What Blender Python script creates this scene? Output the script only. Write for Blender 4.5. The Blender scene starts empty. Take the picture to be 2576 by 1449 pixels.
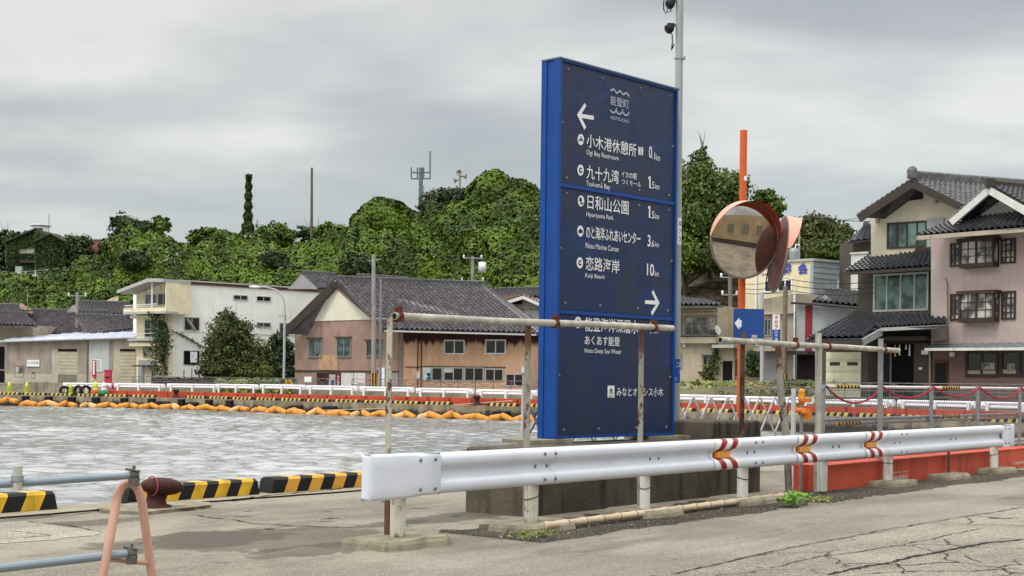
import bpy, math, random
import numpy as np
from mathutils import Vector
random.seed(7); RNG = np.random.default_rng(11)
SC = bpy.context.scene
COL = SC.collection
R = math.radians
# ---------------------------------------------------------------- camera
F, CX, CY, TH, EYE = 3506.0, 1288.0, 959.0, 0.0122, 1.4      # photo measured on a 2576 x 1449 grid
cd = bpy.data.cameras.new('Camera'); cam = bpy.data.objects.new('Camera', cd); COL.objects.link(cam)
cd.sensor_width = 36; cd.lens = 36*F/2576; cd.shift_y = (CY-724.5)/2576
cd.clip_start = 0.1; cd.clip_end = 8000
cam.location = (0, 0, EYE); cam.rotation_euler = (math.pi/2, -TH, 0)
SC.camera = cam
# ---------------------------------------------------------------- world: overcast sky
SUN_EL, SUN_AZ = R(56), R(215)          # azimuth measured from +Y clockwise
w = bpy.data.worlds.new('World'); SC.world = w; w.use_nodes = True
nt = w.node_tree; nt.nodes.clear()
def N(t, **k):
    n = nt.nodes.new(t)
    for a, b in k.items(): setattr(n, a, b)
    return n
L = lambda a, b: nt.links.new(a, b)
out = N('ShaderNodeOutputWorld'); add = N('ShaderNodeAddShader')
sky = N('ShaderNodeTexSky', sky_type='NISHITA', sun_disc=False)
sky.sun_elevation = SUN_EL; sky.sun_rotation = SUN_AZ
bg1 = N('ShaderNodeBackground'); bg1.inputs[1].default_value = 0.05
L(sky.outputs[0], bg1.inputs[0])
tc = N('ShaderNodeTexCoord'); sep = N('ShaderNodeSeparateXYZ'); L(tc.outputs['Generated'], sep.inputs[0])
def MATH(op, a, b=None, clamp=False):
    n = N('ShaderNodeMath', operation=op); n.use_clamp = clamp
    for i, x in enumerate((a, b)):
        if x is None: continue
        if isinstance(x, (int, float)): n.inputs[i].default_value = x
        else: L(x, n.inputs[i])
    return n.outputs[0]
zc = MATH('MAXIMUM', sep.outputs[2], 0.0)
den = MATH('ADD', zc, 0.22)
cmb = N('ShaderNodeCombineXYZ')
L(MATH('DIVIDE', sep.outputs[0], den), cmb.inputs[0]); L(MATH('DIVIDE', sep.outputs[1], den), cmb.inputs[1])
def noise(sc, det, rough, dist, off):
    mp = N('ShaderNodeMapping'); mp.inputs['Location'].default_value = off; mp.inputs['Scale'].default_value = (.75, 1.0, 1)
    L(cmb.outputs[0], mp.inputs[0])
    n = N('ShaderNodeTexNoise'); n.inputs['Scale'].default_value = sc; n.inputs['Detail'].default_value = det
    n.inputs['Roughness'].default_value = rough; n.inputs['Distortion'].default_value = dist
    L(mp.outputs[0], n.inputs['Vector']); return n.outputs[0]
n1 = noise(1.25, 4, .45, .25, (7.3, .7, 0)); n2 = noise(3.4, 4, .5, .3, (1.3, 5.2, 2))
nn = MATH('ADD', MATH('MULTIPLY', n1, .78), MATH('MULTIPLY', n2, .22))
cr = N('ShaderNodeValToRGB'); L(nn, cr.inputs[0])
e = cr.color_ramp.elements
e[0].position = .36; e[0].color = (.285, .266, .23, 1); e[1].position = .62; e[1].color = (.66, .62, .53, 1)
m_ = e.new(.5); m_.color = (.395, .368, .318, 1)
# pale bluish band low over the horizon
hz = N('ShaderNodeMapRange'); hz.inputs['From Min'].default_value = 0.0; hz.inputs['From Max'].default_value = .15
hz.inputs['To Min'].default_value = .9; hz.inputs['To Max'].default_value = 0; L(sep.outputs[2], hz.inputs[0])
mx = N('ShaderNodeMix', data_type='RGBA'); L(hz.outputs[0], mx.inputs[0]); L(cr.outputs[0], mx.inputs[6]); mx.inputs[7].default_value = (.39, .388, .385, 1)
# overcast: brighter towards the zenith
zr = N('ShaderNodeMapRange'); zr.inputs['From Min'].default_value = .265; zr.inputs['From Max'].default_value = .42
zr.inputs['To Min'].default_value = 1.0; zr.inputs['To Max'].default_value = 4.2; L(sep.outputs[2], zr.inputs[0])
z2 = N('ShaderNodeMapRange'); z2.inputs['From Min'].default_value = .265; z2.inputs['From Max'].default_value = .36; L(sep.outputs[2], z2.inputs[0])
mx2 = N('ShaderNodeMix', data_type='RGBA'); L(z2.outputs[0], mx2.inputs[0]); L(mx.outputs[2], mx2.inputs[6])
hi = N('ShaderNodeMix', data_type='RGBA', blend_type='MULTIPLY'); hi.inputs[0].default_value = 1; L(mx.outputs[2], hi.inputs[6]); hi.inputs[7].default_value = (.97, 1.02, 1.14, 1); L(hi.outputs[2], mx2.inputs[7])
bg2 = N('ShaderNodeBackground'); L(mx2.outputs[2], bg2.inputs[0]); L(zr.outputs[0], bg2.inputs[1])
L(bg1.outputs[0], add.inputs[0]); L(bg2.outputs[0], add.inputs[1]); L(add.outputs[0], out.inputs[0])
# sun veiled by cloud
sd = bpy.data.lights.new('Sun', 'SUN'); sd.energy = 1.4; sd.angle = R(14); sd.color = (1, .96, .9)
so = bpy.data.objects.new('Sun', sd); COL.objects.link(so)
sv = Vector((math.sin(SUN_AZ)*math.cos(SUN_EL), math.cos(SUN_AZ)*math.cos(SUN_EL), math.sin(SUN_EL)))
so.rotation_euler = sv.to_track_quat('Z', 'Y').to_euler(); so.location = (0, 0, 60)
SC.view_settings.view_transform = 'Standard'; SC.view_settings.look = 'None'
SC.view_settings.exposure = 0.0; SC.view_settings.gamma = 1.0
SC.cycles.max_bounces = 6; SC.cycles.diffuse_bounces = 3; SC.cycles.glossy_bounces = 3
SC.cycles.use_denoising = True
# ---------------------------------------------------------------- measuring helpers: pixel of the survey photo -> metres in the scene
CT, ST = math.cos(TH), math.sin(TH)
def ray(x, y):
    a = (x-CX)/F; b = (CY-y)/F
    return a*CT-b*ST, a*ST+b*CT
def at(x, y, d):
    wx, wz = ray(x, y); return Vector((wx*d, d, EYE+wz*d))
def gnd(x, y, z=0.0):
    wx, wz = ray(x, y); d = (z-EYE)/wz
    return Vector((wx*d, d, z))
class Wall:
    """upright plane through two plan points; n faces the camera"""
    def __init__(s, p0, p1):
        s.p0 = Vector((p0[0], p0[1])); s.e = (Vector((p1[0], p1[1]))-s.p0); s.len = s.e.length; s.e.normalize()
        s.n = Vector((s.e.y, -s.e.x))
        if s.n.dot(-s.p0) < 0: s.n = -s.n
    def uv(s, x, y):
        wx, wz = ray(x, y); r = Vector((wx, 1)); t = s.p0.dot(s.n)/r.dot(s.n)
        return (r*t-s.p0).dot(s.e), EYE+wz*t
    def pt(s, a, z, o=0.0):
        q = s.p0+s.e*a+s.n*o; return Vector((q.x, q.y, z))
    def rect(s, x0, y0, x1, y1):
        a, b = s.uv(x0, y0), s.uv(x1, y0); c, d = s.uv(x0, y1), s.uv(x1, y1)
        return (a[0]+c[0])/2, (b[0]+d[0])/2, (c[1]+d[1])/2, (a[1]+b[1])/2
def PW(xa, da, xb, db):
    return Wall(((xa-CX)/F*da, da), ((xb-CX)/F*db, db))
# ---------------------------------------------------------------- mesh builder
class MB:
    def __init__(s): s.v = []; s.f = []; s.m = []; s.s = []
    def add(s, vs, fs, m=0, sm=False):
        k = len(s.v); s.v += [tuple(v) for v in vs]
        for f in fs: s.f.append(tuple(i+k for i in f)); s.m.append(m); s.s.append(sm)
        return s
    def hexa(s, p, m=0):    # p: 4 bottom, 4 top, same order
        return s.add(p, [(3, 2, 1, 0), (4, 5, 6, 7), (0, 1, 5, 4), (1, 2, 6, 5), (2, 3, 7, 6), (3, 0, 4, 7)], m)
    def box(s, c, h, ex=(1, 0, 0), ey=(0, 1, 0), ez=(0, 0, 1), m=0):
        c, ex, ey, ez = Vector(c), Vector(ex)*h[0], Vector(ey)*h[1], Vector(ez)*h[2]
        return s.hexa([c-ex-ey-ez, c+ex-ey-ez, c+ex+ey-ez, c-ex+ey-ez, c-ex-ey+ez, c+ex-ey+ez, c+ex+ey+ez, c-ex+ey+ez], m)
    def wbox(s, W, a0, a1, z0, z1, o0, o1, m=0):
        return s.hexa([W.pt(a0, z0, o1), W.pt(a1, z0, o1), W.pt(a1, z0, o0), W.pt(a0, z0, o0), W.pt(a0, z1, o1), W.pt(a1, z1, o1), W.pt(a1, z1, o0), W.pt(a0, z1, o0)], m)
    def prism(s, pts, vec, m=0, m2=None):
        n = len(pts); vec = Vector(vec); a = [Vector(p) for p in pts]; b = [p+vec for p in a]
        s.add(a+b, [tuple(range(n-1, -1, -1)), tuple(range(n, 2*n))], m)
        return s.add(a+b, [(i, (i+1) % n, n+(i+1) % n, n+i) for i in range(n)], m if m2 is None else m2)
    def wprism(s, W, pts, o0, o1, m=0):     # pts in (a,z)
        d = W.n*(o1-o0)
        return s.prism([W.pt(a, z, o0) for a, z in pts], (d.x, d.y, 0), m)
    def tube(s, pts, r, n=8, m=0, cap=True, sm=True):
        pts = [Vector(p) for p in pts]; K = len(pts); rs = r if isinstance(r, (list, tuple)) else [r]*K
        t0 = (pts[1]-pts[0]).normalized()
        up = Vector((0, 0, 1)) if abs(t0.z) < .9 else Vector((0, 1, 0))
        x = t0.cross(up).normalized(); vs = []
        for i in range(K):
            t = (pts[min(i+1, K-1)]-pts[max(i-1, 0)]).normalized()
            x = (x-t*x.dot(t)); x.normalize(); y = t.cross(x)
            for j in range(n):
                a = 2*math.pi*j/n; vs.append(pts[i]+(x*math.cos(a)+y*math.sin(a))*rs[i])
        fs = [(i*n+j, i*n+(j+1) % n, (i+1)*n+(j+1) % n, (i+1)*n+j) for i in range(K-1) for j in range(n)]
        s.add(vs, fs, m, sm)
        if cap: s.add(vs, [tuple(range(n-1, -1, -1)), tuple(range((K-1)*n, K*n))], m)
        return s
    def lathe(s, prof, c, ax=(0, 0, 1), n=16, m=0, sm=True):
        c, ax = Vector(c), Vector(ax).normalized()
        x = ax.cross(Vector((0, 0, 1)) if abs(ax.z) < .9 else Vector((0, 1, 0))).normalized(); y = ax.cross(x)
        vs = [c+ax*h+(x*math.cos(2*math.pi*j/n)+y*math.sin(2*math.pi*j/n))*r for r, h in prof for j in range(n)]
        K = len(prof)
        return s.add(vs, [(i*n+j, i*n+(j+1) % n, (i+1)*n+(j+1) % n, (i+1)*n+j) for i in range(K-1) for j in range(n)], m, sm)
    def grid(s, P, m=0, sm=True):
        nu, nv = len(P), len(P[0]); vs = [p for r in P for p in r]
        return s.add(vs, [(i*nv+j, i*nv+j+1, (i+1)*nv+j+1, (i+1)*nv+j) for i in range(nu-1) for j in range(nv-1)], m, sm)
    def poly(s, pts, m=0):
        return s.add(pts, [tuple(range(len(pts)))], m)
    def mesh(s, name, mats, off=(0, 0, 0)):
        me = bpy.data.meshes.new(name); o = Vector(off)
        me.from_pydata([(v[0]-o.x, v[1]-o.y, v[2]-o.z) for v in s.v], [], s.f)
        for q in (mats if isinstance(mats, (list, tuple)) else [mats]): me.materials.append(q)
        me.polygons.foreach_set('material_index', s.m); me.polygons.foreach_set('use_smooth', s.s)
        me.update(); return me
ORI = {}
def tag(o, label=None, cat=None, group=None, kind=None):
    if label: o['label'] = label
    if cat: o['category'] = cat
    if group: o['group'] = group
    if kind: o['kind'] = kind
    return o
def thing(name, label, cat, loc=(0, 0, 0), group=None, rz=0.0):
    o = bpy.data.objects.new(name, None); COL.objects.link(o); o.location = loc; o.rotation_euler.z = rz
    o.empty_display_size = .2; ORI[o] = Vector(loc); return tag(o, label, cat, group)
def part(name, mb, mat, parent, label=None):
    off = ORI[parent]; o = bpy.data.objects.new(name, mb.mesh(name, mat, off)); COL.objects.link(o)
    o.parent = parent; ORI[o] = off
    if label: o['label'] = label
    return o
def single(name, mb, mat, label, cat, group=None, kind=None):
    a = np.array(mb.v); off = ((a[:, 0].min()+a[:, 0].max())/2, (a[:, 1].min()+a[:, 1].max())/2, a[:, 2].min())
    o = bpy.data.objects.new(name, mb.mesh(name, mat, off)); COL.objects.link(o); o.location = off; ORI[o] = Vector(off)
    return tag(o, label, cat, group, kind)
def struct(name, mb, mat, kind='structure'):
    o = bpy.data.objects.new(name, mb.mesh(name, mat)); COL.objects.link(o); o['kind'] = kind; return o
def copy_tree(o, parent=None):
    c = o.copy(); COL.objects.link(c)
    if parent is not None: c.parent = parent
    for ch in list(o.children): copy_tree(ch, c)
    return c
def place(o, loc, rz=0.0, label=None, group=None):
    o.location = loc; o.rotation_euler = (0, 0, rz)
    if label: o['label'] = label
    if group: o['group'] = group
    return o
# ---------------------------------------------------------------- materials
def lin(h):
    c = [int(h[i:i+2], 16)/255 for i in (0, 2, 4)]
    return tuple(x/12.92 if x <= .04045 else ((x+.055)/1.055)**2.4 for x in c)+(1,)
class NT:
    def __init__(s, m): s.t = m.node_tree
    def n(s, typ, ins=None, **k):
        q = s.t.nodes.new(typ)
        for a, b in k.items(): setattr(q, a, b)
        for i, x in (ins or {}).items():
            if hasattr(x, 'is_output'): s.t.links.new(x, q.inputs[i])
            else: q.inputs[i].default_value = x
        return q
    def math(s, op, a, b=0.0, clamp=False): return s.n('ShaderNodeMath', {0: a, 1: b}, operation=op, use_clamp=clamp).outputs[0]
    def noise(s, vec, sc, det=4, rough=.55, dist=0.0): return s.n('ShaderNodeTexNoise', {'Vector': vec, 'Scale': sc, 'Detail': det, 'Roughness': rough, 'Distortion': dist}).outputs[0]
    def mapping(s, vec, scale=(1, 1, 1), rot=(0, 0, 0), loc=(0, 0, 0)): return s.n('ShaderNodeMapping', {0: vec, 1: loc, 2: rot, 3: scale}).outputs[0]
    def step(s, x, a, b, t0=0.0, t1=1.0): return s.n('ShaderNodeMapRange', {0: x, 1: a, 2: b, 3: t0, 4: t1}, interpolation_type='SMOOTHSTEP').outputs[0]
    def mix(s, f, a, b, bl='MIX'): return s.n('ShaderNodeMix', {0: f, 6: a, 7: b}, data_type='RGBA', blend_type=bl).outputs[2]
def newmat(name):
    m = bpy.data.materials.new(name); m.use_nodes = True
    b = m.node_tree.nodes['Principled BSDF']; b.inputs['Specular IOR Level'].default_value = .3
    return m, NT(m), b
def setin(nt_, b, name, x):
    if hasattr(x, 'is_output'): nt_.t.links.new(x, b.inputs[name])
    else: b.inputs[name].default_value = x
def M(name, col, rough=.8, var=.18, sc=3.0, bump=0.0, bsc=40.0, metal=0.0, stain=None, samt=.5, ssc=1.0, spec=.3, rustz=None, rust=None, ramt=.55, rsc=5.0, coat=0.0):
    """plain worn surface: mottled colour, optional vertical stains, optional rust blotches, optional bump"""
    m, t, b = newmat(name); c = lin(col) if isinstance(col, str) else tuple(col)+(1,)*(4-len(col))
    P = t.n('ShaderNodeTexCoord').outputs['Object']
    f = t.noise(P, sc, 5, .6)
    lo = tuple(x*(1-var) for x in c[:3])+(1,); hi = tuple(min(1, x*(1+var)) for x in c[:3])+(1,)
    k = t.mix(t.step(f, .3, .7), lo, hi)
    if stain:
        q = t.noise(t.mapping(P, (3.0*ssc, 3.0*ssc, .35*ssc)), 1.0, 6, .65)
        k = t.mix(t.step(q, .5, .72, 0, samt), k, lin(stain) if isinstance(stain, str) else stain)
    if rust:
        q = t.noise(P, rsc, 6, .65, .4)
        k = t.mix(t.step(q, ramt, ramt+.08), k, t.mix(t.noise(P, rsc*6, 4), lin('3a1c12'), lin(rust)))
    if rustz:       # rust creeping along given heights above the object's own foot
        z = t.n('ShaderNodeSeparateXYZ', {0: P}).outputs[2]; zn = t.math('ADD', z, t.math('MULTIPLY', t.math('SUBTRACT', t.noise(t.mapping(P, (14, 14, 4)), 1.0, 5, .7), .5), .55))
        rc = t.mix(t.noise(P, 30, 4), lin('33180f'), lin('6e3d22'))
        for za, zb in rustz: k = t.mix(t.step(zn, za, zb, 0, .92), k, rc)
    setin(t, b, 'Base Color', k); b.inputs['Roughness'].default_value = rough; b.inputs['Metallic'].default_value = metal
    b.inputs['Specular IOR Level'].default_value = spec
    if coat: b.inputs['Coat Weight'].default_value = coat
    if bump:
        h = t.noise(P, bsc, 4, .6); bn = t.n('ShaderNodeBump', {'Height': h, 'Strength': bump, 'Distance': .02}); setin(t, b, 'Normal', bn.outputs[0])
    return m
def glass(name, col='1b2226', rough=.08, mixc=None, sc=2.0):
    m, t, b = newmat(name); c = lin(col)
    if mixc:
        P = t.n('ShaderNodeTexCoord').outputs['Object']
        setin(t, b, 'Base Color', t.mix(t.step(t.noise(P, sc, 2), .4, .6), c, lin(mixc)))
    else: b.inputs['Base Color'].default_value = c
    b.inputs['Roughness'].default_value = rough; b.inputs['Specular IOR Level'].default_value = .5
    return m
def ribbed(name, col, axis='x', pitch=.15, rough=.6, dark=.75, stain=None, samt=.6, bump=.5, var=.12, rusttop=None):
    """profiled sheet metal: ribs along one direction of the object's own axes"""
    m, t, b = newmat(name); c = lin(col)
    P = t.n('ShaderNodeTexCoord').outputs['Object']
    sp = t.n('ShaderNodeSeparateXYZ', {0: P})
    ax = {'x': sp.outputs[0], 'y': sp.outputs[1], 'z': sp.outputs[2]}[axis]
    wv = t.math('SINE', t.math('MULTIPLY', ax, 2*math.pi/pitch))
    h = t.math('ADD', t.math('MULTIPLY', wv, .5), .5)
    k = t.mix(t.step(t.noise(P, 1.3, 5, .6), .3, .7), tuple(x*(1-var) for x in c[:3])+(1,), tuple(x*(1+var) for x in c[:3])+(1,))
    k = t.mix(t.step(h, 0, .35, 1-dark, 0), k, tuple(x*.5 for x in c[:3])+(1,))  # shade in the grooves between ribs, painted into the colour
    if stain:
        q = t.noise(t.mapping(P, (2.2, 2.2, .3)), 1.0, 6, .65)
        k = t.mix(t.step(q, .52, .74, 0, samt), k, lin(stain))
    if rusttop:
        z0, z1, rc = rusttop
        q = t.math('ADD', sp.outputs[2], t.math('MULTIPLY', t.noise(t.mapping(P, (5, 5, .25)), 1.0, 5, .7), 1.5))
        k = t.mix(t.step(q, z0, z1), k, t.mix(t.noise(P, 5, 4), lin(rc), lin('2e1a16')))
    setin(t, b, 'Base Color', k); b.inputs['Roughness'].default_value = rough
    bn = t.n('ShaderNodeBump', {'Height': h, 'Strength': bump, 'Distance': .03}); setin(t, b, 'Normal', bn.outputs[0])
    return m
# ================================================================ SETTING
GP = gnd(1000, 1372); GQ = gnd(2500, 1188)
U = Vector((GQ.x-GP.x, GQ.y-GP.y)).normalized(); NR = Vector((U.y, -U.x))      # along the road; towards the road
def GU(s, o, z=0.0):
    q = Vector((GP.x, GP.y))+U*s+NR*o; return Vector((q.x, q.y, z))
def gso(x, y, z=0.0):
    p = gnd(x, y, z); d = Vector((p.x-GP.x, p.y-GP.y)); return d.dot(U), d.dot(NR)
EDGE = -4.85; WZ = -.75
ex, ez = (U.x, U.y, 0), (0, 0, 1); ey = (-NR.x, -NR.y, 0)
RZ = math.atan2(U.y, U.x)
# --- water: real wind chop in the basin, finer ripple in the surface
def water_mat():
    m, t, b = newmat('harbour_water'); P = t.n('ShaderNodeTexCoord').outputs['Object']
    q = t.mapping(P, (1.0, 1.3, 1), (0, 0, .35))
    a = t.noise(q, 3.2, 4, .6, .8); d = t.noise(q, 9.0, 3, .6, .4)
    h = t.math('ADD', t.math('MULTIPLY', a, .7), t.math('MULTIPLY', d, .3))
    bn = t.n('ShaderNodeBump', {'Height': h, 'Strength': 1.0, 'Distance': .05}); setin(t, b, 'Normal', bn.outputs[0])
    setin(t, b, 'Base Color', t.mix(t.step(t.noise(P, .12, 3), .4, .6), (.10, .115, .105, 1), (.15, .165, .155, 1))); b.inputs['Roughness'].default_value = .06
    b.inputs['IOR'].default_value = 3.4; b.inputs['Specular IOR Level'].default_value = .5
    return m
m_water = water_mat()
mb = MB(); mb.poly([(-900, -300, WZ-.35), (600, -300, WZ-.35), (600, 900, WZ-.35), (-900, 900, WZ-.35)])
def chop(X, Y):
    r = np.random.default_rng(4); Z = np.zeros_like(X); sx = np.zeros_like(X)
    for i in range(44):
        lam = .38*(4.6**r.random()); k = 2*math.pi/lam; th_ = -1.15+r.normal()*.55; amp = .046/k
        ph = k*(X*math.cos(th_)+Y*math.sin(th_))+r.uniform(0, 6.28)+.8*np.sin(.23*X+.31*Y+i); Z += amp*np.sin(ph)
    g = .75+.35*np.sin(.13*X+.21*Y+1)*np.sin(.19*X-.11*Y)
    return Z*g
ys = [8.0]
while ys[-1] < 112: ys.append(ys[-1]+max(.10, .0022*ys[-1]*1.15))
ys = np.array(ys); fx = np.linspace(-.5, .52, 560); GX = ys[:, None]*fx[None, :]; GY = np.repeat(ys[:, None], len(fx), 1); GZ = chop(GX, GY)+WZ
nv, nu = GX.shape; V = np.stack([GX, GY, GZ], -1).reshape(-1, 3); idx = np.arange(nv*nu).reshape(nv, nu); Fq = np.stack([idx[:-1, :-1], idx[:-1, 1:], idx[1:, 1:], idx[1:, :-1]], -1).reshape(-1)
me = bpy.data.meshes.new('water'); me.vertices.add(len(V)); me.vertices.foreach_set('co', V.reshape(-1)); me.loops.add(len(Fq)); me.loops.foreach_set('vertex_index', Fq.astype(np.int32)); me.polygons.add(len(Fq)//4); me.polygons.foreach_set('loop_start', np.arange(0, len(Fq), 4, dtype=np.int32)); me.polygons.foreach_set('use_smooth', np.ones(len(Fq)//4, bool)); me.materials.append(m_water); me.update(calc_edges=True)
o = bpy.data.objects.new('water', me); COL.objects.link(o); o['kind'] = 'structure'
struct('water_far', mb, m_water)
# --- ground materials
def ground_mat(name, c1, c2, agg=.5, stains=True, cracks=0.0, fine=90.0, bumpk=.35, spots=()):
    m, t, b = newmat(name); P = t.n('ShaderNodeTexCoord').outputs['Object']
    P2 = t.mapping(P, (1, 1, 1), (0, 0, -RZ))
    big = t.noise(P2, .45, 5, .6, .3); mid = t.noise(t.mapping(P2, (.5, 2.2, 1)), 1.2, 6, .65, .3); fi = t.noise(P, fine, 3, .7)
    k = t.mix(t.step(t.math('ADD', t.math('MULTIPLY', big, .6), t.math('MULTIPLY', mid, .4)), .38, .62), lin(c1), lin(c2))
    k = t.mix(t.step(t.noise(P, 14.0, 4, .7), .35, .65, 0, .38), k, t.mix(.5, k, (.05, .046, .04, 1)))
    k = t.mix(t.step(fi, .35, .65, 0, agg), k, t.mix(.5, k, (.02, .019, .017, 1)))
    vor = t.n('ShaderNodeTexVoronoi', {'Vector': P, 'Scale': 45.0}, feature='F1')
    k = t.mix(t.step(vor.outputs['Distance'], .1, .34, agg*.75, 0), k, lin('cfc6b4'))
    if stains:
        q = t.noise(t.mapping(P2, (.35, 1.3, 1)), .9, 5, .55, .7)
        k = t.mix(t.step(q, .6, .68, 0, .42), k, lin('4b4740'))
        q2 = t.noise(t.mapping(P2, (1.2, 5.5, 1), loc=(4, 2, 0)), 1.3, 4, .6, .3)
        k = t.mix(t.step(q2, .66, .7, 0, .45), k, lin('3f3b35'))
    for x, y, rx, ry in spots:      # damp stains with ragged, soft outlines
        g = gnd(x, y); cx, cy = g.x*math.cos(RZ)+g.y*math.sin(RZ), -g.x*math.sin(RZ)+g.y*math.cos(RZ)
        q = t.n('ShaderNodeVectorMath', {0: t.mapping(P2, (1/rx, 1/ry, 0), loc=(-cx/rx, -cy/ry, 0))}, operation='LENGTH').outputs['Value']
        q = t.math('ADD', q, t.math('MULTIPLY', t.math('SUBTRACT', t.noise(P2, 1.6, 6, .65, .6), .5), 2.2))
        k = t.mix(t.step(q, .85, 1.05, .62, 0), k, lin('47423b'))
    h = fi
    if cracks:
        dn = t.n('ShaderNodeTexNoise', {'Vector': P, 'Scale': 2.2, 'Detail': 4.0})
        pv = t.n('ShaderNodeVectorMath', {0: P2, 1: t.n('ShaderNodeVectorMath', {0: dn.outputs['Color'], 'Scale': .45}, operation='SCALE').outputs[0]}, operation='ADD').outputs[0]
        v = t.n('ShaderNodeTexVoronoi', {'Vector': t.mapping(pv, (.8, 1.1, 1)), 'Scale': cracks}, feature='DISTANCE_TO_EDGE').outputs['Distance']
        gate = t.step(t.noise(P2, .8, 3), .42, .58)
        ln = t.math('MULTIPLY', t.step(v, .006, .02, 1, 0), gate)
        k = t.mix(t.math('MULTIPLY', ln, .85), k, lin('26231f'))
        h = t.math('SUBTRACT', fi, t.math('MULTIPLY', ln, 2.0))
    setin(t, b, 'Base Color', k); b.inputs['Roughness'].default_value = .9; b.inputs['Specular IOR Level'].default_value = .15
    bn = t.n('ShaderNodeBump', {'Height': h, 'Strength': bumpk, 'Distance': .012}); setin(t, b, 'Normal', bn.outputs[0])
    return m
m_quay = ground_mat('quay_surface', '7b7568', 'a09989', .75, spots=((480, 1360, 1.0, .55), (640, 1356, 1.2, .8), (800, 1384, .9, .3), (1150, 1300, .8, .35), (980, 1318, .5, .2), (200, 1318, .8, .25)))
m_road = ground_mat('road_band', '7e796e', '9b9588', .7, True, 0, 110)
m_coarse = ground_mat('coarse_asphalt', '857f73', 'a8a292', 1.0, False, 1.15, 42, .9)
m_cop = ground_mat('coping_concrete', '8e8674', 'a99f8a', .5)
m_dirt = ground_mat('roadside_dirt', '2f2a23', '4f483c', .9, False, 0, 60, .9)
m_far = ground_mat('far_ground', '7d776b', '928b7d', .3)
m_conc = M('quay_wall_concrete', '8b8373', .9, .25, 1.2, .5, 18, stain='2e2a22', samt=.8)
# near quay: one sheet with its own upright sea wall
mb = MB(); mb.poly([GU(-300, EDGE), GU(60, EDGE), GU(60, 400), GU(-300, 400)])
mb.add([GU(-300, EDGE, -4), GU(60, EDGE, -4), GU(60, EDGE, 0), GU(-300, EDGE, 0)], [(0, 1, 2, 3)], 1); struct('quay_ground', mb, [m_quay, m_conc])
def rough_strip(name, s0, s1, oa, ob, z, mat, wob=.03, step=.12, wa=True, wb=True, seed=1):
    rg = random.Random(seed); n = int((s1-s0)/step); P = []
    ja = jb = 0
    for i in range(n+1):
        s = s0+(s1-s0)*i/n; ja = ja*.8+rg.uniform(-wob, wob); jb = jb*.8+rg.uniform(-wob, wob)
        P.append([GU(s, oa+(ja if wa else 0), z), GU(s, ob+(jb if wb else 0), z)])
    mb = MB(); mb.grid(P, 0, False); return struct(name, mb, mat)
rough_strip('coping', -30, 40, EDGE+.002, EDGE+.62, .02, m_cop, .02, .1, False, True, 3)
rough_strip('road_band', -60, 200, .78, 2.62, .004, m_road, .05, .15, True, False, 5)
rough_strip('road', -60, 200, 2.6, 60, .008, m_coarse, .012, .1, True, False, 6)
rough_strip('roadside_dirt', 1.0, 15.2, -.36, .82, .003, m_dirt, .12, .1, True, True, 8)
m_crack = M('crack_shadow', '1f1c18', .95, .3, 8)
def crack(pts, wd, seed=0, z=.012, wob=.02):
    rg = random.Random(seed); P = []
    g = [gnd(*p) for p in pts]; tot = []
    for a, b in zip(g, g[1:]):
        k = max(2, int((b-a).length/.06))
        tot += [a.lerp(b, i/k) for i in range(k)]
    tot.append(g[-1]); j = 0
    for i, p in enumerate(tot):
        t = (tot[min(i+1, len(tot)-1)]-tot[max(i-1, 0)]).normalized(); nrm = Vector((-t.y, t.x, 0))
        j = j*.85+rg.uniform(-wob, wob); ww = wd*.72*rg.uniform(.25, 1.4)*(.3 if i in (0, len(tot)-1) else 1)
        c = p+nrm*j; P.append([(c.x+nrm.x*ww, c.y+nrm.y*ww, z), (c.x-nrm.x*ww, c.y-nrm.y*ww, z)])
    mb = MB(); mb.grid(P, 0, False); return struct('crack', mb, m_crack)
crack([(2080, 1449), (2228, 1418), (2326, 1400), (2392, 1385), (2480, 1371), (2576, 1360)], .035, 1)
crack([(1690, 1449), (1932, 1393), (2160, 1347), (2300, 1322), (2576, 1278)], .014, 2, .012, .008)
crack([(1930, 1432), (2060, 1406), (2250, 1380), (2420, 1342), (2470, 1331)], .01, 3)
crack([(2150, 1447), (2300, 1440), (2450, 1441), (2576, 1434)], .012, 4)
crack([(2250, 1420), (2275, 1447)], .01, 5); crack([(2420, 1398), (2470, 1418), (2576, 1416)], .008, 6)
crack([(480, 1295), (595, 1309), (644, 1318), (770, 1324), (906, 1330)], .02, 7, .006)
crack([(1019, 1333), (1085, 1335), (1150, 1339)], .01, 8, .006)
crack([(67, 1312), (175, 1322), (262, 1339)], .014, 9, .006); crack([(20, 1336), (120, 1348), (0, 1357)], .01, 10, .006)
crack([(0, 1309), (90, 1302), (175, 1294), (275, 1284), (300, 1283)], .03, 11, .026)
crack([(370, 1294), (440, 1287), (527, 1277)], .035, 12, .03); crack([(580, 1262), (644, 1254), (740, 1246), (831, 1236), (912, 1226)], .025, 13, .026)
rg = random.Random(5)
for i in range(26):
    x, y = rg.uniform(560, 1250), rg.uniform(1262, 1345)
    crack([(x, y), (x+rg.uniform(15, 60), y+rg.uniform(-3, 2))], rg.uniform(.008, .03), 40+i, .006)
def blob(name, px, mat, z, seed, k=5):
    rg = random.Random(seed); g = [gnd(*p) for p in px]; pts = []
    for a, b in zip(g, g[1:]+g[:1]):
        nn_ = max(3, int((b-a).length/.12))
        for i in range(nn_):
            q = a.lerp(b, i/nn_); pts.append((q.x+rg.uniform(-.05, .05), q.y+rg.uniform(-.05, .05), z))
    mb = MB(); mb.poly(pts); return struct(name, mb, mat)
m_patch = ground_mat('worn_patch', '948d80', 'b3ac9c', 1.0, False, 0, 38, .8)
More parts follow.
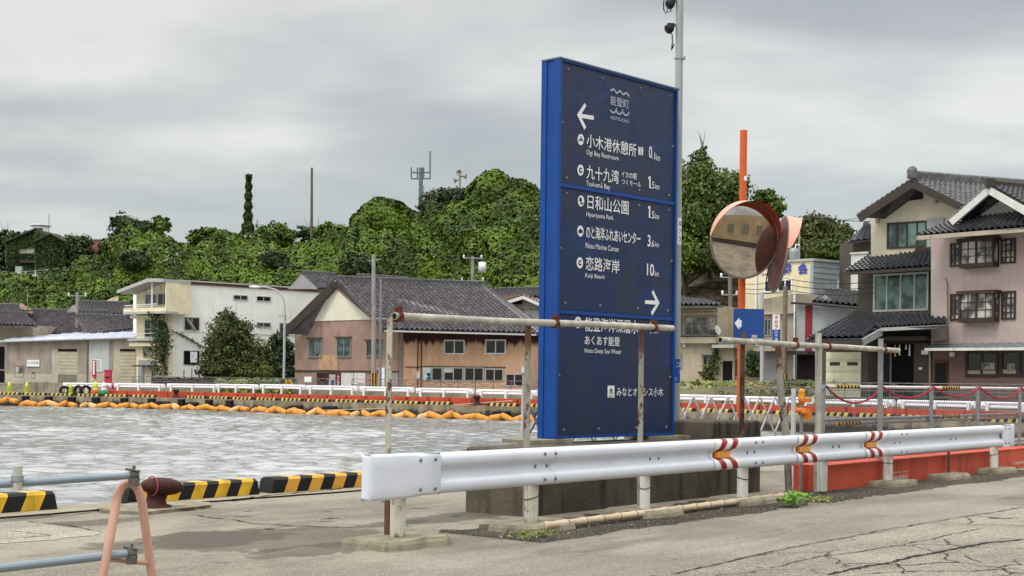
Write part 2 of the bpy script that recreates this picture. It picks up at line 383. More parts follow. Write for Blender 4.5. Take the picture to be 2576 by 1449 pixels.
blob('worn_patch', [(-60, 1318), (70, 1312), (190, 1330), (268, 1341), (200, 1352), (90, 1362), (-60, 1374)], m_patch, .004, 6)
# --- far quay: polyline of its edge, ground behind it, sea wall
def kpt(x, k): return Vector(((x-CX)/k, F/k))          # plan point seen in column x at k px per metre
FE = [kpt(-900, 30.2), kpt(-250, 33.6), kpt(0, 35.4), kpt(450, 37.6), kpt(751, 40.8), kpt(1340, 46.2), kpt(1750, 51), kpt(2178, 57.3), kpt(2640, 65.5), kpt(3300, 82)]
def fe(i): return FE[i]
def along(poly, off=0.0):
    """offset polyline (away from the camera) -> list of points and cumulative length"""
    res = []
    for i, p in enumerate(poly):
        a = poly[max(i-1, 0)]; b = poly[min(i+1, len(poly)-1)]; t = (b-a).normalized(); nrm = Vector((-t.y, t.x))
        if nrm.y < 0: nrm = -nrm
        res.append(p+nrm*off)
    return res
def walk(poly, s):
    for a, b in zip(poly, poly[1:]):
        l = (b-a).length
        if s <= l: return a+(b-a)*(s/l), (b-a).normalized()
        s -= l
    return b, (b-a).normalized()
def plen(poly): return sum((b-a).length for a, b in zip(poly, poly[1:]))
FZ = -.004
mb = MB(); back = [Vector((p.x*30, p.y*30)) for p in FE]
n = len(FE)
for i in range(n-1):
    mb.add([(FE[i].x, FE[i].y, FZ), (FE[i+1].x, FE[i+1].y, FZ), (back[i+1].x, back[i+1].y, FZ), (back[i].x, back[i].y, FZ)], [(0, 1, 2, 3)])
struct('far_ground', mb, m_far)
def wall_mat():
    m, t, b = newmat('sea_wall_concrete'); P = t.n('ShaderNodeTexCoord').outputs['Object']
    z = t.n('ShaderNodeSeparateXYZ', {0: P}).outputs[2]
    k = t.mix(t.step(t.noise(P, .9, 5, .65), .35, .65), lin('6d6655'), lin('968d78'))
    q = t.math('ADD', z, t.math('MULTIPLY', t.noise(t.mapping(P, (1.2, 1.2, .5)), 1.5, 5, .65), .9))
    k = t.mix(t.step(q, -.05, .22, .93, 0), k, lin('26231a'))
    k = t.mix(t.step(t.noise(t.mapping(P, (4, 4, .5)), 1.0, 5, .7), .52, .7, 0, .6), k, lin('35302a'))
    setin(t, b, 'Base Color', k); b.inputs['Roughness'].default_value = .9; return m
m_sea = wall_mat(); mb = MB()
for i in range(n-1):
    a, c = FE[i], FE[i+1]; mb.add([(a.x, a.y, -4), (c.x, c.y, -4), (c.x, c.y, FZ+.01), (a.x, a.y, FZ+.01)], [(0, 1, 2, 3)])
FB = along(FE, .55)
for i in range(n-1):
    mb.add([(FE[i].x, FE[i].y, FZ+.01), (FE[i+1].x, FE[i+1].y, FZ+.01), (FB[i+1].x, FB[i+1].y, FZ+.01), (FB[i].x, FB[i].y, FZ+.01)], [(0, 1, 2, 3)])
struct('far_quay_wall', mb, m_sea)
# ---------------------------------------------------------------- foliage machinery
def leaf_mat(name, dark, light, dry='7a6a35', dryamt=.12):
    m, t, b = newmat(name)
    a = t.n('ShaderNodeAttribute', attribute_name='tint').outputs['Fac']
    P = t.n('ShaderNodeTexCoord').outputs['Object']
    big = t.noise(P, .28, 3, .6)
    f = t.math('ADD', t.math('MULTIPLY', a, .34), t.math('MULTIPLY', t.step(big, .38, .62), .66))
    k = t.mix(f, lin(dark), lin(light))
    k = t.mix(t.step(a, 1-dryamt, 1-dryamt+.02, 0, .6), k, lin(dry))
    setin(t, b, 'Base Color', k); b.inputs['Roughness'].default_value = .55; b.inputs['Specular IOR Level'].default_value = .25
    return m
def leaf_mesh(name, P, Nn, size, mat, spread=.9, droop=0.0, aspect=.75):
    """one small bent leaf clump (two triangles) per point, loosely facing its normal"""
    n = len(P); A = RNG.normal(size=(n, 3)); d = Nn+A*spread*.55; d[:, 2] -= droop*0
    d /= np.linalg.norm(d, axis=1, keepdims=True)+1e-9
    t = RNG.normal(size=(n, 3)); t -= d*(t*d).sum(1, keepdims=True); t /= np.linalg.norm(t, axis=1, keepdims=True)+1e-9
    b = np.cross(d, t); s = (size*RNG.uniform(.55, 1.35, n))[:, None]
    v = np.empty((n, 4, 3)); v[:, 0] = P-t*s*.5; v[:, 1] = P+b*s*.5*aspect+d*s*.12; v[:, 2] = P+t*s*.5-d*s*.16; v[:, 3] = P-b*s*.5*aspect+d*s*.12
    me = bpy.data.meshes.new(name); me.vertices.add(4*n); me.vertices.foreach_set('co', v.reshape(-1))
    me.loops.add(4*n); me.loops.foreach_set('vertex_index', np.arange(4*n, dtype=np.int32))
    me.polygons.add(n); me.polygons.foreach_set('loop_start', np.arange(0, 4*n, 4, dtype=np.int32))
    me.materials.append(mat)
    at_ = me.attributes.new('tint', 'FLOAT', 'FACE'); at_.data.foreach_set('value', RNG.uniform(0, 1, n).astype(np.float32))
    me.update(calc_edges=True); return me
def vnoise(P, seed=0):
    """cheap smooth lumps"""
    r = np.random.default_rng(seed); v = np.zeros(len(P)); amp = 1.0; fq = 1.0
    for o in range(3):
        for k in range(5):
            d = r.normal(size=P.shape[1]); d /= np.linalg.norm(d); v += amp*np.sin(P@d*fq*r.uniform(.8, 1.3)+r.uniform(0, 6.28))/5
        amp *= .6; fq *= 2.1
    return v
def blob_points(blobs, n, seed=0, lump=.22, shell=.35, clump=0):
    """points on and inside lumpy blobs; clump>0 gathers them into sprays with gaps between"""
    r = np.random.default_rng(seed); w_ = np.array([b[1][0]*b[1][2]+b[1][0]*b[1][1] for b in blobs]); w_ = w_/w_.sum(); PP = []; NN = []
    for (c, rad), f in zip(blobs, w_):
        k = max(8, int(n*f)); rad = np.array(rad); kk = max(6, k//clump) if clump else k
        d = r.normal(size=(kk, 3)); d /= np.linalg.norm(d, axis=1, keepdims=True)
        l = 1+lump*vnoise(d*2.6+np.array(c)*.7, seed+3)+.12*vnoise(d*7, seed+9)
        rr = (1-shell*r.random(kk)**1.6)*l
        if clump: rr *= 1+.16*np.abs(r.normal(size=kk))
        p = np.array(c)+d*rad*rr[:, None]; q = d/rad; q /= np.linalg.norm(q, axis=1, keepdims=True)
        if clump:
            sel = r.integers(0, kk, k); sz = float(rad.min())*.17*r.uniform(.6, 1.5, kk)[sel]; off = r.normal(size=(k, 3))*sz[:, None]*np.array([1, 1, .6]); p = p[sel]+off; q = q[sel]+off/(sz[:, None]*2.5)
        PP.append(p); NN.append(q)
    P = np.concatenate(PP); Q = np.concatenate(NN)
    Q[:, 2] += .35; Q /= np.linalg.norm(Q, axis=1, keepdims=True)+1e-9
    return P, Q
m_bark = M('bark', '4a4034', .9, .3, 6)
def tree(name, label, base, blobs, n, size, mat, seed=0, trunk=.18, group=None, cat='tree', shell=.35, lump=.22, twigs=0, limbs=True, foliage='crown', spread=.9, clump=14):
    base = Vector(base); th = thing(name, label, cat, base, group); rg = random.Random(seed)
    P, Q = blob_points(blobs, n, seed, lump, shell, clump); P = P-np.array(base)
    o = bpy.data.objects.new(foliage, leaf_mesh(foliage, P, Q, size, mat, spread)); COL.objects.link(o); o.parent = th
    mb = MB(); top = max(blobs, key=lambda b: b[0][2])[0]
    mid = Vector((base.x*.5+top[0]*.5, base.y*.5+top[1]*.5, base.z*.45+top[2]*.55))
    mb.tube([base, mid, Vector(top)], [trunk, trunk*.6, trunk*.2], 7)
    if limbs:
        for c, rad in blobs:
            c = Vector(c)
            for _ in range(3):
                q = c+Vector((rg.uniform(-.7, .7)*rad[0], rg.uniform(-.7, .7)*rad[1], rg.uniform(-.3, .8)*rad[2]))
                mb.tube([mid.lerp(base, rg.uniform(0, .4)), mid.lerp(q, .55)+Vector((0, 0, .15*rad[2])), q], [trunk*.45, trunk*.25, .015], 5)
    for _ in range(twigs):
        c, rad = max(blobs, key=lambda b: b[0][2]); c = Vector(c)
        a = rg.uniform(-1.0, 1.0); q = c+Vector((a*rad[0]*.6, 0, rad[2]*.8)); e_ = q+Vector((a*rad[0]*.5+rg.uniform(-.3, .3), 0, rg.uniform(.6, 1.4)))
        mb.tube([c, q, q.lerp(e_, .6)+Vector((rg.uniform(-.1, .1), 0, 0)), e_], [.05, .03, .02, .008], 4)
    part('trunk', mb, m_bark, th); return th
m_kudzu = leaf_mat('kudzu_leaves', '25360b', '637c20', '7f8038', .03); m_kud2 = leaf_mat('vine_leaves', '22360d', '5d7a2c')
m_dark = leaf_mat('dark_evergreen_leaves', '182613', '3f5630'); m_brown = leaf_mat('browning_leaves', '2d3f18', '5e6f32', '75683a', .1)
m_bush = leaf_mat('bush_leaves', '26330f', '59682d', '6b6030', .15); m_fresh = leaf_mat('fresh_leaves', '4c7a1e', '93bf45', '93bf45', 0)
m_dvine = leaf_mat('wall_ivy_leaves', '1b2c10', '3c5620')
m_soil = M('hill_soil', '2c3516', .95, .3, .6)
# ---------------------------------------------------------------- hill: outline read from the photo, real slope behind the street
HT = [(-700, 640), (-300, 690), (0, 688), (40, 690), (205, 676), (235, 652), (290, 606), (330, 594), (420, 586), (450, 594), (485, 602), (520, 592), (560, 592), (640, 592), (700, 592), (735, 596), (775, 602), (800, 592), (870, 578), (905, 560), (1020, 560), (1060, 562), (1100, 545), (1180, 520), (1240, 500), (1340, 500), (1400, 520), (1500, 560), (1640, 600), (1720, 620), (1850, 600), (1900, 590), (1990, 600), (2100, 640), (2160, 690), (2300, 760), (2700, 820), (3300, 850)]
def htop(x):
    for (a, ya), (b, yb) in zip(HT, HT[1:]):
        if a <= x <= b: return ya+(yb-ya)*(x-a)/(b-a)
    return HT[-1][1]
def hd(x):      # base and crest distance of the hill in column x
    k = min(max((x-1100)/900, 0), 1); return 124-38*k, 152-36*k
def hill_pt(x, t):
    d0, d1 = hd(x); d = d0+(d1-d0)*t
    zt = EYE+ray(x, htop(x))[1]*d1-1.3
    z = zt*math.sin(min(t, 1)*math.pi/2)**1.05 if t <= 1 else zt*(1-.1*(t-1))
    return (x-CX)/F*d, d, z
NX, NT_ = 170, 26; xs = np.linspace(-700, 3000, NX); ts = np.concatenate([np.linspace(0, 1, 18), np.linspace(1.15, 6, 8)])
HP = [[(lambda q: (q[0], q[1]+1.2, q[2]-1.7))(hill_pt(x, t)) for t in ts] for x in xs]
mb = MB(); mb.grid(HP, 0, True); struct('hill', mb, m_soil)
def kudzu(n, x0, x1, size, skip=None):
    x = RNG.uniform(x0, x1, n); t = np.where(RNG.random(n) < .86, RNG.random(n), 1+RNG.random(n)*.35)
    P = np.array([hill_pt(a, b) for a, b in zip(x, t)]); e1 = np.array([hill_pt(a+3, b) for a, b in zip(x, t)])-P; e2 = np.array([hill_pt(a, b+.01) for a, b in zip(x, t)])-P
    Q = np.cross(e1, e2); Q /= np.linalg.norm(Q, axis=1, keepdims=True); Q[Q[:, 2] < 0] *= -1
    def lumps(p): return 2.1*vnoise(p*np.array([.5, .4, .7]), 21)+.5*vnoise(p*1.9, 22)
    l = lumps(P); e = .25; T1 = e1/np.linalg.norm(e1, axis=1, keepdims=True); T2 = np.cross(Q, T1)
    g1 = (lumps(P+T1*e)-l)/e; g2 = (lumps(P+T2*e)-l)/e
    P = P+Q*(l+RNG.random(n)*.3+.2)[:, None]
    Q = Q-T1*g1[:, None]-T2*g2[:, None]; Q /= np.linalg.norm(Q, axis=1, keepdims=True)
    if skip is not None:
        keep = ~skip(x, t); P, Q = P[keep], Q[keep]
    return P, Q
def skip_bare(x, t):    # the bare gully and the rock face stay clear
    g = (x > 248+40*t*1.6) & (x < 292+22*t) & (t < .42)
    r_ = (x > 1690) & (x < 1868) & (t < .72)
    return g | r_
P, Q = kudzu(300000, -420, 2500, .5, skip_bare)
ok = leaf_mesh('kudzu_cover', P, Q, .37, m_kudzu, .45); o = bpy.data.objects.new('kudzu_cover', ok); COL.objects.link(o); tag(o, kind='stuff')
# ================================================================ FAR SHORE FURNITURE
m_white = M('white_paint', 'e6e8ec', .45, .05, 3, spec=.4); m_whitedirty = M('weathered_white_paint', 'd9dade', .5, .1, 3, stain='8b867c', samt=.35)
m_yel = M('yellow_paint', 'd9ac2c', .6, .14, 5, stain='6b5a2a', samt=.5); m_yeld = M('faded_yellow_paint', 'c9b15e', .8, .25, 3, stain='5d5234', samt=.7)
m_blk = M('black_paint', '17171a', .6, .3, 5); m_rub = M('black_rubber', '191817', .8, .4, 4)
m_redw = M('red_barrier_paint', 'b4462f', .6, .14, 1.2, stain='5a2a20', samt=.5, rust='6b3322', ramt=.68, rsc=2.5)
m_steel = M('galvanised_steel', '8d9394', .5, .14, 8, metal=.35, spec=.4); m_dsteel = M('dull_grey_steel', '6c7173', .6, .2, 6, metal=.2)
m_conp = M('concrete_pole_grey', '8f8b82', .85, .15, 2, stain='5f5a50'); m_cone = M('lime_cone_plastic', 'd3dc55', .5, .12, 5)
m_float = M('orange_float_canvas', 'd38f38', .6, .2, 2.5, stain='6b3d18', samt=.7); m_floatp = M('faded_orange_canvas', 'dcae70', .65, .2, 2.5, stain='7b5330', samt=.6)
m_rustred = M('rust_red_iron', '3e1d17', .75, .3, 6, .3, 30)
def stripe_block(Ln, h, w_, n, slant, taper=.05):
    """kerb block lying along x: n slanted paint bands, material 0 yellow / 1 black, chamfered top and ends"""
    mb = MB(); c = min(.03, h*.25)
    def sec(x, top): # section quad ring (y,z)
        return [(-w_/2, 0), (w_/2, 0), (w_/2, h-c), (w_/2-c, h), (-w_/2+c, h), (-w_/2, h-c)]
    xs_ = [(-Ln/2+Ln*i/n) for i in range(n+1)]
    rings = []
    for i, x in enumerate(xs_):
        r = []
        for y, z in sec(x, 0):
            sx = x + (slant*z/h if 0 < i < n else 0)
            if i == 0: sx = x+taper*(z/h)**2
            if i == n: sx = x-taper*(z/h)**2
            r.append((sx, y, z))
        rings.append(r)
    for i in range(n):
        a, b = rings[i], rings[i+1]
        mb.add(a+b, [(j, (j+1) % 6, 6+(j+1) % 6, 6+j) for j in range(6)], (i+1) % 2)
    mb.add(rings[0], [(5, 4, 3, 2, 1, 0)], 1); mb.add(rings[-1], [tuple(range(6))], (n) % 2); return mb
def yaw(t): return math.atan2(t.y, t.x)
kp = None; KL = plen(FE); s = 8.0; i = 0; EL = along(FE, .3)
while s < KL-6:
    p, t = walk(EL, s); px = CX+F*p.x/p.y
    if -120 < px < 2650 and not (425 < px < 440 or 1176 < px < 1200 or 228 < px < 240):
        if kp is None:
            kp = single('kerb_block', stripe_block(2.1, .17, .2, 11, .06), [m_yeld, m_blk], 'yellow and black striped kerb block along the far quay edge', 'kerb block', 'striped kerb blocks along the far quay')
            o = kp
        else: o = copy_tree(kp)
        o.location = (p.x, p.y, .006); o.rotation_euler.z = yaw(t)
    s += 2.32; i += 1
# guard rail sections of the far quay: posts on our side of the beam
def far_rail():
    th = thing('guard_rail', 'white guard rail section standing behind the red barrier of the far quay', 'guard rail', (0, 0, 0), 'white guard rail sections on the far quay')
    prof = [(.0, .79), (-.045, .775), (-.075, .74), (-.05, .70), (0, .67), (0, .64), (-.05, .60), (-.075, .57), (-.045, .52), (0, .5)]
    mb = MB(); mb.grid([[(x, y, z) for y, z in prof] for x in (-1.95, -.6, .6, 1.95)], 0, True); part('beam', mb, m_white, th)
    for sx in (-1, 1):
        mb = MB(); mb.tube([(sx*1.9, .03, .645), (sx*2.06, .0, .645)], .155, 10); mb.box((sx*1.97, -.03, .645), (.14, .05, .15)); part('end_cap', mb, m_white, th)
    for x in (-1.75, 0, 1.75):
        mb = MB(); mb.tube([(x, -.12, 0), (x, -.12, .74)], .075, 8); mb.box((x, -.07, .645), (.05, .04, .08)); part('post', mb, m_white, th)
    return th
RL = along(FE, 1.9); s = 6; fr = None
where = [(-400, 250, 'in front of the grey warehouse'), (250, 540, 'in front of the white three-storey building'), (540, 745, 'below the grass bank'), (745, 1010, 'in front of the pinkish gable wall'), (1010, 1345, 'in front of the peach corrugated wall'), (1345, 2700, 'in front of the houses on the right')]
while s < plen(RL)-3:
    p, t = walk(RL, s); px = CX+F*p.x/p.y
    if 118 < px < 2700:
        if fr is None: fr = o = far_rail()
        else: o = copy_tree(fr)
        o.location = (p.x, p.y, float(np.interp(px, [120, 300, 700, 1300, 2000], [.12, .12, .22, .11, 0]))); o.rotation_euler.z = yaw(t)
        for a, b, tx in where:
            if a <= px < b: o['label'] = 'white guard rail section on the far quay '+tx; o['group'] = 'far quay guard rails '+tx
    s += 4.45
# red flood barrier in front of it
RB = [kpt(150, 36.2-.35)] + [p for p in along(FE, .95) if CX+F*p.x/p.y > 300]
RB = along([kpt(246, 36.3), kpt(450, 37.6), kpt(751, 40.8), kpt(1340, 46.2), kpt(1750, 51), kpt(2178, 57.3), kpt(2640, 65.5)], .95)
mb = MB(); seg = 0
for a, b in zip(RB, RB[1:]):
    t = (b-a).normalized(); nrm = Vector((-t.y, t.x)); k = max(1, int((b-a).length/1.5))
    for j in range(k):
        p, q = a+(b-a)*(j/k), a+(b-a)*((j+1)/k-.012)
        mb.hexa([(p.x, p.y, 0), (q.x, q.y, 0), (q.x+nrm.x*.3, q.y+nrm.y*.3, 0), (p.x+nrm.x*.3, p.y+nrm.y*.3, 0), (p.x, p.y, .42), (q.x, q.y, .42), (q.x+nrm.x*.3, q.y+nrm.y*.3, .42), (p.x+nrm.x*.3, p.y+nrm.y*.3, .42)])
single('flood_barrier', mb, m_redw, 'long low red flood barrier behind the striped kerb of the far quay', 'flood barrier')
# raised street and grass bank behind the rail
def bankz(px): return float(np.interp(px, [1350, 1750, 2040, 2130], [.75, 1.35, 1.35, .35]))
m_bank = M('bank_earth', '625d48', .95, .3, .8); m_street = M('street_asphalt', '77736b', .9, .15, .8)
A, B_, C_, D_ = along(FE, 2.9), along(FE, 4.6), along(FE, 16), along(FE, 34)
mb = MB()
def bz(p, z): return (p.x, p.y, z)
for i in range(1, n-1):
    za, zb = bankz(CX+F*FE[i].x/FE[i].y), bankz(CX+F*FE[i+1].x/FE[i+1].y)
    mb.add([bz(A[i], 0), bz(A[i+1], 0), bz(B_[i+1], zb), bz(B_[i], za)], [(0, 1, 2, 3)], 0)
    mb.add([bz(B_[i], za), bz(B_[i+1], zb), bz(D_[i+1], zb+.1), bz(D_[i], za+.1)], [(0, 1, 2, 3)], 1)
struct('street', mb, [m_bank, m_street])
# grass on the bank: right stretch below the houses and the corner beside the bush
def grass_patch(n_, x0, x1, o0, o1, h, mat, size, seed):
    r = np.random.default_rng(seed); P = []
    for _ in range(n_):
        x = r.uniform(x0, x1); f = r.random(); off = o0+(o1-o0)*f
        k = np.interp(x, [-250, 0, 450, 751, 1340, 1750, 2178, 2640], [33.6, 35.4, 37.6, 40.8, 46.2, 51, 57.3, 65.5]); p = kpt(x, k)
        y = p.y+off*1.3; z = bankz(x)*min(max((off-2.9)/1.7, 0), 1)
        P.append(((x-CX)/F*y, y, z+r.random()*h))
    P = np.array(P); Q = np.tile([0, -.5, .8], (len(P), 1)); return P, Q
P1, Q1 = grass_patch(2600, 540, 742, 2.9, 7, .55, None, .3, 1); P2, Q2 = grass_patch(1500, 1350, 2060, 3.0, 7.5, .16, None, .25, 2)
m_grass = leaf_mat('bank_grass', '4f5b23', '8a9a4a', '9a8a55', .25)
o = bpy.data.objects.new('bank_grass', leaf_mesh('bank_grass', np.concatenate([P1, P2]), np.concatenate([Q1, Q2]), .28, m_grass)); COL.objects.link(o); tag(o, kind='stuff')
# oil boom: one floating chain of canvas floats
BM = along(FE, -.75); th = thing('oil_boom', 'long floating boom of orange canvas floats moored below the far quay wall', 'oil boom', (BM[3].x, BM[3].y, WZ))
def float_mesh(r_, l):
    mb = MB(); mb.lathe([(.0, -l), (r_*.75, -l*.97), (r_, -l*.8), (r_*1.04, 0), (r_, l*.8), (r_*.75, l*.97), (0, l)], (0, 0, 0), (1, 0, 0), 12); return mb.mesh('float', m_float)
fm = [float_mesh(.17, .46), float_mesh(.18, .43), float_mesh(.16, .47)]; fp = [m_.copy() for m_ in fm]
for q in fp: q.materials[0] = m_floatp
s = 6.6; i = 0; rg = random.Random(3); lim = 0
while lim < 100:
    p, t = walk(BM, s); px = CX+F*p.x/p.y
    if px > 1400: step_ = 1.5
    else: step_ = .86
    if -30 < px < 1790:
        me = (fp if rg.random() < .22 else fm)[rg.randrange(3)]; o = bpy.data.objects.new('float', me); COL.objects.link(o); o.parent = th
        lift = (.15 if px < 750 else .11)+(.2 if px < 40 else 0)+rg.uniform(-.03, .05); tilt = (.48 if i % 2 else -.44)*rg.uniform(.2, 1.15)*(1.0 if px > 750 else .75)
        o.location = (p.x-BM[3].x+rg.uniform(-.1, .1), p.y-BM[3].y+rg.uniform(-.12, .12), lift); o.rotation_euler = (rg.uniform(-.3, .3), tilt, yaw(t)+rg.uniform(-.38, .38)); lim += 1
        me_s = rg.uniform(.85, 1.12); o.scale = (me_s, me_s, me_s)
    if px > 1790: break
    s += step_; i += 1
# fenders
def fat(px, off=-.12):
    k = float(np.interp(px, [-250, 0, 450, 751, 1340, 1750, 2178, 2640], [33.6, 35.4, 37.6, 40.8, 46.2, 51, 57.3, 65.5])); p = kpt(px, k)
    bi = max(i for i in range(n-1) if CX+F*FE[i].x/FE[i].y <= px); t = (FE[bi+1]-FE[bi]).normalized(); nrm = Vector((-t.y, t.x)); nrm = nrm if nrm.y > 0 else -nrm
    q = p+nrm*off; return Vector((q.x, q.y, 0)), yaw(t)
fv = None
for px in (68, 126, 184, 245, 316, 385, 461, 530, 582):
    p, a = fat(px)
    if fv is None:
        mb = MB(); mb.hexa([(-.22, -.1, -.55), (.22, -.1, -.55), (.22, .12, -.55), (-.22, .12, -.55), (-.26, -.16, -.08), (.26, -.16, -.08), (.26, .12, -.02), (-.26, .12, -.02)])
        mb.v = [(x, y, z+.55) for x, y, z in mb.v]
        fv = o = single('rubber_fender', mb, m_rub, 'square black rubber fender bolted upright on the far quay wall', 'fender', 'upright rubber fenders on the far quay wall'); o.rotation_euler.z = a
    else: o = copy_tree(fv)
    o.location = (p.x, p.y, -.56); o.rotation_euler.z = a
fh = None
for px in (413, 488, 749, 834, 1266):
    p, a = fat(px)
    if fh is None:
        mb = MB(); mb.hexa([(-.55, -.2, -.5), (.55, -.2, -.5), (.55, .12, -.5), (-.55, .12, -.5), (-.5, -.22, -.28), (.5, -.22, -.28), (.5, .12, -.2), (-.5, .12, -.2)]); mb.v = [(x, y, z+.5) for x, y, z in mb.v]
        fh = o = single('rubber_fender', mb, m_rub, 'long black rubber fender lying low on the far quay wall', 'fender', 'low long rubber fenders on the far quay wall')
    else: o = copy_tree(fh)
    o.location = (p.x, p.y, -.52); o.rotation_euler.z = a
def bollard(scale=1.0):
    mb = MB(); mb.lathe([(.26, 0), (.25, .04), (.17, .07), (.13, .2), (.13, .3), (.19, .34), (.2, .4), (.12, .46), (0, .47)], (0, 0, 0), n=14); return mb
for px, lab in ((433, 'rusty red mooring bollard in a gap of the far kerb, near the white building'), (1188, 'rusty red mooring bollard in a gap of the far kerb, below the peach building')):
    p, a = fat(px, .45); mb = bollard(); mb.v = [(x*1.2+p.x, y*1.2+p.y, z*1.3) for x, y, z in mb.v]; single('mooring_bollard', mb, m_rustred, lab, 'bollard')
# mooring line slung from the bollard to the boom
mb = MB(); q0 = at(1290, 1008, 77.6); q1 = at(812, 1032, 84.2); mb.tube([q0, q0.lerp(q1, .5)-Vector((0, 0, .12)), q1], .022, 5); single('mooring_rope', mb, M('pale_rope', 'b9b39c', .9), 'thin pale rope slung from the far kerb down to the orange boom', 'rope')
# left end: concrete block, cones, buoys, tyres, banner
def offat(px, off, z=0): p, a = fat(px, off); return Vector((p.x, p.y, z)), a
p0, _ = offat(3, 2.2); p1, _ = offat(112, 2.2)
W_ = Wall((p0.x, p0.y), (p1.x, p1.y)); mb = MB(); mb.wbox(W_, 0, W_.len*.49, 0, .92, -.8, 0); mb.wbox(W_, W_.len*.5, W_.len, 0, .9, -.8, 0); single('concrete_block', mb, m_conc, 'long pale concrete block behind the lime cones at the left end of the far quay', 'concrete block')
def cone():
    th = thing('traffic_cone', '', 'traffic cone'); mb = MB(); mb.lathe([(.2, .03), (.17, .3), (.19, .31), (.13, .55), (.15, .56), (.08, .82), (.03, .92), (0, .92)], (0, 0, 0), n=12); part('cone_body', mb, m_cone, th)
    mb = MB(); mb.box((0, 0, .02), (.24, .24, .02)); part('base', mb, m_cone, th); return th
c0 = cone()
for i, (px, lab) in enumerate(((1, 'lime cone at the very left edge of the far quay'), (45, 'lime cone standing before the middle of the pale concrete block'), (157, 'lime cone between the black tyres past the concrete block'))):
    o = c0 if i == 0 else copy_tree(c0); p, a = offat(px, .9); place(o, (p.x, p.y, 0), a, lab)
def tyre(p, tilt, r_, label):
    mb = MB(); ax = Vector((math.sin(tilt), -math.cos(tilt), .15)).normalized(); x = ax.cross(Vector((0, 0, 1))).normalized(); y = ax.cross(x)
    ring = [[Vector(p)+(x*math.cos(a)+y*math.sin(a))*(r_+.1*math.cos(b))+ax*.12*math.sin(b) for b in np.linspace(0, 2*math.pi, 9)] for a in np.linspace(0, 2*math.pi, 21)]
    mb.grid(ring); single('old_tyre', mb, m_rub, label, 'tyre')
p, a = offat(140, .9, .36); tyre(p, .3, .26, 'old black tyre standing left of the lime cone by the concrete block')
p, a = offat(172, 1.0, .38); tyre(p, -.5, .3, 'old black tyre right of the lime cone, leaning on a second one'); p, a = offat(190, 1.1, .38); tyre(p, .6, .3, 'old black tyre next to the orange buoy on the far quay')
for px, lab, mt in ((219, 'orange buoy with yellow top on the far quay beside the tyres', 'b5482a'), (240, 'green buoy with white top on the far quay at the start of the red barrier', '1f7a45')):
    p, a = offat(px, .9); th = thing('buoy', lab, 'buoy', p); mb = MB(); mb.lathe([(.0, 0), (.3, .02), (.36, .2), (.33, .38), (.2, .45)], p, n=14); part('float_body', mb, M('buoy_'+mt, mt, .5), th)
    mb = MB(); mb.lathe([(.2, .45), (.17, .7), (.2, .72), (.1, .95), (.0, 1.0)], p, n=12); part('top', mb, m_cone if px < 230 else m_white, th)
# red banner on a pole and the bundled pink sheet below it
p, a = offat(236, 3.0); th = thing('banner_flag', 'tall red banner flag with white characters before the pale door panel of the warehouse', 'banner', p)
mb = MB(); b0 = at(231, 958, p.y); b1 = at(231.5, 902, p.y); mb.tube([b0-Vector((0, 0, .6)), b1], .02, 6); part('pole', mb, m_white, th)
W_ = Wall((b0.x, b0.y), (b0.x+1, b0.y)); a0, a1, z0, z1 = W_.rect(231.5, 906, 242.5, 947); mb = MB(); P = [[W_.pt(a0+(a1-a0)*u_, z0+(z1-z0)*v_-.25*u_*(1-v_), .05*math.sin(v_*7+u_*3)) for v_ in np.linspace(0, 1, 12)] for u_ in np.linspace(0, 1, 5)]
mb.grid(P); part('cloth', mb, M('red_cloth', 'c23a22', .8), th)
mb = MB()
for k in range(5):
    zc_ = z1-(z1-z0)*(.12+.17*k); mb.wbox(W_, a0+.09, a1-.1, zc_-.09, zc_+.07, .07, .085)
part('lettering', mb, m_white, th)
p, a = offat(229, 1.9); mb = MB(); rg = random.Random(4)
for k in range(9): q = Vector((p.x+rg.uniform(-.35, .35), p.y, .35+rg.random()*.5)); mb.lathe([(0, -.2), (.16, -.12), (.2, .02), (.1, .16), (0, .2)], q, (rg.uniform(-1, 1), rg.uniform(-1, 1), 1), 8)
single('bundled_sheet', mb, M('pink_sheet', 'b5636a', .8, .3, 4), 'crumpled pink sheet bundled over the white rail below the red banner', 'sheet')
p, a = offat(272, 5.5); th = thing('post_box', 'pinkish red box on a stand before the warehouse wall', 'post box', (p.x, p.y, .7)); mb = MB(); q = at(272, 958, p.y); mb.box((q.x, q.y, q.z), (.22, .2, .7)); mb.box((q.x, q.y, q.z+.74), (.25, .23, .05)); part('box_body', mb, M('pink_red_paint', 'b8394e', .6), th)
mb = MB(); mb.box((q.x, q.y-.21, q.z+.25), (.14, .015, .05)); part('slot', mb, m_blk, th)
# pipe fence on the street edge: posts, two rails, sagging chain
def pipe_fence(x0, x1, off, step_, label, ztop=.72, mesh=True, rope=None):
    pts = []; x = x0
    while x <= x1+.1: pts.append(x); x += step_
    P = [offat(x, off)[0] for x in pts]; z = [bankz(x)*.35 for x in pts]
    th = thing('pipe_fence', label, 'fence', (P[0].x, P[0].y, 0)); top = [Vector((p.x, p.y, 1.42+(.1 if q > 1350 else 0))) for p, q in zip(P, pts)]
    mb = MB(); mb.tube(top, .022, 6); part('top_rail', mb, m_dsteel, th); mb = MB(); mb.tube([t-Vector((0, 0, .36)) for t in top], .024, 6); part('middle_rail', mb, m_dsteel, th)
    for t in top:
        mb = MB(); mb.tube([(t.x, t.y, 0), (t.x, t.y, t.z)], .026, 6); part('post', mb, m_dsteel, th)
    mb = MB()
    for a_, b_ in zip(top, top[1:]):
        mb.tube([a_.lerp(b_, f)-Vector((0, .03, .28*(1-(2*f-1)**2))) for f in np.linspace(0, 1, 7)], .018, 5)
    part('chain', mb, rope or m_dsteel, th)
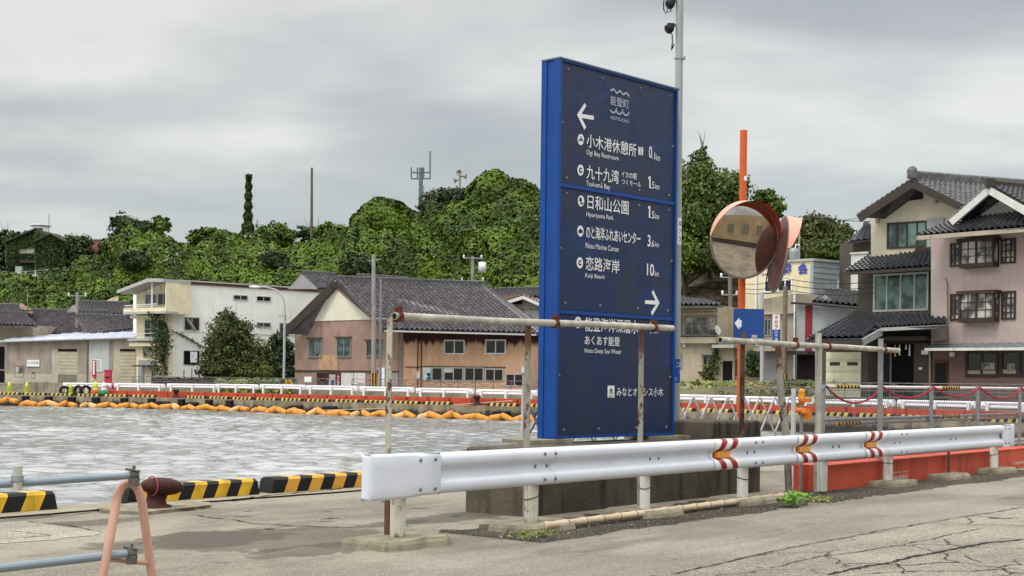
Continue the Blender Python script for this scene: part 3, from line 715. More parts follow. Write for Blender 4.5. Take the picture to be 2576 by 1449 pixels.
m_prope = M('dull_red_rope', '8a4a4a', .9)
pipe_fence(262, 536, 3.1, 27, 'grey pipe fence with sagging chain before the white three-storey building')
pipe_fence(545, 760, 3.1, 27, 'grey pipe fence with sagging chain along the grass beside the green bush')
pipe_fence(800, 1345, 3.1, 45, 'grey pipe fence with sagging ropes before the peach corrugated building', rope=m_prope)
pipe_fence(1712, 2660, 3.1, 62, 'grey pipe fence with sagging red ropes below the houses on the right', rope=m_prope)
def board(x0, y0, x1, y1, d, name, label, mat, letters=None):
    W_ = Wall(((x0-CX)/F*d, d), ((x1-CX)/F*d, d)); a0, a1, z0, z1 = W_.rect(x0, y0, x1, y1); mb = MB(); mb.wbox(W_, a0, a1, z0, z1, -.02, .02); th = thing(name, label, 'sign', W_.pt((a0+a1)/2, z0)); part('panel', mb, mat, th)
    if letters:
        mb = MB()
        for k in range(letters): zz = z1-(z1-z0)*(k+.7)/(letters+.4); mb.wbox(W_, a0+(a1-a0)*.15, a1-(a1-a0)*.15, zz-.02, zz+.03, .021, .028)
        part('lettering', mb, m_blk, th)
board(718, 956, 734, 968.5, fat(726)[0].y+4.0, 'notice_board', 'small yellow notice board hung on the fence below the street lamp', m_yel, 3)
board(766, 947.5, 783.5, 961, fat(775)[0].y+4.0, 'notice_board', 'white notice sheet hung on the fence before the pinkish wall', m_white)
# ================================================================ BUILDINGS
m_frame = M('aluminium_frame', 'b9bcb8', .45, .06, 4, metal=.2); m_bframe = M('brown_window_frame', '3a2e28', .5, .15, 4); m_gframe = M('weathered_sash', '8a877d', .6, .15, 4)
m_gl = glass('dark_window_glass', '14191b', .06); m_glc = glass('curtained_glass', '2b3b3c', .12, '56676a', 1.5); m_glt = glass('teal_curtain_glass', '31473f', .12, '6f8f86', .9)
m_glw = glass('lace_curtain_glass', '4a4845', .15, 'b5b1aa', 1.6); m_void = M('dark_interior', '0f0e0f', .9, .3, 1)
m_shut = ribbed('roller_shutter', 'b3ab93', 'z', .28, .6, .62, '6b6148', .5); m_shutw = ribbed('white_shutter', 'cfcfc9', 'z', .12, .6, .75)
m_shuty = ribbed('pale_yellow_shutter', 'd6d3b4', 'z', .55, .5, .6)
def tile_mat(name, c, rough=.32, var=.3, spec=.5):
    m, t, b = newmat(name); P = t.n('ShaderNodeTexCoord').outputs['Object']; cc = lin(c)
    k = t.mix(t.step(t.noise(P, 2.5, 5, .7), .3, .7), tuple(x*(1-var) for x in cc[:3])+(1,), tuple(x*(1+var*1.4) for x in cc[:3])+(1,))
    k = t.mix(t.step(t.noise(P, .5, 4, .6), .55, .75, 0, .35), k, lin('5a544a'))
    vt = t.n('ShaderNodeTexVoronoi', {'Vector': P, 'Scale': 3.2}); k = t.mix(t.step(t.n('ShaderNodeSeparateXYZ', {0: vt.outputs['Color']}).outputs[0], .2, .9, 0, .55), k, tuple(x*.45 for x in cc[:3])+(1,))
    setin(t, b, 'Base Color', k); b.inputs['Roughness'].default_value = rough; b.inputs['Specular IOR Level'].default_value = spec; return m
m_tile = tile_mat('black_glazed_tile', '646064', .34, .35); m_tile2 = tile_mat('black_shiny_tile', '3a3b40', .24, .25, .6); m_tileg = tile_mat('grey_roof_tile', '5c5b5d', .4); m_tileb = tile_mat('brownish_roof_tile', '8a7560', .6)
m_tiler = tile_mat('red_roof_tile', '8a4c44', .6); m_ridge = M('ridge_tile', '4b4a4b', .5, .25, 5); m_wood = M('weathered_bargeboard', '3e3833', .85, .3, 3); m_dbrown = M('dark_brown_trim', '3a322d', .6, .15, 3)
def tile_roof(eL, eR, rR, rL, root, mat, name='roof', cw=.34, rh=.3, ridge=True, slab=.14, bump=1.35, mr=None, rr=.13):
    eL, eR, rR, rL = map(Vector, (eL, eR, rR, rL)); nrm = (eR-eL).cross(rL-eL).normalized()
    if nrm.z < 0: nrm = -nrm
    nc = max(3, int(max((eR-eL).length, (rR-rL).length)/cw)); nr = max(2, int(((rL-eL).length+(rR-eR).length)/2/rh))
    prof = [(0, 0), (.3, .0), (.5, .085), (.8, .06)]; us = [((c+f)/nc, h) for c in range(nc) for f, h in prof]+[(1.0, 0)]
    vs = []
    for r in range(nr): vs += [(r/nr, .05), ((r+.97)/nr, 0.0)]
    P = []
    for u_, hu in us:
        a, b = eL.lerp(eR, u_), rL.lerp(rR, u_); P.append([a.lerp(b, v_)+nrm*(hu+hv)*bump for v_, hv in vs])
    mb = MB(); mb.grid(P, 0, False)
    d = -nrm*slab; mb.hexa([eL+d, eR+d, rR+d, rL+d, eL-nrm*.01, eR-nrm*.01, rR-nrm*.01, rL-nrm*.01])
    o = part(name, mb, mat, root)
    if ridge:
        mb = MB(); t = (rR-rL).normalized(); k = max(2, int((rR-rL).length/.35))
        mb.box((rL+rR)/2+nrm*0+Vector((0, 0, rr*.5)), ((rR-rL).length/2, rr*.8, rr), t, t.cross(Vector((0, 0, 1))).normalized(), Vector((0, 0, 1)))
        for i in range(k):
            c = rL.lerp(rR, (i+.5)/k)+Vector((0, 0, rr*1.5)); mb.tube([c-t*.16, c+t*.15], [rr*.75, rr*.85], 8)
        part('ridge', mb, mr or m_ridge, o)
    return o
def house(name, label, W, cat='house', group=None):
    c = W.pt(W.len/2, 0); return thing(name, label, cat, (c.x, c.y, 0), group)
def pwall(W, px, depth, name, mat, root, o=0.0, z0=None, label=None):
    pts = [W.uv(x, y) for x, y in px]
    if z0 is not None: pts = [(a, z0 if i in (0, 1) else z) for i, (a, z) in enumerate(pts)]
    mb = MB(); mb.wprism(W, pts, o, o-depth); return part(name, mb, mat, root, label)
def panel(W, r, name, mat, root, o0=-.03, o1=.04, label=None, z0=None):
    a0, a1, b0, b1 = W.rect(*r); mb = MB(); mb.wbox(W, a0, a1, b0 if z0 is None else z0, b1, o0, o1); return part(name, mb, mat, root, label)
def win(W, r, root, mull=1, fm=None, gm=None, fw=.06, hbar=0, o=0.0, name='window', sill=False, label=None):
    a0, a1, b0, b1 = W.rect(*r); mb = MB(); fm = fm or m_frame
    mb.wbox(W, a0, a1, b1-fw, b1, o-.03, o+.07); mb.wbox(W, a0, a1, b0, b0+fw, o-.03, o+(.12 if sill else .07))
    mb.wbox(W, a0, a0+fw, b0+fw, b1-fw, o-.03, o+.07); mb.wbox(W, a1-fw, a1, b0+fw, b1-fw, o-.03, o+.07)
    for i in range(mull):
        c = a0+(a1-a0)*(i+1)/(mull+1); mb.wbox(W, c-fw*.45, c+fw*.45, b0+fw, b1-fw, o-.03, o+.055)
    for i in range(hbar):
        c = b0+(b1-b0)*(i+1)/(hbar+1); mb.wbox(W, a0+fw, a1-fw, c-fw*.35, c+fw*.35, o-.03, o+.05)
    q = part(name, mb, fm, root, label); mb = MB(); mb.wbox(W, a0+fw, a1-fw, b0+fw, b1-fw, o-.03, o+.02); part('pane', mb, gm or m_gl, q); return q
def bar(W, x0, y0, x1, y1, r_, name, mat, root, o=.08, n=6):
    a, b = W.uv(x0, y0), W.uv(x1, y1); mb = MB(); mb.tube([W.pt(*a, o), W.pt(*b, o)], r_, n); return part(name, mb, mat, root)
# ---- grey warehouse at the left
W = PW(14, 112, 362, 109.5); h = house('warehouse', 'long low grey-brown warehouse with two roller shutters and a pale corrugated roof', W, 'warehouse')
m_wh = ribbed('brown_grey_sheet', '9a8f83', 'x', .9, .8, .93, '5f544a', .55, .15, .14); m_whc = M('beige_render', 'b5ad9a', .85, .12, 1.5, stain='6e6657', samt=.4); m_pale = M('pale_grey_panel', 'b4bcb6', .7, .08, 1.5, stain='8a8f88', samt=.4)
pwall(W, [(14, 990), (222, 990), (222, 855), (14, 861)], 8, 'wall', m_wh, h, 0, 0); pwall(W, [(222.5, 990), (362, 990), (362, 850), (222.5, 855)], 8, 'wall', m_whc, h, .02, 0)
panel(W, (225, 857, 275, 936), 'wall_panel', m_pale, h, 0, .05); panel(W, (275.5, 857, 285, 932), 'wall_panel', m_wh, h, 0, .05)
panel(W, (14, 941, 222, 990), 'plinth', m_whc, h, 0, .05, z0=0); panel(W, (219.5, 857, 222.3, 990), 'downpipe', m_dsteel, h, 0, .12, z0=0)
for x0, xs, x1 in ((131, 147, 194.5), (288, 303, 341)):
    panel(W, (x0, 879, x1+3, 990), 'door_recess', m_whc, h, 0, .03, z0=0); s_ = panel(W, (xs, 880, x1, 990), 'roller_shutter', m_shut, h, .01, .05, z0=0)
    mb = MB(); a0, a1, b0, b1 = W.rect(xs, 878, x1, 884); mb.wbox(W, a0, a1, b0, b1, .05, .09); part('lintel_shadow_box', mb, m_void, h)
win(W, (37, 919, 60, 949), h, 1, m_gframe, m_glw); win(W, (80, 935, 89, 952), h, 0, m_gframe, m_gl); win(W, (239, 904, 256, 934), h, 0, m_white, glass('blue_glass', '2c5a66', .1), .08)
tile_roof(at(9, 859, 111.4), at(352, 848, 109), at(352, 822, 121), at(13, 853, 113.5), h, M('pale_blue_sheet_roof', 'a9aebb', .45, .12, 2, metal=.3), 'roof', 1.0, .75, False, .1, .5)
a0, b0 = W.uv(10, 860), W.uv(350, 850); mb = MB(); mb.tube([W.pt(*a0, .55), W.pt(*b0, .55)], .09, 8); part('gutter', mb, M('gutter_grey', 'a4a7ad', .5), h)
# lettering helper: real glyph outlines, flat and thin
def text_mesh(txt, off=0.0):
    c = bpy.data.curves.new('t', 'FONT'); c.body = txt; c.fill_mode = 'FRONT'; c.offset = off; c.size = 1; c.resolution_u = 4; c.dimensions = '2D'
    o = bpy.data.objects.new('t', c); COL.objects.link(o); dg = bpy.context.evaluated_depsgraph_get(); dg.update()
    me = bpy.data.meshes.new_from_object(o.evaluated_get(dg)); v = [tuple(q.co) for q in me.vertices]; f = [tuple(p.vertices) for p in me.polygons]
    bpy.data.objects.remove(o); bpy.data.curves.remove(c); bpy.data.meshes.remove(me); return v, f
def letter(W, r, txt, mat, root, o=.03, name='lettering', off=0.0, flip=False, wall_rect=None):
    """fit text into a rectangle (photo pixels) on a wall"""
    v, f = text_mesh(txt, off); a0, a1, b0, b1 = wall_rect or W.rect(*r)
    if not v: return None
    xs_ = [p[0] for p in v]; ys_ = [p[1] for p in v]; sx = (a1-a0)/(max(xs_)-min(xs_)); sy = (b1-b0)/(max(ys_)-min(ys_))
    mb = MB(); mb.add([W.pt(a0+(p[0]-min(xs_))*sx, b0+(p[1]-min(ys_))*sy, o) for p in v], f); return part(name, mb, mat, root)
m_ink = M('dark_blue_lettering', '1f2f52', .6, .05)
q = panel(W, (69, 905.5, 100, 922), 'sign_plate', m_white, h, .02, .09); letter(W, (71, 909, 98, 916), 'そらの石油倉庫', m_ink, q, .095)
# ---- tiled houses behind the warehouse
m_beige = M('beige_wall', 'a39a88', .85, .12, 1.2, stain='6d6657', samt=.4); m_greyw = M('grey_wall', '9a9a98', .85, .1, 1.5)
W = PW(-160, 116.5, 83, 115); h = house('tiled_house', 'grey-beige house at the far left with hipped dark tile roof next to the warehouse', W)
pwall(W, [(-160, 990), (83, 990), (83, 818), (-160, 816)], 6, 'wall', m_beige, h, 0, 0); tile_roof(at(-170, 817, 114.2), at(96, 820, 113), at(47, 772, 118), at(-170, 771, 119), h, m_tile)
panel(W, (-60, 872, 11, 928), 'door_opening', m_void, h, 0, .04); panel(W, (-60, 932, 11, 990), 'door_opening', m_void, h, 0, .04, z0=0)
def roof_house(lab, e1, e2, r2, r1, de, dr, tm, gable=None, wm=None, wall_y=990, name='tiled_house', **k):
    d = (de+dr)/2; W = PW(e1[0]+4, d, e2[0]-4, d); h = house(name, lab, W); y = max(e1[1], e2[1])
    zt = min(W.uv(*e1)[1], W.uv(*e2)[1])+.15; a1 = W.len
    mb = MB(); mb.wbox(W, 0, a1, 0, zt, -3, .3); part('wall', mb, wm or m_beige, h)
    tile_roof(at(*e1, de), at(*e2, de), at(*r2, dr), at(*r1, dr), h, tm, **k)
    if gable: Wg = PW(gable[0][0], de+.3, gable[-1][0], de+.25); pwall(Wg, gable, .3, 'gable', wm or m_greyw, h)
    return h
roof_house('wide dark tiled house roof directly above the pale warehouse roof', (92, 842), (348, 838), (274, 788), (54, 783), 118, 122, m_tile)
roof_house('small dark tiled roof with ornate ridge end, lowest of the roofs beside the white building', (214, 843), (349, 826), (319, 800), (189, 796), 115.5, 117.8, m_tile)
roof_house('dark tiled house higher up the slope, just left of the white building', (176, 792), (350, 792), (327, 766), (194, 763), 121.5, 124.5, m_tile, [(160, 792), (176, 792), (196, 790), (184, 767)], m_greyw)
roof_house('house with faded pink striped sheet roof at the left edge below the vines', (-120, 784), (84, 783), (56, 766), (-120, 763), 120, 123, m_tiler and tile_mat('faded_pink_roof', 'a58e80', .6), name='sheet_roof_house', ridge=False)
# ---- white three-storey building
m_wb = M('white_render', 'e9eae3', .85, .05, .8, stain='a8a38c', samt=.3, ssc=.8); m_cr = M('cream_render', 'ded4b4', .85, .08, 1.0, stain='8b7f60', samt=.5); m_slab = M('grey_roof_slab', 'a9aaa4', .8, .1, 2); m_bfas = M('brown_fascia', '5c3b32', .7, .15, 3)
WF = PW(343, 109, 424.5, 107); WS = PW(424, 107.2, 806, 114.5); h = house('white_building', 'abandoned white three-storey building with cream balconies, ivy and broken windows', WF, 'building')
pwall(WS, [(424, 990), (806, 990), (806, 731), (424, 709)], 8, 'side_wall', m_wb, h, 0, 0)
pwall(WF, [(343, 990), (424, 990), (424, 790), (343, 790)], 4, 'front_wall', m_cr, h, 0, 0); pwall(WF, [(343, 790), (450, 790), (450, 712), (413, 712), (343, 740)], 1.2, 'front_wall', m_cr, h, .0)
# upper loggia: floor slab, cheek, roof
panel(WF, (342, 786, 450, 791.5), 'balcony_floor', m_slab, h, 0, 1.3); panel(WF, (343, 777, 448, 786), 'balcony_parapet', m_cr, h, 1.2, 1.3); panel(WF, (448.2, 712, 450.3, 786), 'balcony_cheek', m_cr, h, 0, 1.3)
mb = MB(); pts = [WF.uv(*p) for p in ((334, 741), (334, 733.5), (412, 703.5), (451, 704.5), (451, 712.5), (413, 712.5))]; mb.wprism(WF, pts, -1.2, 1.6); part('roof', mb, m_slab, h)
mb = MB(); pts = [WS.uv(*p) for p in ((450, 713.5), (450, 706.5), (808, 729), (808, 735))]; mb.wprism(WS, pts, .12, -8.2); part('roof_edge', mb, m_bfas, h)
mb = MB(); pts = [WS.uv(*p) for p in ((450, 707), (450, 704), (808, 726), (808, 729.5))]; mb.wprism(WS, pts, .2, -8.2); part('roof_edge', mb, m_slab, h)
bar(WF, 413, 787, 413, 713, .07, 'post', m_whitedirty, h, 1.2); bar(WF, 344, 771.5, 425, 766.5, .035, 'railing', m_whitedirty, h, 1.22); bar(WF, 344, 776, 425, 771, .02, 'railing', m_whitedirty, h, 1.22)
win(WF, (366, 740, 395, 768), h, 1, m_frame, m_glc); win(WF, (398, 738, 426, 768), h, 1, m_frame, m_gl)
panel(WF, (340, 794, 413, 801), 'ledge', m_cr, h, 0, .5); win(WF, (364.5, 803, 413, 852), h, 2, m_frame, m_gl, .07, 1); bar(WF, 344, 842, 413, 838, .03, 'railing', m_whitedirty, h, .65); bar(WF, 344, 851, 413, 848, .03, 'railing', m_whitedirty, h, .65)
panel(WF, (341, 853, 413, 858), 'balcony_floor', m_slab, h, 0, .8); panel(WF, (340, 862, 414, 871), 'ledge', m_cr, h, 0, .6)
win(WF, (361.5, 872, 376, 899), h, 0, m_gframe, m_glw); panel(WF, (348, 906, 390, 990), 'entrance', m_greyw, h, 0, .04, z0=0); panel(WF, (366, 920, 389, 990), 'door', m_cr, h, .04, .08, z0=0); panel(WF, (358, 919, 396, 922.5), 'canopy', m_dbrown, h, 0, 1.0)
for r in ((586, 742, 623, 755.5), (644.5, 745, 681, 758.5), (585.5, 809.5, 623, 823), (644.5, 811, 681, 824)): win(WS, r, h, 1, m_frame, m_gl if r[1] < 760 else m_glc)
q = win(WS, (462.5, 797.5, 502, 832), h, 1, m_frame, m_gl); mb = MB(); a, b = WS.uv(469, 801), WS.uv(489, 830); mb.tube([WS.pt(*a, .07), WS.pt(*b, .07)], .13, 4); part('fallen_board', mb, m_greyw, q)
q = win(WS, (462, 882.5, 501, 917.5), h, 1, m_dbrown, m_gl); a0, a1, b0, b1 = WS.rect(478, 885, 495, 912); mb = MB(); mb.wbox(WS, a0, a1, b0, b1, .03, .08); part('white_board', mb, m_white, q)
win(WS, (702, 812, 735, 838), h, 1, m_frame, m_glc); panel(WS, (424, 840, 806, 841.2), 'joint_line', m_slab, h, 0, .03)
# ---- dark board fence in front of it
W = PW(380, 100.5, 541, 98); th = thing('board_fence', 'dark brown board fence with thin stakes before the white building and bush', 'fence', W.pt(W.len/2, 0))
mb = MB(); a0, a1, b0, b1 = W.rect(380, 950, 541, 990)
k_ = int((a1-a0)/.5)
for i in range(k_): mb.wbox(W, a0+(a1-a0)*i/k_+.01, a0+(a1-a0)*(i+1)/k_-.01, 0, b1+.03*math.sin(i*2.1), -.04, .0)
part('boards', mb, M('dark_fence_boards', '3d3430', .9, .3, 2), th)
for x, y in ((381, 929), (461, 930), (481, 927), (498, 932), (501, 927)):
    a, b = W.uv(x, y); mb = MB(); mb.tube([W.pt(a, 0, -.08), W.pt(a, b, -.08)], .035, 5); part('stake', mb, m_blk, th)
# ---- pinkish gable house with peach corrugated side
m_pk = ribbed('faded_pink_sheet', '9b8174', 'x', .12, .8, .96, '6d5044', .65, .15, .13); m_pe = ribbed('peach_corrugated_sheet', 'dcb391', 'x', .16, .75, .9, '8a5c44', .4, .4, .1, (4.45, 4.8, '4a2b24'))
m_gab = M('cream_gable_plaster', 'd6d3c0', .85, .05, 1)
WG = PW(742, 99, 1003, 94.5); WL = PW(1003, 94.3, 1334, 92.6); h = house('gable_house', 'large house with dark tiled roof, cream gable, faded pink front and peach corrugated side', WL)
pwall(WG, [(742, 990), (1003, 990), (1003, 836), (850, 712), (742, 818)], 6, 'front_wall', m_pk, h, 0, 0)
pwall(WL, [(1003.5, 990), (1334, 990), (1334, 836), (1003.5, 834)], 9, 'side_wall', m_pe, h, 0, 0); pwall(WG, [(769, 808.5), (937, 804), (848, 729)], .05, 'gable', m_gab, h, .06)
panel(WG, (741, 932, 1003, 935), 'drip_board', m_dbrown, h, 0, .09); panel(WG, (802, 893, 850, 931), 'wall_patch', M('lighter_sheet_patch', 'b3906f', .8, .15, 2, stain='7a5a48', samt=.5), h, 0, .03)
rf = (at(846, 703, 97.3), at(1206, 717, 99.5)); eL_, eR_ = at(964, 828, 91.6), at(1349, 838, 91.2)
ro = tile_roof(eL_, eR_, rf[1], rf[0], h, m_tile, 'roof', .33, .3, True, .2, 1.25)
lf = at(709, 837, 98.2); bk = rf[1]-rf[0]; tile_roof(lf+bk, lf, rf[0], rf[1], h, m_tile, 'roof', .33, .3, False, .2)
hr = eR_+Vector((1.5, 9, .1)); tile_roof(eR_+Vector((.05, .1, 0)), hr, rf[1]+Vector((.3, .1, 0)), rf[1], h, m_tile, 'roof', .33, .3, False, .15)
def beam(p, q, w_, hh, name, mat, root):
    p, q = Vector(p), Vector(q); t = (q-p).normalized(); y = Vector((-t.y, t.x, 0)).normalized(); z = t.cross(y); z = z if z.z > 0 else -z
    mb = MB(); mb.box((p+q)/2, ((q-p).length/2, w_/2, hh/2), t, y, z); return part(name, mb, mat, root)
beam(lf+Vector((0, -.35, -.28)), rf[0]+Vector((0, -.35, -.28)), .12, .55, 'bargeboard', m_wood, h); beam(rf[0]+Vector((.1, -.3, -.3)), at(978, 826, 93.2)+Vector((0, -.25, -.1)), .12, .34, 'bargeboard', m_wood, h)
beam(eL_+Vector((.1, -.1, -.12)), eR_+Vector((0, -.1, -.12)), .1, .1, 'gutter', m_frame, h); q0, q1 = eL_.lerp(rf[0], .16), eR_.lerp(rf[1], .16); beam(q0+Vector((0, 0, .15)), q1+Vector((0, 0, .15)), .06, .06, 'snow_guard_rail', m_frame, h)
for r in ((777, 852, 811, 899), (848, 849.5, 884, 898.5), (922, 857, 961, 897)): win(WG, r, h, 1, m_gframe, m_glc, .06, 0, 0, 'window', True); panel(WG, (r[0]-3, r[1]-2.5, r[2]+1, r[1]), 'window_hood', m_dbrown, h, 0, .2)
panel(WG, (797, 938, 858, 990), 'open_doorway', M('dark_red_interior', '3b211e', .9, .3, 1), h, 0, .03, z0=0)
q = panel(WG, (829, 942, 845, 976), 'poster', M('grey_poster', 'a7a5a0', .7), h, .03, .06); panel(WG, (834, 956, 842, 974), 'poster_print', M('poster_blue', '39507c', .7), q, .06, .064)
q = panel(WG, (847, 940, 857, 975), 'poster', M('wine_red_poster', '7d2a35', .7), h, .03, .06); letter(WG, (849, 943, 855, 970), '大\n漁', m_white, q, .065)
for r in ((859, 938, 889.5, 990), (891.5, 938, 920, 990)): panel(WG, r, 'shutter', m_shutw, h, 0, .05, z0=0)
panel(WG, (959, 925, 973.5, 978), 'cabinet', m_white, h, 0, .3); panel(WG, (943, 930, 949, 948), 'meter_box', m_white, h, 0, .15); panel(WG, (988, 934, 1002, 990), 'side_door', m_greyw, h, 0, .05, z0=0)
panel(WL, (1004, 838, 1014, 990), 'corner_strip', M('dull_mauve_strip', '8d7f7a', .8, .1), h, 0, .05, z0=0); panel(WL, (1050, 838, 1052, 990), 'downpipe', m_dbrown, h, 0, .07, z0=0); panel(WL, (1059, 838, 1061, 990), 'downpipe', m_dbrown, h, 0, .07, z0=0)
for r in ((1117, 855, 1169.5, 891.5), (1221, 854, 1273, 891)): win(WL, r, h, 1, m_white, m_gl, .08, 0, 0, 'window', True)
for r in ((1086, 924, 1114, 960), (1116, 924, 1166, 960), (1168.5, 924, 1217.5, 959.5), (1220.5, 927.5, 1267, 959), (1272, 940, 1317, 972)): win(WL, r, h, 1 if r[2]-r[0] > 30 else 0, m_frame, m_gl, .07)
panel(WL, (1118.5, 926, 1139, 937), 'blank_pane', m_whitedirty, h, .02, .05); panel(WL, (1060, 922, 1272, 924), 'drip_board', m_dbrown, h, 0, .08); panel(WL, (1020, 922.5, 1060, 924.5), 'drip_board', m_dbrown, h, 0, .07)
q = panel(WL, (1065, 924.5, 1084, 958), 'election_poster', M('pale_poster', 'd4e2e4', .6), h, .0, .06)
mb = MB(); W = WL; a, b = W.uv(1079, 942); mb.lathe([(0, -.02), (.13, -.01), (.13, .01), (0, .02)], W.pt(a, b, .07), (W.n.x, W.n.y, 0), 12); pts = [W.uv(*p) for p in ((1073, 958), (1084, 958), (1084, 949), (1079, 946), (1074, 950))]; mb.wprism(W, pts, .062, .075); part('figure_print', mb, M('teal_print', '2a6a78', .7), q)
panel(WL, (1050.5, 934, 1058.5, 952), 'meter_box', m_whitedirty, h, 0, .2); panel(WL, (1312, 922, 1320, 938), 'meter_box', m_whitedirty, h, 0, .2); bar(WL, 1333, 838, 1333, 985, .06, 'downpipe', m_white, h, .1)
# ---- small roofs behind it
roof_house('small grey gabled house with dark tile roof peeping up behind the cream gable', (800, 727), (866, 728), (845, 694), (758, 688), 107, 110, m_tile, [(724, 727), (800, 727), (758, 690)], m_greyw)
roof_house('low dark tile roof just showing over the ridge of the gable house', (888, 714), (1044, 718), (1026, 705), (896, 696), 110, 112, m_tile)
# ---- white house left of the big sign
W = PW(1248, 101, 1400, 99); h = house('white_house', 'white plastered house with brown tiled gable between the peach wall and blue sign', W); m_wp = M('white_plaster', 'c9c9c2', .85, .08, 1, stain='8d8676', samt=.45)
pwall(W, [(1250, 990), (1400, 990), (1400, 785), (1372, 770), (1315, 748), (1250, 772)], 7, 'wall', m_wp, h, 0, 0)
tile_roof(at(1252, 768, 99.5), at(1317, 747, 99.5), at(1312, 744, 104), at(1226, 748, 104), h, m_tileb, 'roof', .3, .3, False, .12); tile_roof(at(1315, 747, 99.2), at(1410, 788, 98.6), at(1410, 772, 104), at(1313, 742, 104), h, m_tileb, 'roof', .3, .3, False, .12)
beam(at(1250, 769, 99.2), at(1316, 748, 99), .1, .22, 'bargeboard', m_whitedirty, h); beam(at(1316, 748, 99), at(1400, 785, 98.5), .1, .22, 'bargeboard', m_whitedirty, h)
panel(W, (1286.5, 757, 1314, 765), 'gable_vent', m_dbrown, h, 0, .05); panel(W, (1254, 777, 1400, 779.5), 'trim', m_beige, h, 0, .05); panel(W, (1324, 794, 1336, 803), 'vent_box', m_bfas, h, 0, .15); panel(W, (1294, 794, 1306, 797), 'vent_hood', m_whitedirty, h, 0, .15)
panel(W, (1337, 883, 1400, 990), 'open_doorway', m_void, h, 0, .05, z0=0); tile_roof(at(1334, 857, 98.2), at(1405, 846, 97.8), at(1405, 832, 99.6), at(1334, 842, 99.8), h, tile_mat('faded_red_roof', '9a6f62', .6), 'porch_roof', .3, .3, False, .1); panel(W, (1334, 860, 1400, 866), 'porch_beam', m_whitedirty, h, 0, .8)
roof_house('long dark tile roof behind the white plastered house', (1222, 752), (1420, 745), (1420, 727), (1228, 734), 104, 107, m_tile)
# ================================================================ RIGHT-HAND HOUSES
# ---- old beige house
W = PW(1640, 85.5, 1808, 83.5); h = house('beige_house', 'old beige house with wooden balcony windows, right behind the blue sign and its pole', W); m_ob = M('old_beige_render', 'b6ab92', .85, .1, 1, stain='7c705a', samt=.45)
pwall(W, [(1640, 1010), (1806, 1010), (1806, 767), (1640, 767)], 6, 'wall', m_ob, h, 0, 0); tile_roof(at(1630, 769, 83.2), at(1820, 769, 81.6), at(1772, 757, 85.5), at(1630, 740, 88), h, m_tileg, 'roof', .3, .3, False, .12)
for y in (771, 779, 787): panel(W, (1640, y, 1806, y+5), 'fascia_board', m_ob if y != 779 else m_beige, h, 0, .12+(.787-y/1000)*3)
panel(W, (1640, 848, 1806, 864), 'balcony', m_ob, h, 0, .5); panel(W, (1640, 846, 1806, 848.5), 'balcony_edge', m_dbrown, h, 0, .55)
win(W, (1722, 795, 1804, 846), h, 3, m_gframe, m_glw, .1, 1); win(W, (1640, 795, 1716, 846), h, 2, m_gframe, m_gl, .1, 1); bar(W, 1722, 831, 1804, 832, .03, 'railing', m_dsteel, h, .4); bar(W, 1722, 842, 1804, 842, .02, 'railing', m_dsteel, h, .4)
win(W, (1768, 894, 1794, 940), h, 1, m_gframe, m_gl, .07); panel(W, (1765, 888, 1798, 893), 'window_hood', m_gframe, h, 0, .35); win(W, (1690, 888, 1715, 928), h, 1, m_gframe, m_gl, .07); panel(W, (1720, 865, 1727, 873), 'lamp_box', m_white, h, 0, .2)
th = thing('satellite_dish', 'small white satellite dish at the right corner of the old beige house', 'satellite dish', W.pt(*W.uv(1812, 835), .3)); q = W.pt(*W.uv(1812, 831), .5); mb = MB(); mb.lathe([(0, -.06), (.2, -.03), (.3, .04), (.28, .04), (.18, -.01), (0, -.04)], q, (.75, -.6, .3), 14); part('dish', mb, m_white, th)
mb = MB(); mb.tube([q, q+Vector((.15, -.4, -.25))], .02, 5); mb.tube([q, q+Vector((-.3, .5, -.2))], .03, 5); part('arm', mb, m_dsteel, th)
# ivy on it
def ivy(pxs, W, o, n_, size, name, label, seed, mat):
    r = np.random.default_rng(seed); P = []
    for (x0, y0, w0), (x1, y1, w1) in zip(pxs, pxs[1:]):
        k = int(n_*abs(y1-y0)*(w0+w1)); 
        for _ in range(k):
            f = r.random(); x = x0+(x1-x0)*f+(w0+(w1-w0)*f)*r.normal()*.5; a, z = W.uv(x, y0+(y1-y0)*f); P.append(tuple(W.pt(a, z, o*r.random()+.03)))
    P = np.array(P); Q = np.tile([W.n.x, W.n.y, .5], (len(P), 1)); base = P.mean(0); base[2] = P[:, 2].min(); th = thing(name, label, 'climbing plant', base)
    ob = bpy.data.objects.new('foliage', leaf_mesh('foliage', P-base, Q, size, mat)); COL.objects.link(ob); ob.parent = th
    mb = MB(); mb.tube([W.pt(*W.uv(x, y), .06) for x, y, w_ in pxs], .035, 5); part('stem', mb, m_bark, th); return th
ivy([(1803, 858, 5), (1802, 890, 8), (1797, 915, 14), (1785, 940, 24), (1782, 970, 26)], W, .5, .07, .22, 'climbing_ivy', 'bright green ivy climbing the corner of the old beige house', 3, m_bush)
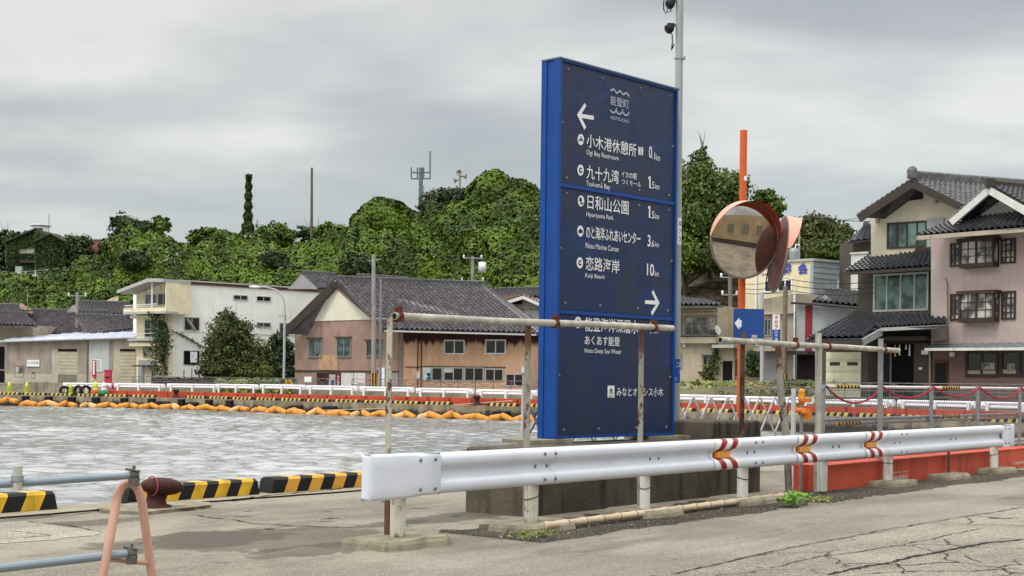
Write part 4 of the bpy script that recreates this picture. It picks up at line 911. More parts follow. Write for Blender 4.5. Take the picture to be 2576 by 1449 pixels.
# ---- rock face of the cliff
rg = np.random.default_rng(8); RX = np.linspace(1640, 1900, 46); RY = np.linspace(0, 1, 40); P = []
for x in RX:
    row = []
    for f in RY:
        y = 985-(985-672)*f; d = 92+13*f; p = at(x, y, d); row.append(p)
    P.append(row)
flat = np.array([[tuple(q) for q in r] for r in P]).reshape(-1, 3); dn = vnoise(flat*np.array([.9, .9, 2.2]), 5)+.7*vnoise(flat*2.6, 6)
flat[:, 1] -= dn*.75; flat[:, 2] += .3*vnoise(flat*1.7, 9); P = flat.reshape(len(RX), len(RY), 3)
mb = MB(); mb.grid([[tuple(q) for q in r] for r in P], 0, False)
m, t, b = newmat('cliff_rock'); PP_ = t.n('ShaderNodeTexCoord').outputs['Object']; k = t.mix(t.step(t.noise(t.mapping(PP_, (.6, .6, 2.4)), 1.2, 6, .7, .6), .35, .65), lin('4f4739'), lin('8d8067')); k = t.mix(t.step(t.noise(PP_, .7, 5, .6), .54, .66, 0, .8), k, lin('3c4426')); setin(t, b, 'Base Color', k); b.inputs['Roughness'].default_value = .95
bn = t.n('ShaderNodeBump', {'Height': t.noise(t.mapping(PP_, (1, 1, 3)), 2.5, 6, .7), 'Strength': 1.0, 'Distance': .3}); setin(t, b, 'Normal', bn.outputs[0]); struct('cliff', mb, m)
# gully of bare soil on the left slope
mb = MB(); G = [[Vector(hill_pt(x, tt))+Vector((0, -.9, .9)) for x in np.linspace(a_, b_, 5)] for tt, a_, b_ in ((0, 225, 300), (.12, 236, 300), (.25, 252, 300), (.38, 270, 302))]
mb.grid(G); struct('bare_gully', mb, M('gully_earth', '9a8d70', .95, .25, 1.5, 1, 6))
# ---- cream office block with blue characters, its grey side
WC = PW(1862, 92, 2045, 87.5); WD = PW(2045, 87.5, 2162, 90.6); h = house('office_block', 'cream and grey office block with blue characters along its top edge', WC, 'building'); m_of = M('cream_office_render', 'ddd2b0', .85, .08, 1, stain='8f8468', samt=.5); m_og = M('blue_grey_sheet', 'a3abb0', .7, .08, 1, stain='737b80', samt=.5)
pwall(WC, [(1862, 1000), (2045, 1000), (2045, 652), (1862, 664)], 5, 'front_wall', m_of, h, 0, 0); pwall(WD, [(2045.3, 1000), (2162, 1000), (2162, 663), (2045.3, 652)], .25, 'side_wall', m_og, h, .02, 0)
mb = MB(); mb.wprism(WD, [WD.uv(*p) for p in ((2044, 656), (2163, 666.5), (2163, 661), (2044, 650))], .12, -.2); mb.wprism(WC, [WC.uv(*p) for p in ((1861, 668), (2045, 656), (2045, 650), (1861, 662))], .12, -5); part('parapet', mb, m_slab, h)
m_bl = M('blue_characters', '3a44a8', .6, .08)
for ch, r in (('業', (1912, 665, 1938, 692)), ('協', (1966, 663, 1992, 691)), ('会', (2008, 661, 2034, 690))): letter(WC, r, ch, m_bl, h, .06, 'character', .03)
win(WC, (1923, 703, 1994, 735), h, 3, m_white, m_gl, .09); bar(WC, 1922, 737, 1994, 731, .04, 'railing', m_white, h, .4); win(WD, (2106, 706, 2141, 738), h, 3, m_white, m_gl, .09)
for y0 in (676, 690, 704): panel(WD, (2046, y0, 2162, y0+.9), 'sheet_joint', M('joint_grey', '6f787e', .8), h, 0, .045)
bar(WC, 1904, 664, 1904, 800, .07, 'downpipe', m_white, h, .1)
th = thing('water_tank', 'grey roof tank on the edge of the cream office block beside the second mirror', 'tank', at(1998, 654, 89)); q = at(1997, 655, 89); mb = MB(); mb.lathe([(.3, 0), (.32, .5), (.28, .72), (.1, .8), (0, .8)], q, n=12); part('tank_body', mb, m_steel, th); mb = MB(); mb.tube([q+Vector((.1, 0, .7)), q+Vector((.1, 0, 1.0)), q+Vector((.35, 0, 1.0))], .05, 6); part('pipe', mb, m_whitedirty, th)
# ---- concrete annex
W = PW(1922, 82, 2004, 80); h = house('concrete_annex', 'grey-beige concrete annex with plain parapet in front of the cream office block', W, 'building'); m_an = M('annex_concrete', '9c9482', .85, .1, 1, stain='6d6553', samt=.55)
pwall(W, [(1922, 1005), (2003, 1005), (2003, 738), (1922, 752)], 5, 'wall', m_an, h, 0, 0); panel(W, (1922, 786, 2001, 790), 'ledge', m_ob, h, 0, .25); bar(W, 2001.5, 742, 2001.5, 960, .05, 'downpipe', m_white, h, .1)
win(W, (1923.5, 802, 1942, 846), h, 1, m_gframe, m_glc, .07); panel(W, (1922, 868, 2003, 884), 'canopy', m_beige, h, 0, .9); panel(W, (1926, 886, 1957, 1005), 'door', m_greyw, h, 0, .05, z0=0); q = panel(W, (1918, 864, 1945, 872), 'name_board', m_white, h, .9, .95); letter(W, (1921, 866, 1942, 870.5), '小木港', m_ink, q, .96)
W = PW(1846, 83, 1922, 82); h = house('shop_front', 'low brown shop front with open doorway between the old beige house and the annex', W, 'building'); pwall(W, [(1846, 1005), (1922, 1005), (1922, 868), (1846, 870)], 4, 'wall', M('brown_shop_wall', '7f6c57', .85, .15, 1, stain='54473a'), h, 0, 0)
panel(W, (1884, 884, 1918, 948), 'open_doorway', m_void, h, 0, .03); panel(W, (1806, 868, 1860, 876), 'canopy', m_slab, h, .0, .9); win(W, (1848, 900, 1862, 950), h, 0, m_gframe, m_gl); panel(W, (1806, 876, 1846, 1005), 'door', m_ob, h, -.1, 0, z0=0); panel(W, (1818, 908, 1842, 1005), 'door_opening', m_void, h, 0, .03, z0=0)
# ---- grey house with red stripe
W = PW(2004, 79, 2165, 76); h = house('grey_house', 'light grey house with a broad red vertical stripe and small dark tiled roof', W); m_gh = M('light_grey_render', 'a7acac', .85, .05, 1, stain='8b8f8e', samt=.3)
pwall(W, [(2004, 1010), (2165, 1010), (2165, 776), (2004, 764)], 6, 'wall', m_gh, h, 0, 0); panel(W, (2026.5, 767, 2043, 888), 'red_stripe', M('dull_red_panel', '8e3038', .8, .08, 2), h, 0, .05); beam(W.pt(*W.uv(2002, 763), .3), W.pt(*W.uv(2168, 775), .3), .4, .12, 'eave', m_dbrown, h)
tile_roof(at(2040, 760, 75.6), at(2170, 772, 73.8), at(2170, 745, 77), at(2077, 736, 78.5), h, m_tileg, 'roof', .3, .28, True, .1); pwall(PW(2042, 76.2, 2100, 75.5), [(2046, 762), (2098, 764), (2075, 742)], .1, 'gable', m_greyw, h)
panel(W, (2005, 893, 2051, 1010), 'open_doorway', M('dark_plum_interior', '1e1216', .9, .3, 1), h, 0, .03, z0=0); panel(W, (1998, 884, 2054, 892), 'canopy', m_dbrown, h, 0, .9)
# ---- cream gabled house
m_cg = M('cream_stucco', 'c6bfa9', .9, .06, 1.2, stain='a39a80', samt=.4); m_dg = M('dark_taupe_render', '4f4a42', .85, .08, 1.5); m_dg2 = M('darker_taupe_render', '3d3834', .85, .1, 1.5)
W = PW(2191, 71.5, 2420, 68.6); h = house('cream_house', 'tall house with cream gable over dark walls, black tiled skirts and a garage', W)
pwall(W, [(2191, 645), (2420, 645), (2420, 521), (2292, 461), (2191, 541)], 8, 'upper_wall', m_cg, h)
ra, rb = at(2292, 451, 69.2), at(2650, 478, 72.5); rv = rb-ra
le = at(2155, 541, 70.6); re_ = at(2421, 516, 67.6); tile_roof(re_, re_+rv, rb, ra, h, m_tileg, 'roof', .3, .28, True, .16, 1.0, m_tileg, .2); tile_roof(le+rv, le, ra, rb, h, m_tile2, 'roof', .3, .28, False, .16)
beam(le+Vector((.05, -.2, -.2)), ra+Vector((0, -.2, -.24)), .12, .42, 'bargeboard', m_dbrown, h); beam(ra+Vector((0, -.2, -.24)), re_+Vector((-.05, -.2, -.16)), .12, .36, 'bargeboard', m_dbrown, h)
mb = MB(); q = ra+Vector((0, -.15, .1)); mb.box(q+Vector((0, 0, .12)), (.22, .12, .2)); mb.lathe([(.0, -.1), (.24, -.1), (.24, .1), (0, .1)], q+Vector((0, 0, .28)), (0, 1, 0), 12); part('ridge_ornament', mb, m_tileg, h)
mb = MB(); mb.wprism(W, [W.uv(*p) for p in ((2280.5, 506), (2322, 501), (2322, 482), (2302, 471), (2280.5, 482))], .02, .08); part('gable_vent', mb, M('dark_vent', '2a1d1a', .7, .1), h)
for r in ((2350, 501, 2359, 512), (2367, 499, 2376, 510), (2205, 551, 2213, 561)): panel(W, r, 'vent_cap', m_beige, h, 0, .18)
win(W, (2232, 558, 2333, 624), h, 3, m_bframe, m_glt, .09); panel(W, (2333.5, 549, 2376, 622), 'shutter_box', m_greyw, h, 0, .12)
W2 = PW(2158, 72.4, 2380, 68.8); pwall(W2, [(2158, 800), (2380, 800), (2380, 655), (2158, 668)], 6, 'middle_wall', m_dg, h, 0)
tile_roof(at(2121, 685, 71.2), at(2380, 668, 66.8), at(2380, 630, 68.8), at(2186, 641, 72.4), h, m_tile2, 'skirt_roof', .3, .28, True, .14, 1.2, m_dbrown, .1); beam(at(2124, 688, 71.2), at(2380, 673, 66.9), .12, .16, 'eave_board', m_dbrown, h)
win(W2, (2198, 687, 2337, 783), h, 3, m_frame, m_glt, .1); panel(W2, (2158, 786, 2380, 796), 'band', m_dg2, h, 0, .12)
W3 = PW(2068, 68.8, 2182, 67.2); pwall(W3, [(2068, 1030), (2182, 1030), (2182, 852), (2068, 854)], 5, 'garage_wall', m_dg, h, 0, 0)
q = panel(W3, (2079, 886, 2166, 1030), 'garage_shutter', m_shuty, h, 0, .06, z0=0)
for r in ((2089, 911, 2114.5, 919.5), (2133, 911, 2159, 919.5)): panel(W3, r, 'slot_window', m_gl, q, .06, .075)
g1, g2, g3, g4 = at(2028, 853, 66.2), at(2170, 850, 65.2), at(2226, 800, 68.6), at(2156, 781, 71); tile_roof(g1, g2, g3, g4, h, m_tile2, 'garage_roof', .3, .28, False, .12, 1.2); tile_roof(at(2214, 826, 66.2), at(2380, 818, 64.4), at(2380, 792, 67.5), at(2158, 798, 70.6), h, m_tile2, 'skirt_roof', .3, .28, True, .12, 1.2, m_dbrown, .09)
beam(g1-Vector((0, 0, .2)), g2-Vector((0, 0, .2)), .1, .2, 'eave_board', m_dg2, h); beam(g2+Vector((0, 0, -.2)), at(2218, 824, 66.3)-Vector((0, 0, .2)), .1, .32, 'bargeboard', m_greyw, h); beam(at(2216, 829, 66.2), at(2380, 821, 64.5), .1, .16, 'eave_board', m_greyw, h)
W4 = PW(2181, 69.2, 2380, 66.8); pwall(W4, [(2181, 1030), (2380, 1030), (2380, 826), (2181, 830)], 3, 'entrance_wall', m_dg2, h, 0, 0); panel(W4, (2220, 848, 2344, 858), 'canopy', m_dg, h, 0, .9); panel(W4, (2240, 866, 2303, 1030), 'open_doorway', m_void, h, 0, .03, z0=0); panel(W4, (2240, 884, 2243, 1030), 'door_jamb', m_greyw, h, .03, .1, z0=0); panel(W4, (2304, 864, 2343, 1030), 'entrance_pier', m_dg, h, 0, .3, z0=0)
panel(W4, (2318, 924, 2326, 930), 'door_light', m_white, h, .3, .36)
for x, l in ((2262, 30), (2273, 27), (2289, 12), (2298, 28)):
    a, z = W4.uv(x, 868); mb = MB(); mb.tube([W4.pt(a, z, .5), W4.pt(a, z-l/52, .5)], [.03, .05], 6); part('hanging_ornament', mb, m_yel if x == 2262 else m_whitedirty, h)
# ---- pink house
m_pi = M('pink_beige_render', 'ab9c94', .9, .06, 1, .25, 25, stain='94807a', samt=.3); m_pl = M('brick_pink_lower_wall', '7e6560', .9, .1, 1.5, stain='6b504b', samt=.4)
W = PW(2342, 67.0, 2660, 62.0); h = house('pink_house', 'pinkish three-storey house with brown bay windows and black tiled roof at the right edge', W)
pwall(W, [(2342, 872), (2660, 872), (2660, 570), (2342, 592)], 7, 'upper_wall', m_pi, h); pwall(W, [(2346, 1030), (2660, 1030), (2660, 868), (2346, 868)], 6, 'lower_wall', m_pl, h, .03, 0)
tile_roof(at(2305, 594, 65.6), at(2670, 566, 60.2), at(2670, 520, 62.8), at(2400, 556, 66.5), h, m_tile2, 'skirt_roof', .3, .28, False, .14, 1.3); beam(at(2307, 599, 65.6), at(2670, 571, 60.3), .12, .2, 'eave_board', m_beige, h)
pwall(PW(2390, 66.4, 2620, 63.2), [(2400, 562), (2620, 545), (2489, 482)], .3, 'gable', m_wp, h)
pa = at(2489, 478, 63.6); pb = pa+Vector((6, 3.0, 0)); gl, gr = at(2394, 560, 65.2), at(2640, 566, 60.6)
beam(gl, pa, .14, .32, 'bargeboard', m_wp, h); beam(pa, gr, .14, .32, 'bargeboard', m_wp, h)
tile_roof(gr+Vector((.1, 0, .25)), gr+(pb-pa)+Vector((0, 0, .25)), pb+Vector((0, 0, .2)), pa+Vector((0, -.1, .2)), h, m_tile2, 'roof', .3, .28, True, .14, 1.2, m_dbrown, .12); tile_roof(gl+(pb-pa)+Vector((0, 0, .25)), gl+Vector((0, 0, .25)), pa+Vector((0, 0, .2)), pb+Vector((0, 0, .2)), h, m_tile2, 'roof', .3, .28, False, .14)
mb = MB(); mb.box(pa+Vector((0, -.1, .3)), (.2, .12, .2)); part('ridge_ornament', mb, m_dbrown, h)
def bay(r, lab=None):
    a0, a1, b0, b1 = W.rect(*r); mb = MB(); D = .5; fw = .09
    mb.wbox(W, a0-.08, a1+.08, b1-.16, b1, -.02, D+.1); mb.wbox(W, a0, a1, b0, b0+.2, -.02, D)
    for x in (a0, (a0+a1)/2-.06, a1-fw): mb.wbox(W, x, x+fw, b0+.2, b1-.16, D-.1, D)
    mb.wbox(W, a0, a0+.06, b0+.2, b1-.16, -.02, .1); mb.wbox(W, a1-.06, a1, b0+.2, b1-.16, -.02, .1)
    for f in (.33, .66): mb.wbox(W, a0+fw, a1-fw, b0+.2+(b1-b0-.36)*f-.015, b0+.2+(b1-b0-.36)*f+.015, D-.05, D-.02)
    for f in (.25, .75): c = a0+(a1-a0)*f; mb.wbox(W, c-.015, c+.015, b0+.2, b1-.16, D-.05, D-.02)
    q = part('bay_window', mb, m_bframe, h); mb = MB(); mb.wbox(W, a0+.03, a1-.03, b0+.18, b1-.15, 0, D-.06); part('pane', mb, m_glw, q)
bay((2428, 600, 2514, 674)); bay((2427, 732, 2515, 811))
for r in ((2391, 611, 2426, 671), (2519, 600, 2556, 663), (2391, 739, 2426, 806), (2520, 732, 2556, 804)): win(W, r, h, 2, m_bframe, m_glw, .09, 3)
tile_roof(at(2327, 877, 65.8), at(2670, 874, 60.2), at(2670, 860, 61.4), at(2347, 866, 66.8), h, M('grey_sheet_awning', '6d7479', .5, .1, 2, metal=.2), 'awning', .5, .6, False, .08, .4); beam(at(2327, 879, 65.7), at(2670, 876.5, 60.1), .1, .13, 'gutter', m_wp, h)
win(W, (2430, 882, 2514, 949), h, 1, m_bframe, m_gl, .14, 0, .03); win(W, (2518, 880, 2620, 948), h, 1, m_bframe, m_gl, .14, 0, .03)
for r in ((2473, 912, 2506, 930), (2537, 914, 2556, 932)): win(W, r, h, 1, m_gframe, m_glw, .04, 1, .04, 'inner_frame')
panel(W, (2433, 932, 2512, 941), 'blind', m_beige, h, .05, .07); panel(W, (2522, 930, 2558, 940), 'blind', m_beige, h, .05, .07)
q = panel(W, (2352, 905, 2387, 1030), 'door', m_bfas, h, .03, .09, z0=0); panel(W, (2355, 914, 2384, 1030), 'door_slats', ribbed('dark_slats', '1d1a1b', 'z', .1, .6), q, .09, .1, z0=0)
panel(W, (2328, 882, 2345, 892), 'name_board', m_white, h, .3, .34); mb = MB(); a, z = W.uv(2401, 891); mb.lathe([(0, -.14), (.12, -.1), (.15, 0), (.12, .1), (0, .14)], W.pt(a, z, .2), n=12); part('wall_lamp', mb, m_white, h)
bar(W, 2344, 880, 2344, 985, .06, 'downpipe', m_beige, h, .15); mb = MB(); mb.tube([W.pt(*W.uv(*p), .1) for p in ((2381, 700), (2386, 712), (2387, 840), (2388, 856), (2350, 862))], .03, 6); part('cable_duct', mb, m_pl, h)
# ---- small traditional house and white box behind
roof_house('small old house with black tiled roof half hidden behind the cream gabled house', (2133, 608), (2215, 600), (2205, 575), (2172, 568), 84, 86.5, m_tile2, None, m_dg, name='tiled_house', bump=1.0)
W = PW(2141, 80, 2200, 79); h = house('white_shed', 'plain white rooftop shed between the grey office block and the cream gabled house', W, 'shed'); pwall(W, [(2141, 700), (2200, 700), (2200, 634), (2141, 637)], 3, 'wall', m_wp, h, 0, 0); panel(W, (2140, 634, 2200, 638), 'roof_edge', m_wp, h, 0, .1)
# ================================================================ NEAR OBJECTS
m_rail = M('guard_rail_white', 'd2d7e0', .45, .03, 2, spec=.45, stain='b5b4b2', samt=.15); m_bolt = M('bolt_steel', '6f7276', .45, .15, 9, metal=.5)
m_post = M('rusty_white_post', 'c6c4b6', .6, .1, 4, stain='7a5a3a', samt=.8, ssc=3.0, rust='6a3a20', ramt=.57, rsc=5, rustz=[(.12, .02)]); m_postw = M('white_post', 'd8d9d2', .55, .08, 4, stain='8a8068', samt=.7, ssc=3, rustz=[(.0, -.1)])
m_iron = M('rusty_angle_iron', '8f8c80', .75, .2, 5, .2, 40, stain='4a2e22', samt=.9, ssc=2.5, rust='5a2f1e', ramt=.53, rsc=3.5, rustz=[(1.55, 1.8)]); m_iron2 = M('dark_rusted_iron', '5a4a3e', .8, .3, 5, .2, 40, rust='4a271a', ramt=.48, rsc=4)
m_pipe = M('weathered_pipe', 'aaa79a', .6, .28, 6, .25, 60, stain='6e695e', samt=.7, rust='70452c', ramt=.64, rsc=3); m_clamp = M('rusted_clamp', '5a2e1e', .85, .35, 12, .4, 60); m_foot = M('mossy_concrete_footing', '8b8471', .95, .25, 4, .8, 25, stain='4a4a2c', samt=.7, ssc=2)
m_red = M('reflector_red', '8e1220', .4, .08, 6); m_rw = M('reflector_white', 'e3e2e0', .4, .04, 6); m_amb = M('amber_reflector', 'e0912a', .25, .12, 20, spec=.6); m_wire = M('dark_wire', '2e2a26', .7, .2, 8)
def s_at(px, o):      # position along the road, at offset o, whose plan point lies in column px
    lo, hi = -3.0, 40.0
    for _ in range(50):
        m_ = (lo+hi)/2; p = GU(m_, o); c = CX+F*p.x/p.y; lo, hi = (m_, hi) if c < px else (lo, m_)
    return lo
LEN = (Vector((GQ.x, GQ.y))-Vector((GP.x, GP.y))).length; PS = [0, 1.84, 3.80, 5.89, 7.97, 10.02, 12.12, LEN]
PROF = [(.162, -.014), (.174, .0), (.173, .03), (.155, .06), (.125, .07), (.09, .07), (.062, .058), (.036, .01), (.022, .0), (-.022, 0), (-.036, .01), (-.062, .058), (-.09, .07), (-.125, .07), (-.155, .06), (-.173, .03), (-.174, 0), (-.162, -.014)]
ZC = .60; OF = .085
th = thing('guard_rail', 'long white guard rail on stubby posts along the road in the foreground', 'guard rail', GU(7.1, 0, 0)); GR = th
S0, S1 = .18, LEN+.2
def beam_strip(s0, s1, out=0.0, cnt=2, prof=PROF, th_=True):
    return [[GU(s0+(s1-s0)*i/(cnt-1), OF+o+out, ZC+z*1.01) for z, o in prof] for i in range(cnt)]
joins = [S0, PS[1]+.22, PS[3]+.32, PS[5]-.28, S1]
for i, (a, b) in enumerate(zip(joins, joins[1:])):
    mb = MB(); mb.grid(beam_strip(a-(.05 if i else 0), b, .004 if i % 2 else 0), 0, True); mb.grid(beam_strip(a-(.05 if i else 0), b, (.004 if i % 2 else 0)-.006), 0, True)
    part('beam', mb, m_rail, th)
# blunt end plates: the left one flares and curls back
def endplate(secs, name='end_plate'):
    mb = MB(); P = []
    for si, (s, o, zt, zb) in enumerate(secs):
        r_ = .03; lp = .05 if 3 < si < len(secs)-2 else .004; P.append([GU(s, o-lp, zt-.004), GU(s, o-.012, zt), GU(s, o, zt-r_)]+[GU(s, o, zt-r_+(zb-zt+2*r_)*f) for f in (.25, .5, .75)]+[GU(s, o, zb+r_), GU(s, o-.012, zb), GU(s, o-lp, zb+.004)])
    mb.grid(P, 0, True); return part(name, mb, m_rail, th)
o_ = OF+.076
endplate([(-.44, o_-.16, .785, .415), (-.50, o_-.10, .788, .412), (-.515, o_-.05, .79, .41), (-.49, o_-.008, .79, .41), (-.44, o_, .79, .41), (-.02, o_, .79, .412), (.06, o_, .785, .418), (.13, o_, .779, .424), (.36, o_, .779, .424), (.362, o_-.03, .779, .424)])
endplate([(LEN-.02, o_-.03, .779, .424), (LEN-.018, o_, .779, .424), (LEN+.3, o_, .785, .418), (LEN+.34, o_, .79, .412), (LEN+.5, o_, .79, .412), (LEN+.54, o_-.03, .79, .412), (LEN+.5, o_-.12, .785, .415)])
bm = None
def bolts(pts, zs, out):
    global bm
    for s in pts:
        for z in zs:
            p = GU(s, out, ZC+z)-ORI[th]
            if bm is None:
                mb = MB(); mb.lathe([(.017, 0), (.016, .007), (.009, .012), (0, .013)], (0, 0, 0), (NR.x, NR.y, 0), 10); bm = mb.mesh('bolt', m_bolt)
            o = bpy.data.objects.new('bolt', bm); COL.objects.link(o); o.parent = th; o.location = p
bolts((.1, .29), (.125, -.125), o_); bolts((PS[1]+.0, PS[1]+.17), (.12, -.12), OF+.071); bolts((PS[1]-.06, PS[1]+.12), (0,), OF+.001); bolts((PS[2]-.05, PS[2]+.12), (0,), OF+.001)
bolts((PS[3]+.02, PS[3]+.19), (.12, -.12), OF+.075); bolts((PS[3]-.06, PS[3]+.11), (0,), OF+.005); bolts((PS[4]+.12, PS[4]+.3), (0,), OF+.005); bolts((PS[5]+.1, PS[5]+.28), (.12, -.12), OF+.071); bolts((PS[5]+.02, PS[5]+.2), (0,), OF+.002); bolts((PS[6]+.0, PS[6]+.2), (0,), OF+.002); bolts((LEN+.08, LEN+.24), (.12, -.12), o_)
for i in (0, 1, 2, 3, 4, 5, 7):
    mb = MB(); r_ = .066 if i != 2 else .055; mb.tube([GU(PS[i], 0, .03), GU(PS[i], 0, .74)], r_, 16); part('post', mb, m_post if i < 2 else m_postw, th)
    if i not in (0, 4):
        mb = MB(); mb.tube([GU(PS[i]+(r_+.004)*math.cos(a)*1.0, (r_+.004)*math.sin(a), .3+.02*math.sin(a+i)) for a in np.linspace(0, 2*math.pi, 13)], .005, 4, cap=False); part('tie_wire', mb, m_wire, th)
# striped reflective sleeves with amber lens
def band(s0, s1, out, m, mb, pr, sl=0.0):
    P = []
    for z, o in pr:
        k = sl*abs(z)/.175*.14; P.append((GU(s0+k, OF+o+out, ZC+z*1.01), GU(s1+k, OF+o+out, ZC+z*1.01)))
    mb.grid([[p[0] for p in P], [p[1] for p in P]], m, True)
for sc_ in (s_at(1797, OF+.07)+.03, s_at(2007, OF+.07)+.03, s_at(2179, OF+.07)+.03):
    mb = MB(); band(sc_-.03, sc_+.56, .011, 0, mb, PROF, .3)
    for a in (.03, .28): band(sc_+a, sc_+a+.12, .0135, 1, mb, PROF, 1.0)
    q = part('reflective_sleeve', mb, [m_rw, m_red], th); mb = MB(); mb.box(GU(sc_+.22, OF+.03, ZC), (.14, .024, .036), ex, ey, ez); part('reflector', mb, m_amb, q)
# footings: each a rough little slab
def footing(s, o, l, w_, hh, label, seed):
    rg = random.Random(seed); N_ = 18; top = []; bot = []; mid = []
    for i in range(N_):
        a = 2*math.pi*i/N_; f = 1/max(abs(math.cos(a)), abs(math.sin(a)))**.75; x = math.cos(a)*f*l; y = math.sin(a)*f*w_
        j = 1+rg.uniform(-.07, .07); top.append(GU(s+x*j*.95, o+y*j*.95, hh+rg.uniform(-.008, .008))); mid.append(GU(s+x*j, o+y*j, hh*.6)); bot.append(GU(s+x*j*1.03, o+y*j*1.03, -.02))
    mb = MB(); mb.add(bot+mid+top, [(i, (i+1) % N_, N_+(i+1) % N_, N_+i) for i in range(N_)]+[(N_+i, N_+(i+1) % N_, 2*N_+(i+1) % N_, 2*N_+i) for i in range(N_)]+[tuple(range(2*N_, 3*N_))]); single('concrete_footing', mb, m_foot, label, 'footing')
foots = ['rust-stained concrete footing under the left end post of the guard rail', 'mossy concrete footing with weeds at the left end of the bamboo pole', 'concrete footing at the middle of the bamboo pole below the blue sign', 'concrete footing below the first striped reflector', None, 'concrete footing at the left end of the wall lettering on the red barrier', 'low concrete footing around the thin dark stake in front of the red barrier', 'concrete footing under the right end post of the guard rail']
for i, l in enumerate(foots):
    if l: footing(PS[i]+.02, .0, .44, .30, .075, l, 20+i)
# old iron uprights behind the rail and the pipe handrails they carry
def upright(px, yt, s, o, wd, mat, label, yb=0, ang=True, lean=0.0):
    b = GU(s, o, yb); d = b.y; ztop = at(px, yt, d).z; t = Vector((b.x, b.y, ztop))+Vector((lean, 0, 0)); mb = MB()
    if ang:
        v_ = (t-b)
        for dx, dy, hx, hy in ((0, wd/2-.004, wd/2, .005), (-wd/2+.004, 0, .005, wd/2)):
            c = b+Vector((U.x*dx-NR.x*dy, U.y*dx-NR.y*dy, 0)); mb.hexa([c+Vector(ex)*sx*hx+Vector(ey)*sy*hy for sx, sy in ((-1, -1), (1, -1), (1, 1), (-1, 1))]+[c+v_+Vector(ex)*sx*hx+Vector(ey)*sy*hy for sx, sy in ((-1, -1), (1, -1), (1, 1), (-1, 1))])
    else: mb.tube([b, b.lerp(t, .5)+Vector((.012, 0, 0)), t], wd/2, 9)
    return single('iron_upright', mb, mat, label, 'upright post'), t
def s_of(px):   # position along the road whose plan point lies in column px
    lo, hi = -2.0, 40.0
    for _ in range(50):
        m_ = (lo+hi)/2; p = GU(m_, -.16); c = CX+F*p.x/p.y
        lo, hi = (m_, hi) if c < px else (lo, m_)
    return lo
m_ironw = M('rust_streaked_flat_bar', 'a5a291', .75, .15, 5, .2, 40, stain='6a4a30', samt=.8, ssc=2, rust='61351f', ramt=.52, rsc=3, rustz=[(.5, .3), (1.85, 2.05)])
upright(984, 797, s_of(984), -.16, .062, m_ironw, 'tall rust-streaked flat iron upright at the left end of the pipe handrail')
upright(1330, 812, s_of(1332), -.16, .07, m_iron, 'grey iron upright with rusty top left of the big blue sign')
upright(1615, 825, s_of(1616), -.16, .062, m_iron, 'grey iron upright standing in front of the big blue sign')
upright(1868, 836, s_of(1870), -.16, .06, m_iron2, 'dark rusted iron upright in front of the orange mirror pole')
upright(2050, 838, s_of(2057), -.16, .085, m_pipe, 'round weathered pipe upright with rusty tip at the gap of the red barrier', 0, False)
upright(2214, 852, s_of(2217), -.16, .075, m_steel, 'flat grey steel upright carrying the right end of the second handrail', 0)
b = gnd(1985, 1246); mb = MB(); t_ = at(1957, 862, b.y+.05); mb.tube([b, b.lerp(t_, .35)+Vector((.02, 0, 0)), b.lerp(t_, .7)-Vector((.01, 0, 0)), t_], [.045, .05, .047, .04], 9); single('leaning_pole', mb, m_iron, 'crooked rusty pole leaning left behind the guard rail, next to the concrete block', 'pole')
upright(2372, 1126, s_of(2372), -.05, .04, m_iron2, 'thin dark stake under the guard rail in front of the red barrier')
def rail(x0, y0, x1, y1, r_, label, off=-.11):
    a, b = GU(s_of(x0), off), GU(s_of(x1), off); p, q = at(x0, y0, a.y), at(x1, y1, b.y); th_ = thing('pipe_handrail', label, 'handrail', p.lerp(q, .5)); mb = MB()
    mb.tube([p, p.lerp(q, .33)-Vector((0, 0, .006)), p.lerp(q, .66)+Vector((0, 0, .004)), q], r_, 14); part('pipe', mb, m_pipe, th_)
    t = (q-p).normalized()
    for e_ in (p, q):
        mb = MB(); mb.tube([e_-t*.004, e_+t*.004], r_*.72, 12); part('open_end', mb, m_void, th_)
    return th_, p, q
def clampat(th_, p, q, f, r_, mat=None):
    c = p.lerp(q, f); t = (q-p).normalized(); mb = MB(); mb.tube([c-t*.022, c+t*.022], r_*1.28, 12); mb.box(c+Vector((0, 0, r_*1.5)), (.02, .028, .03), t, t.cross(Vector((0, 0, 1))), (0, 0, 1)); mb.tube([c+Vector((0, 0, r_*1.6))-t*.05, c+Vector((0, 0, r_*1.9))+t*.05], .008, 6); mb.box(c+Vector((-U.y*-.0, 0, -r_*.8)), (.03, .04, .02), t, t.cross(Vector((0, 0, 1))), (0, 0, 1)); part('clamp', mb, mat or m_clamp, th_)
t1, p, q = rail(992, 795, 1692, 826, .034, 'long weathered pipe handrail with rusted clamps crossing in front of the blue sign')
for f in (.012, .515, .915): clampat(t1, p, q, f, .036)
t2, p, q = rail(1812, 855, 2260, 882, .036, 'shorter weathered pipe handrail on the right, below the small blue arrow sign')
for f in (.16, .37, .55, .9): clampat(t2, p, q, f, .037, m_pipe if f == .16 else m_clamp)
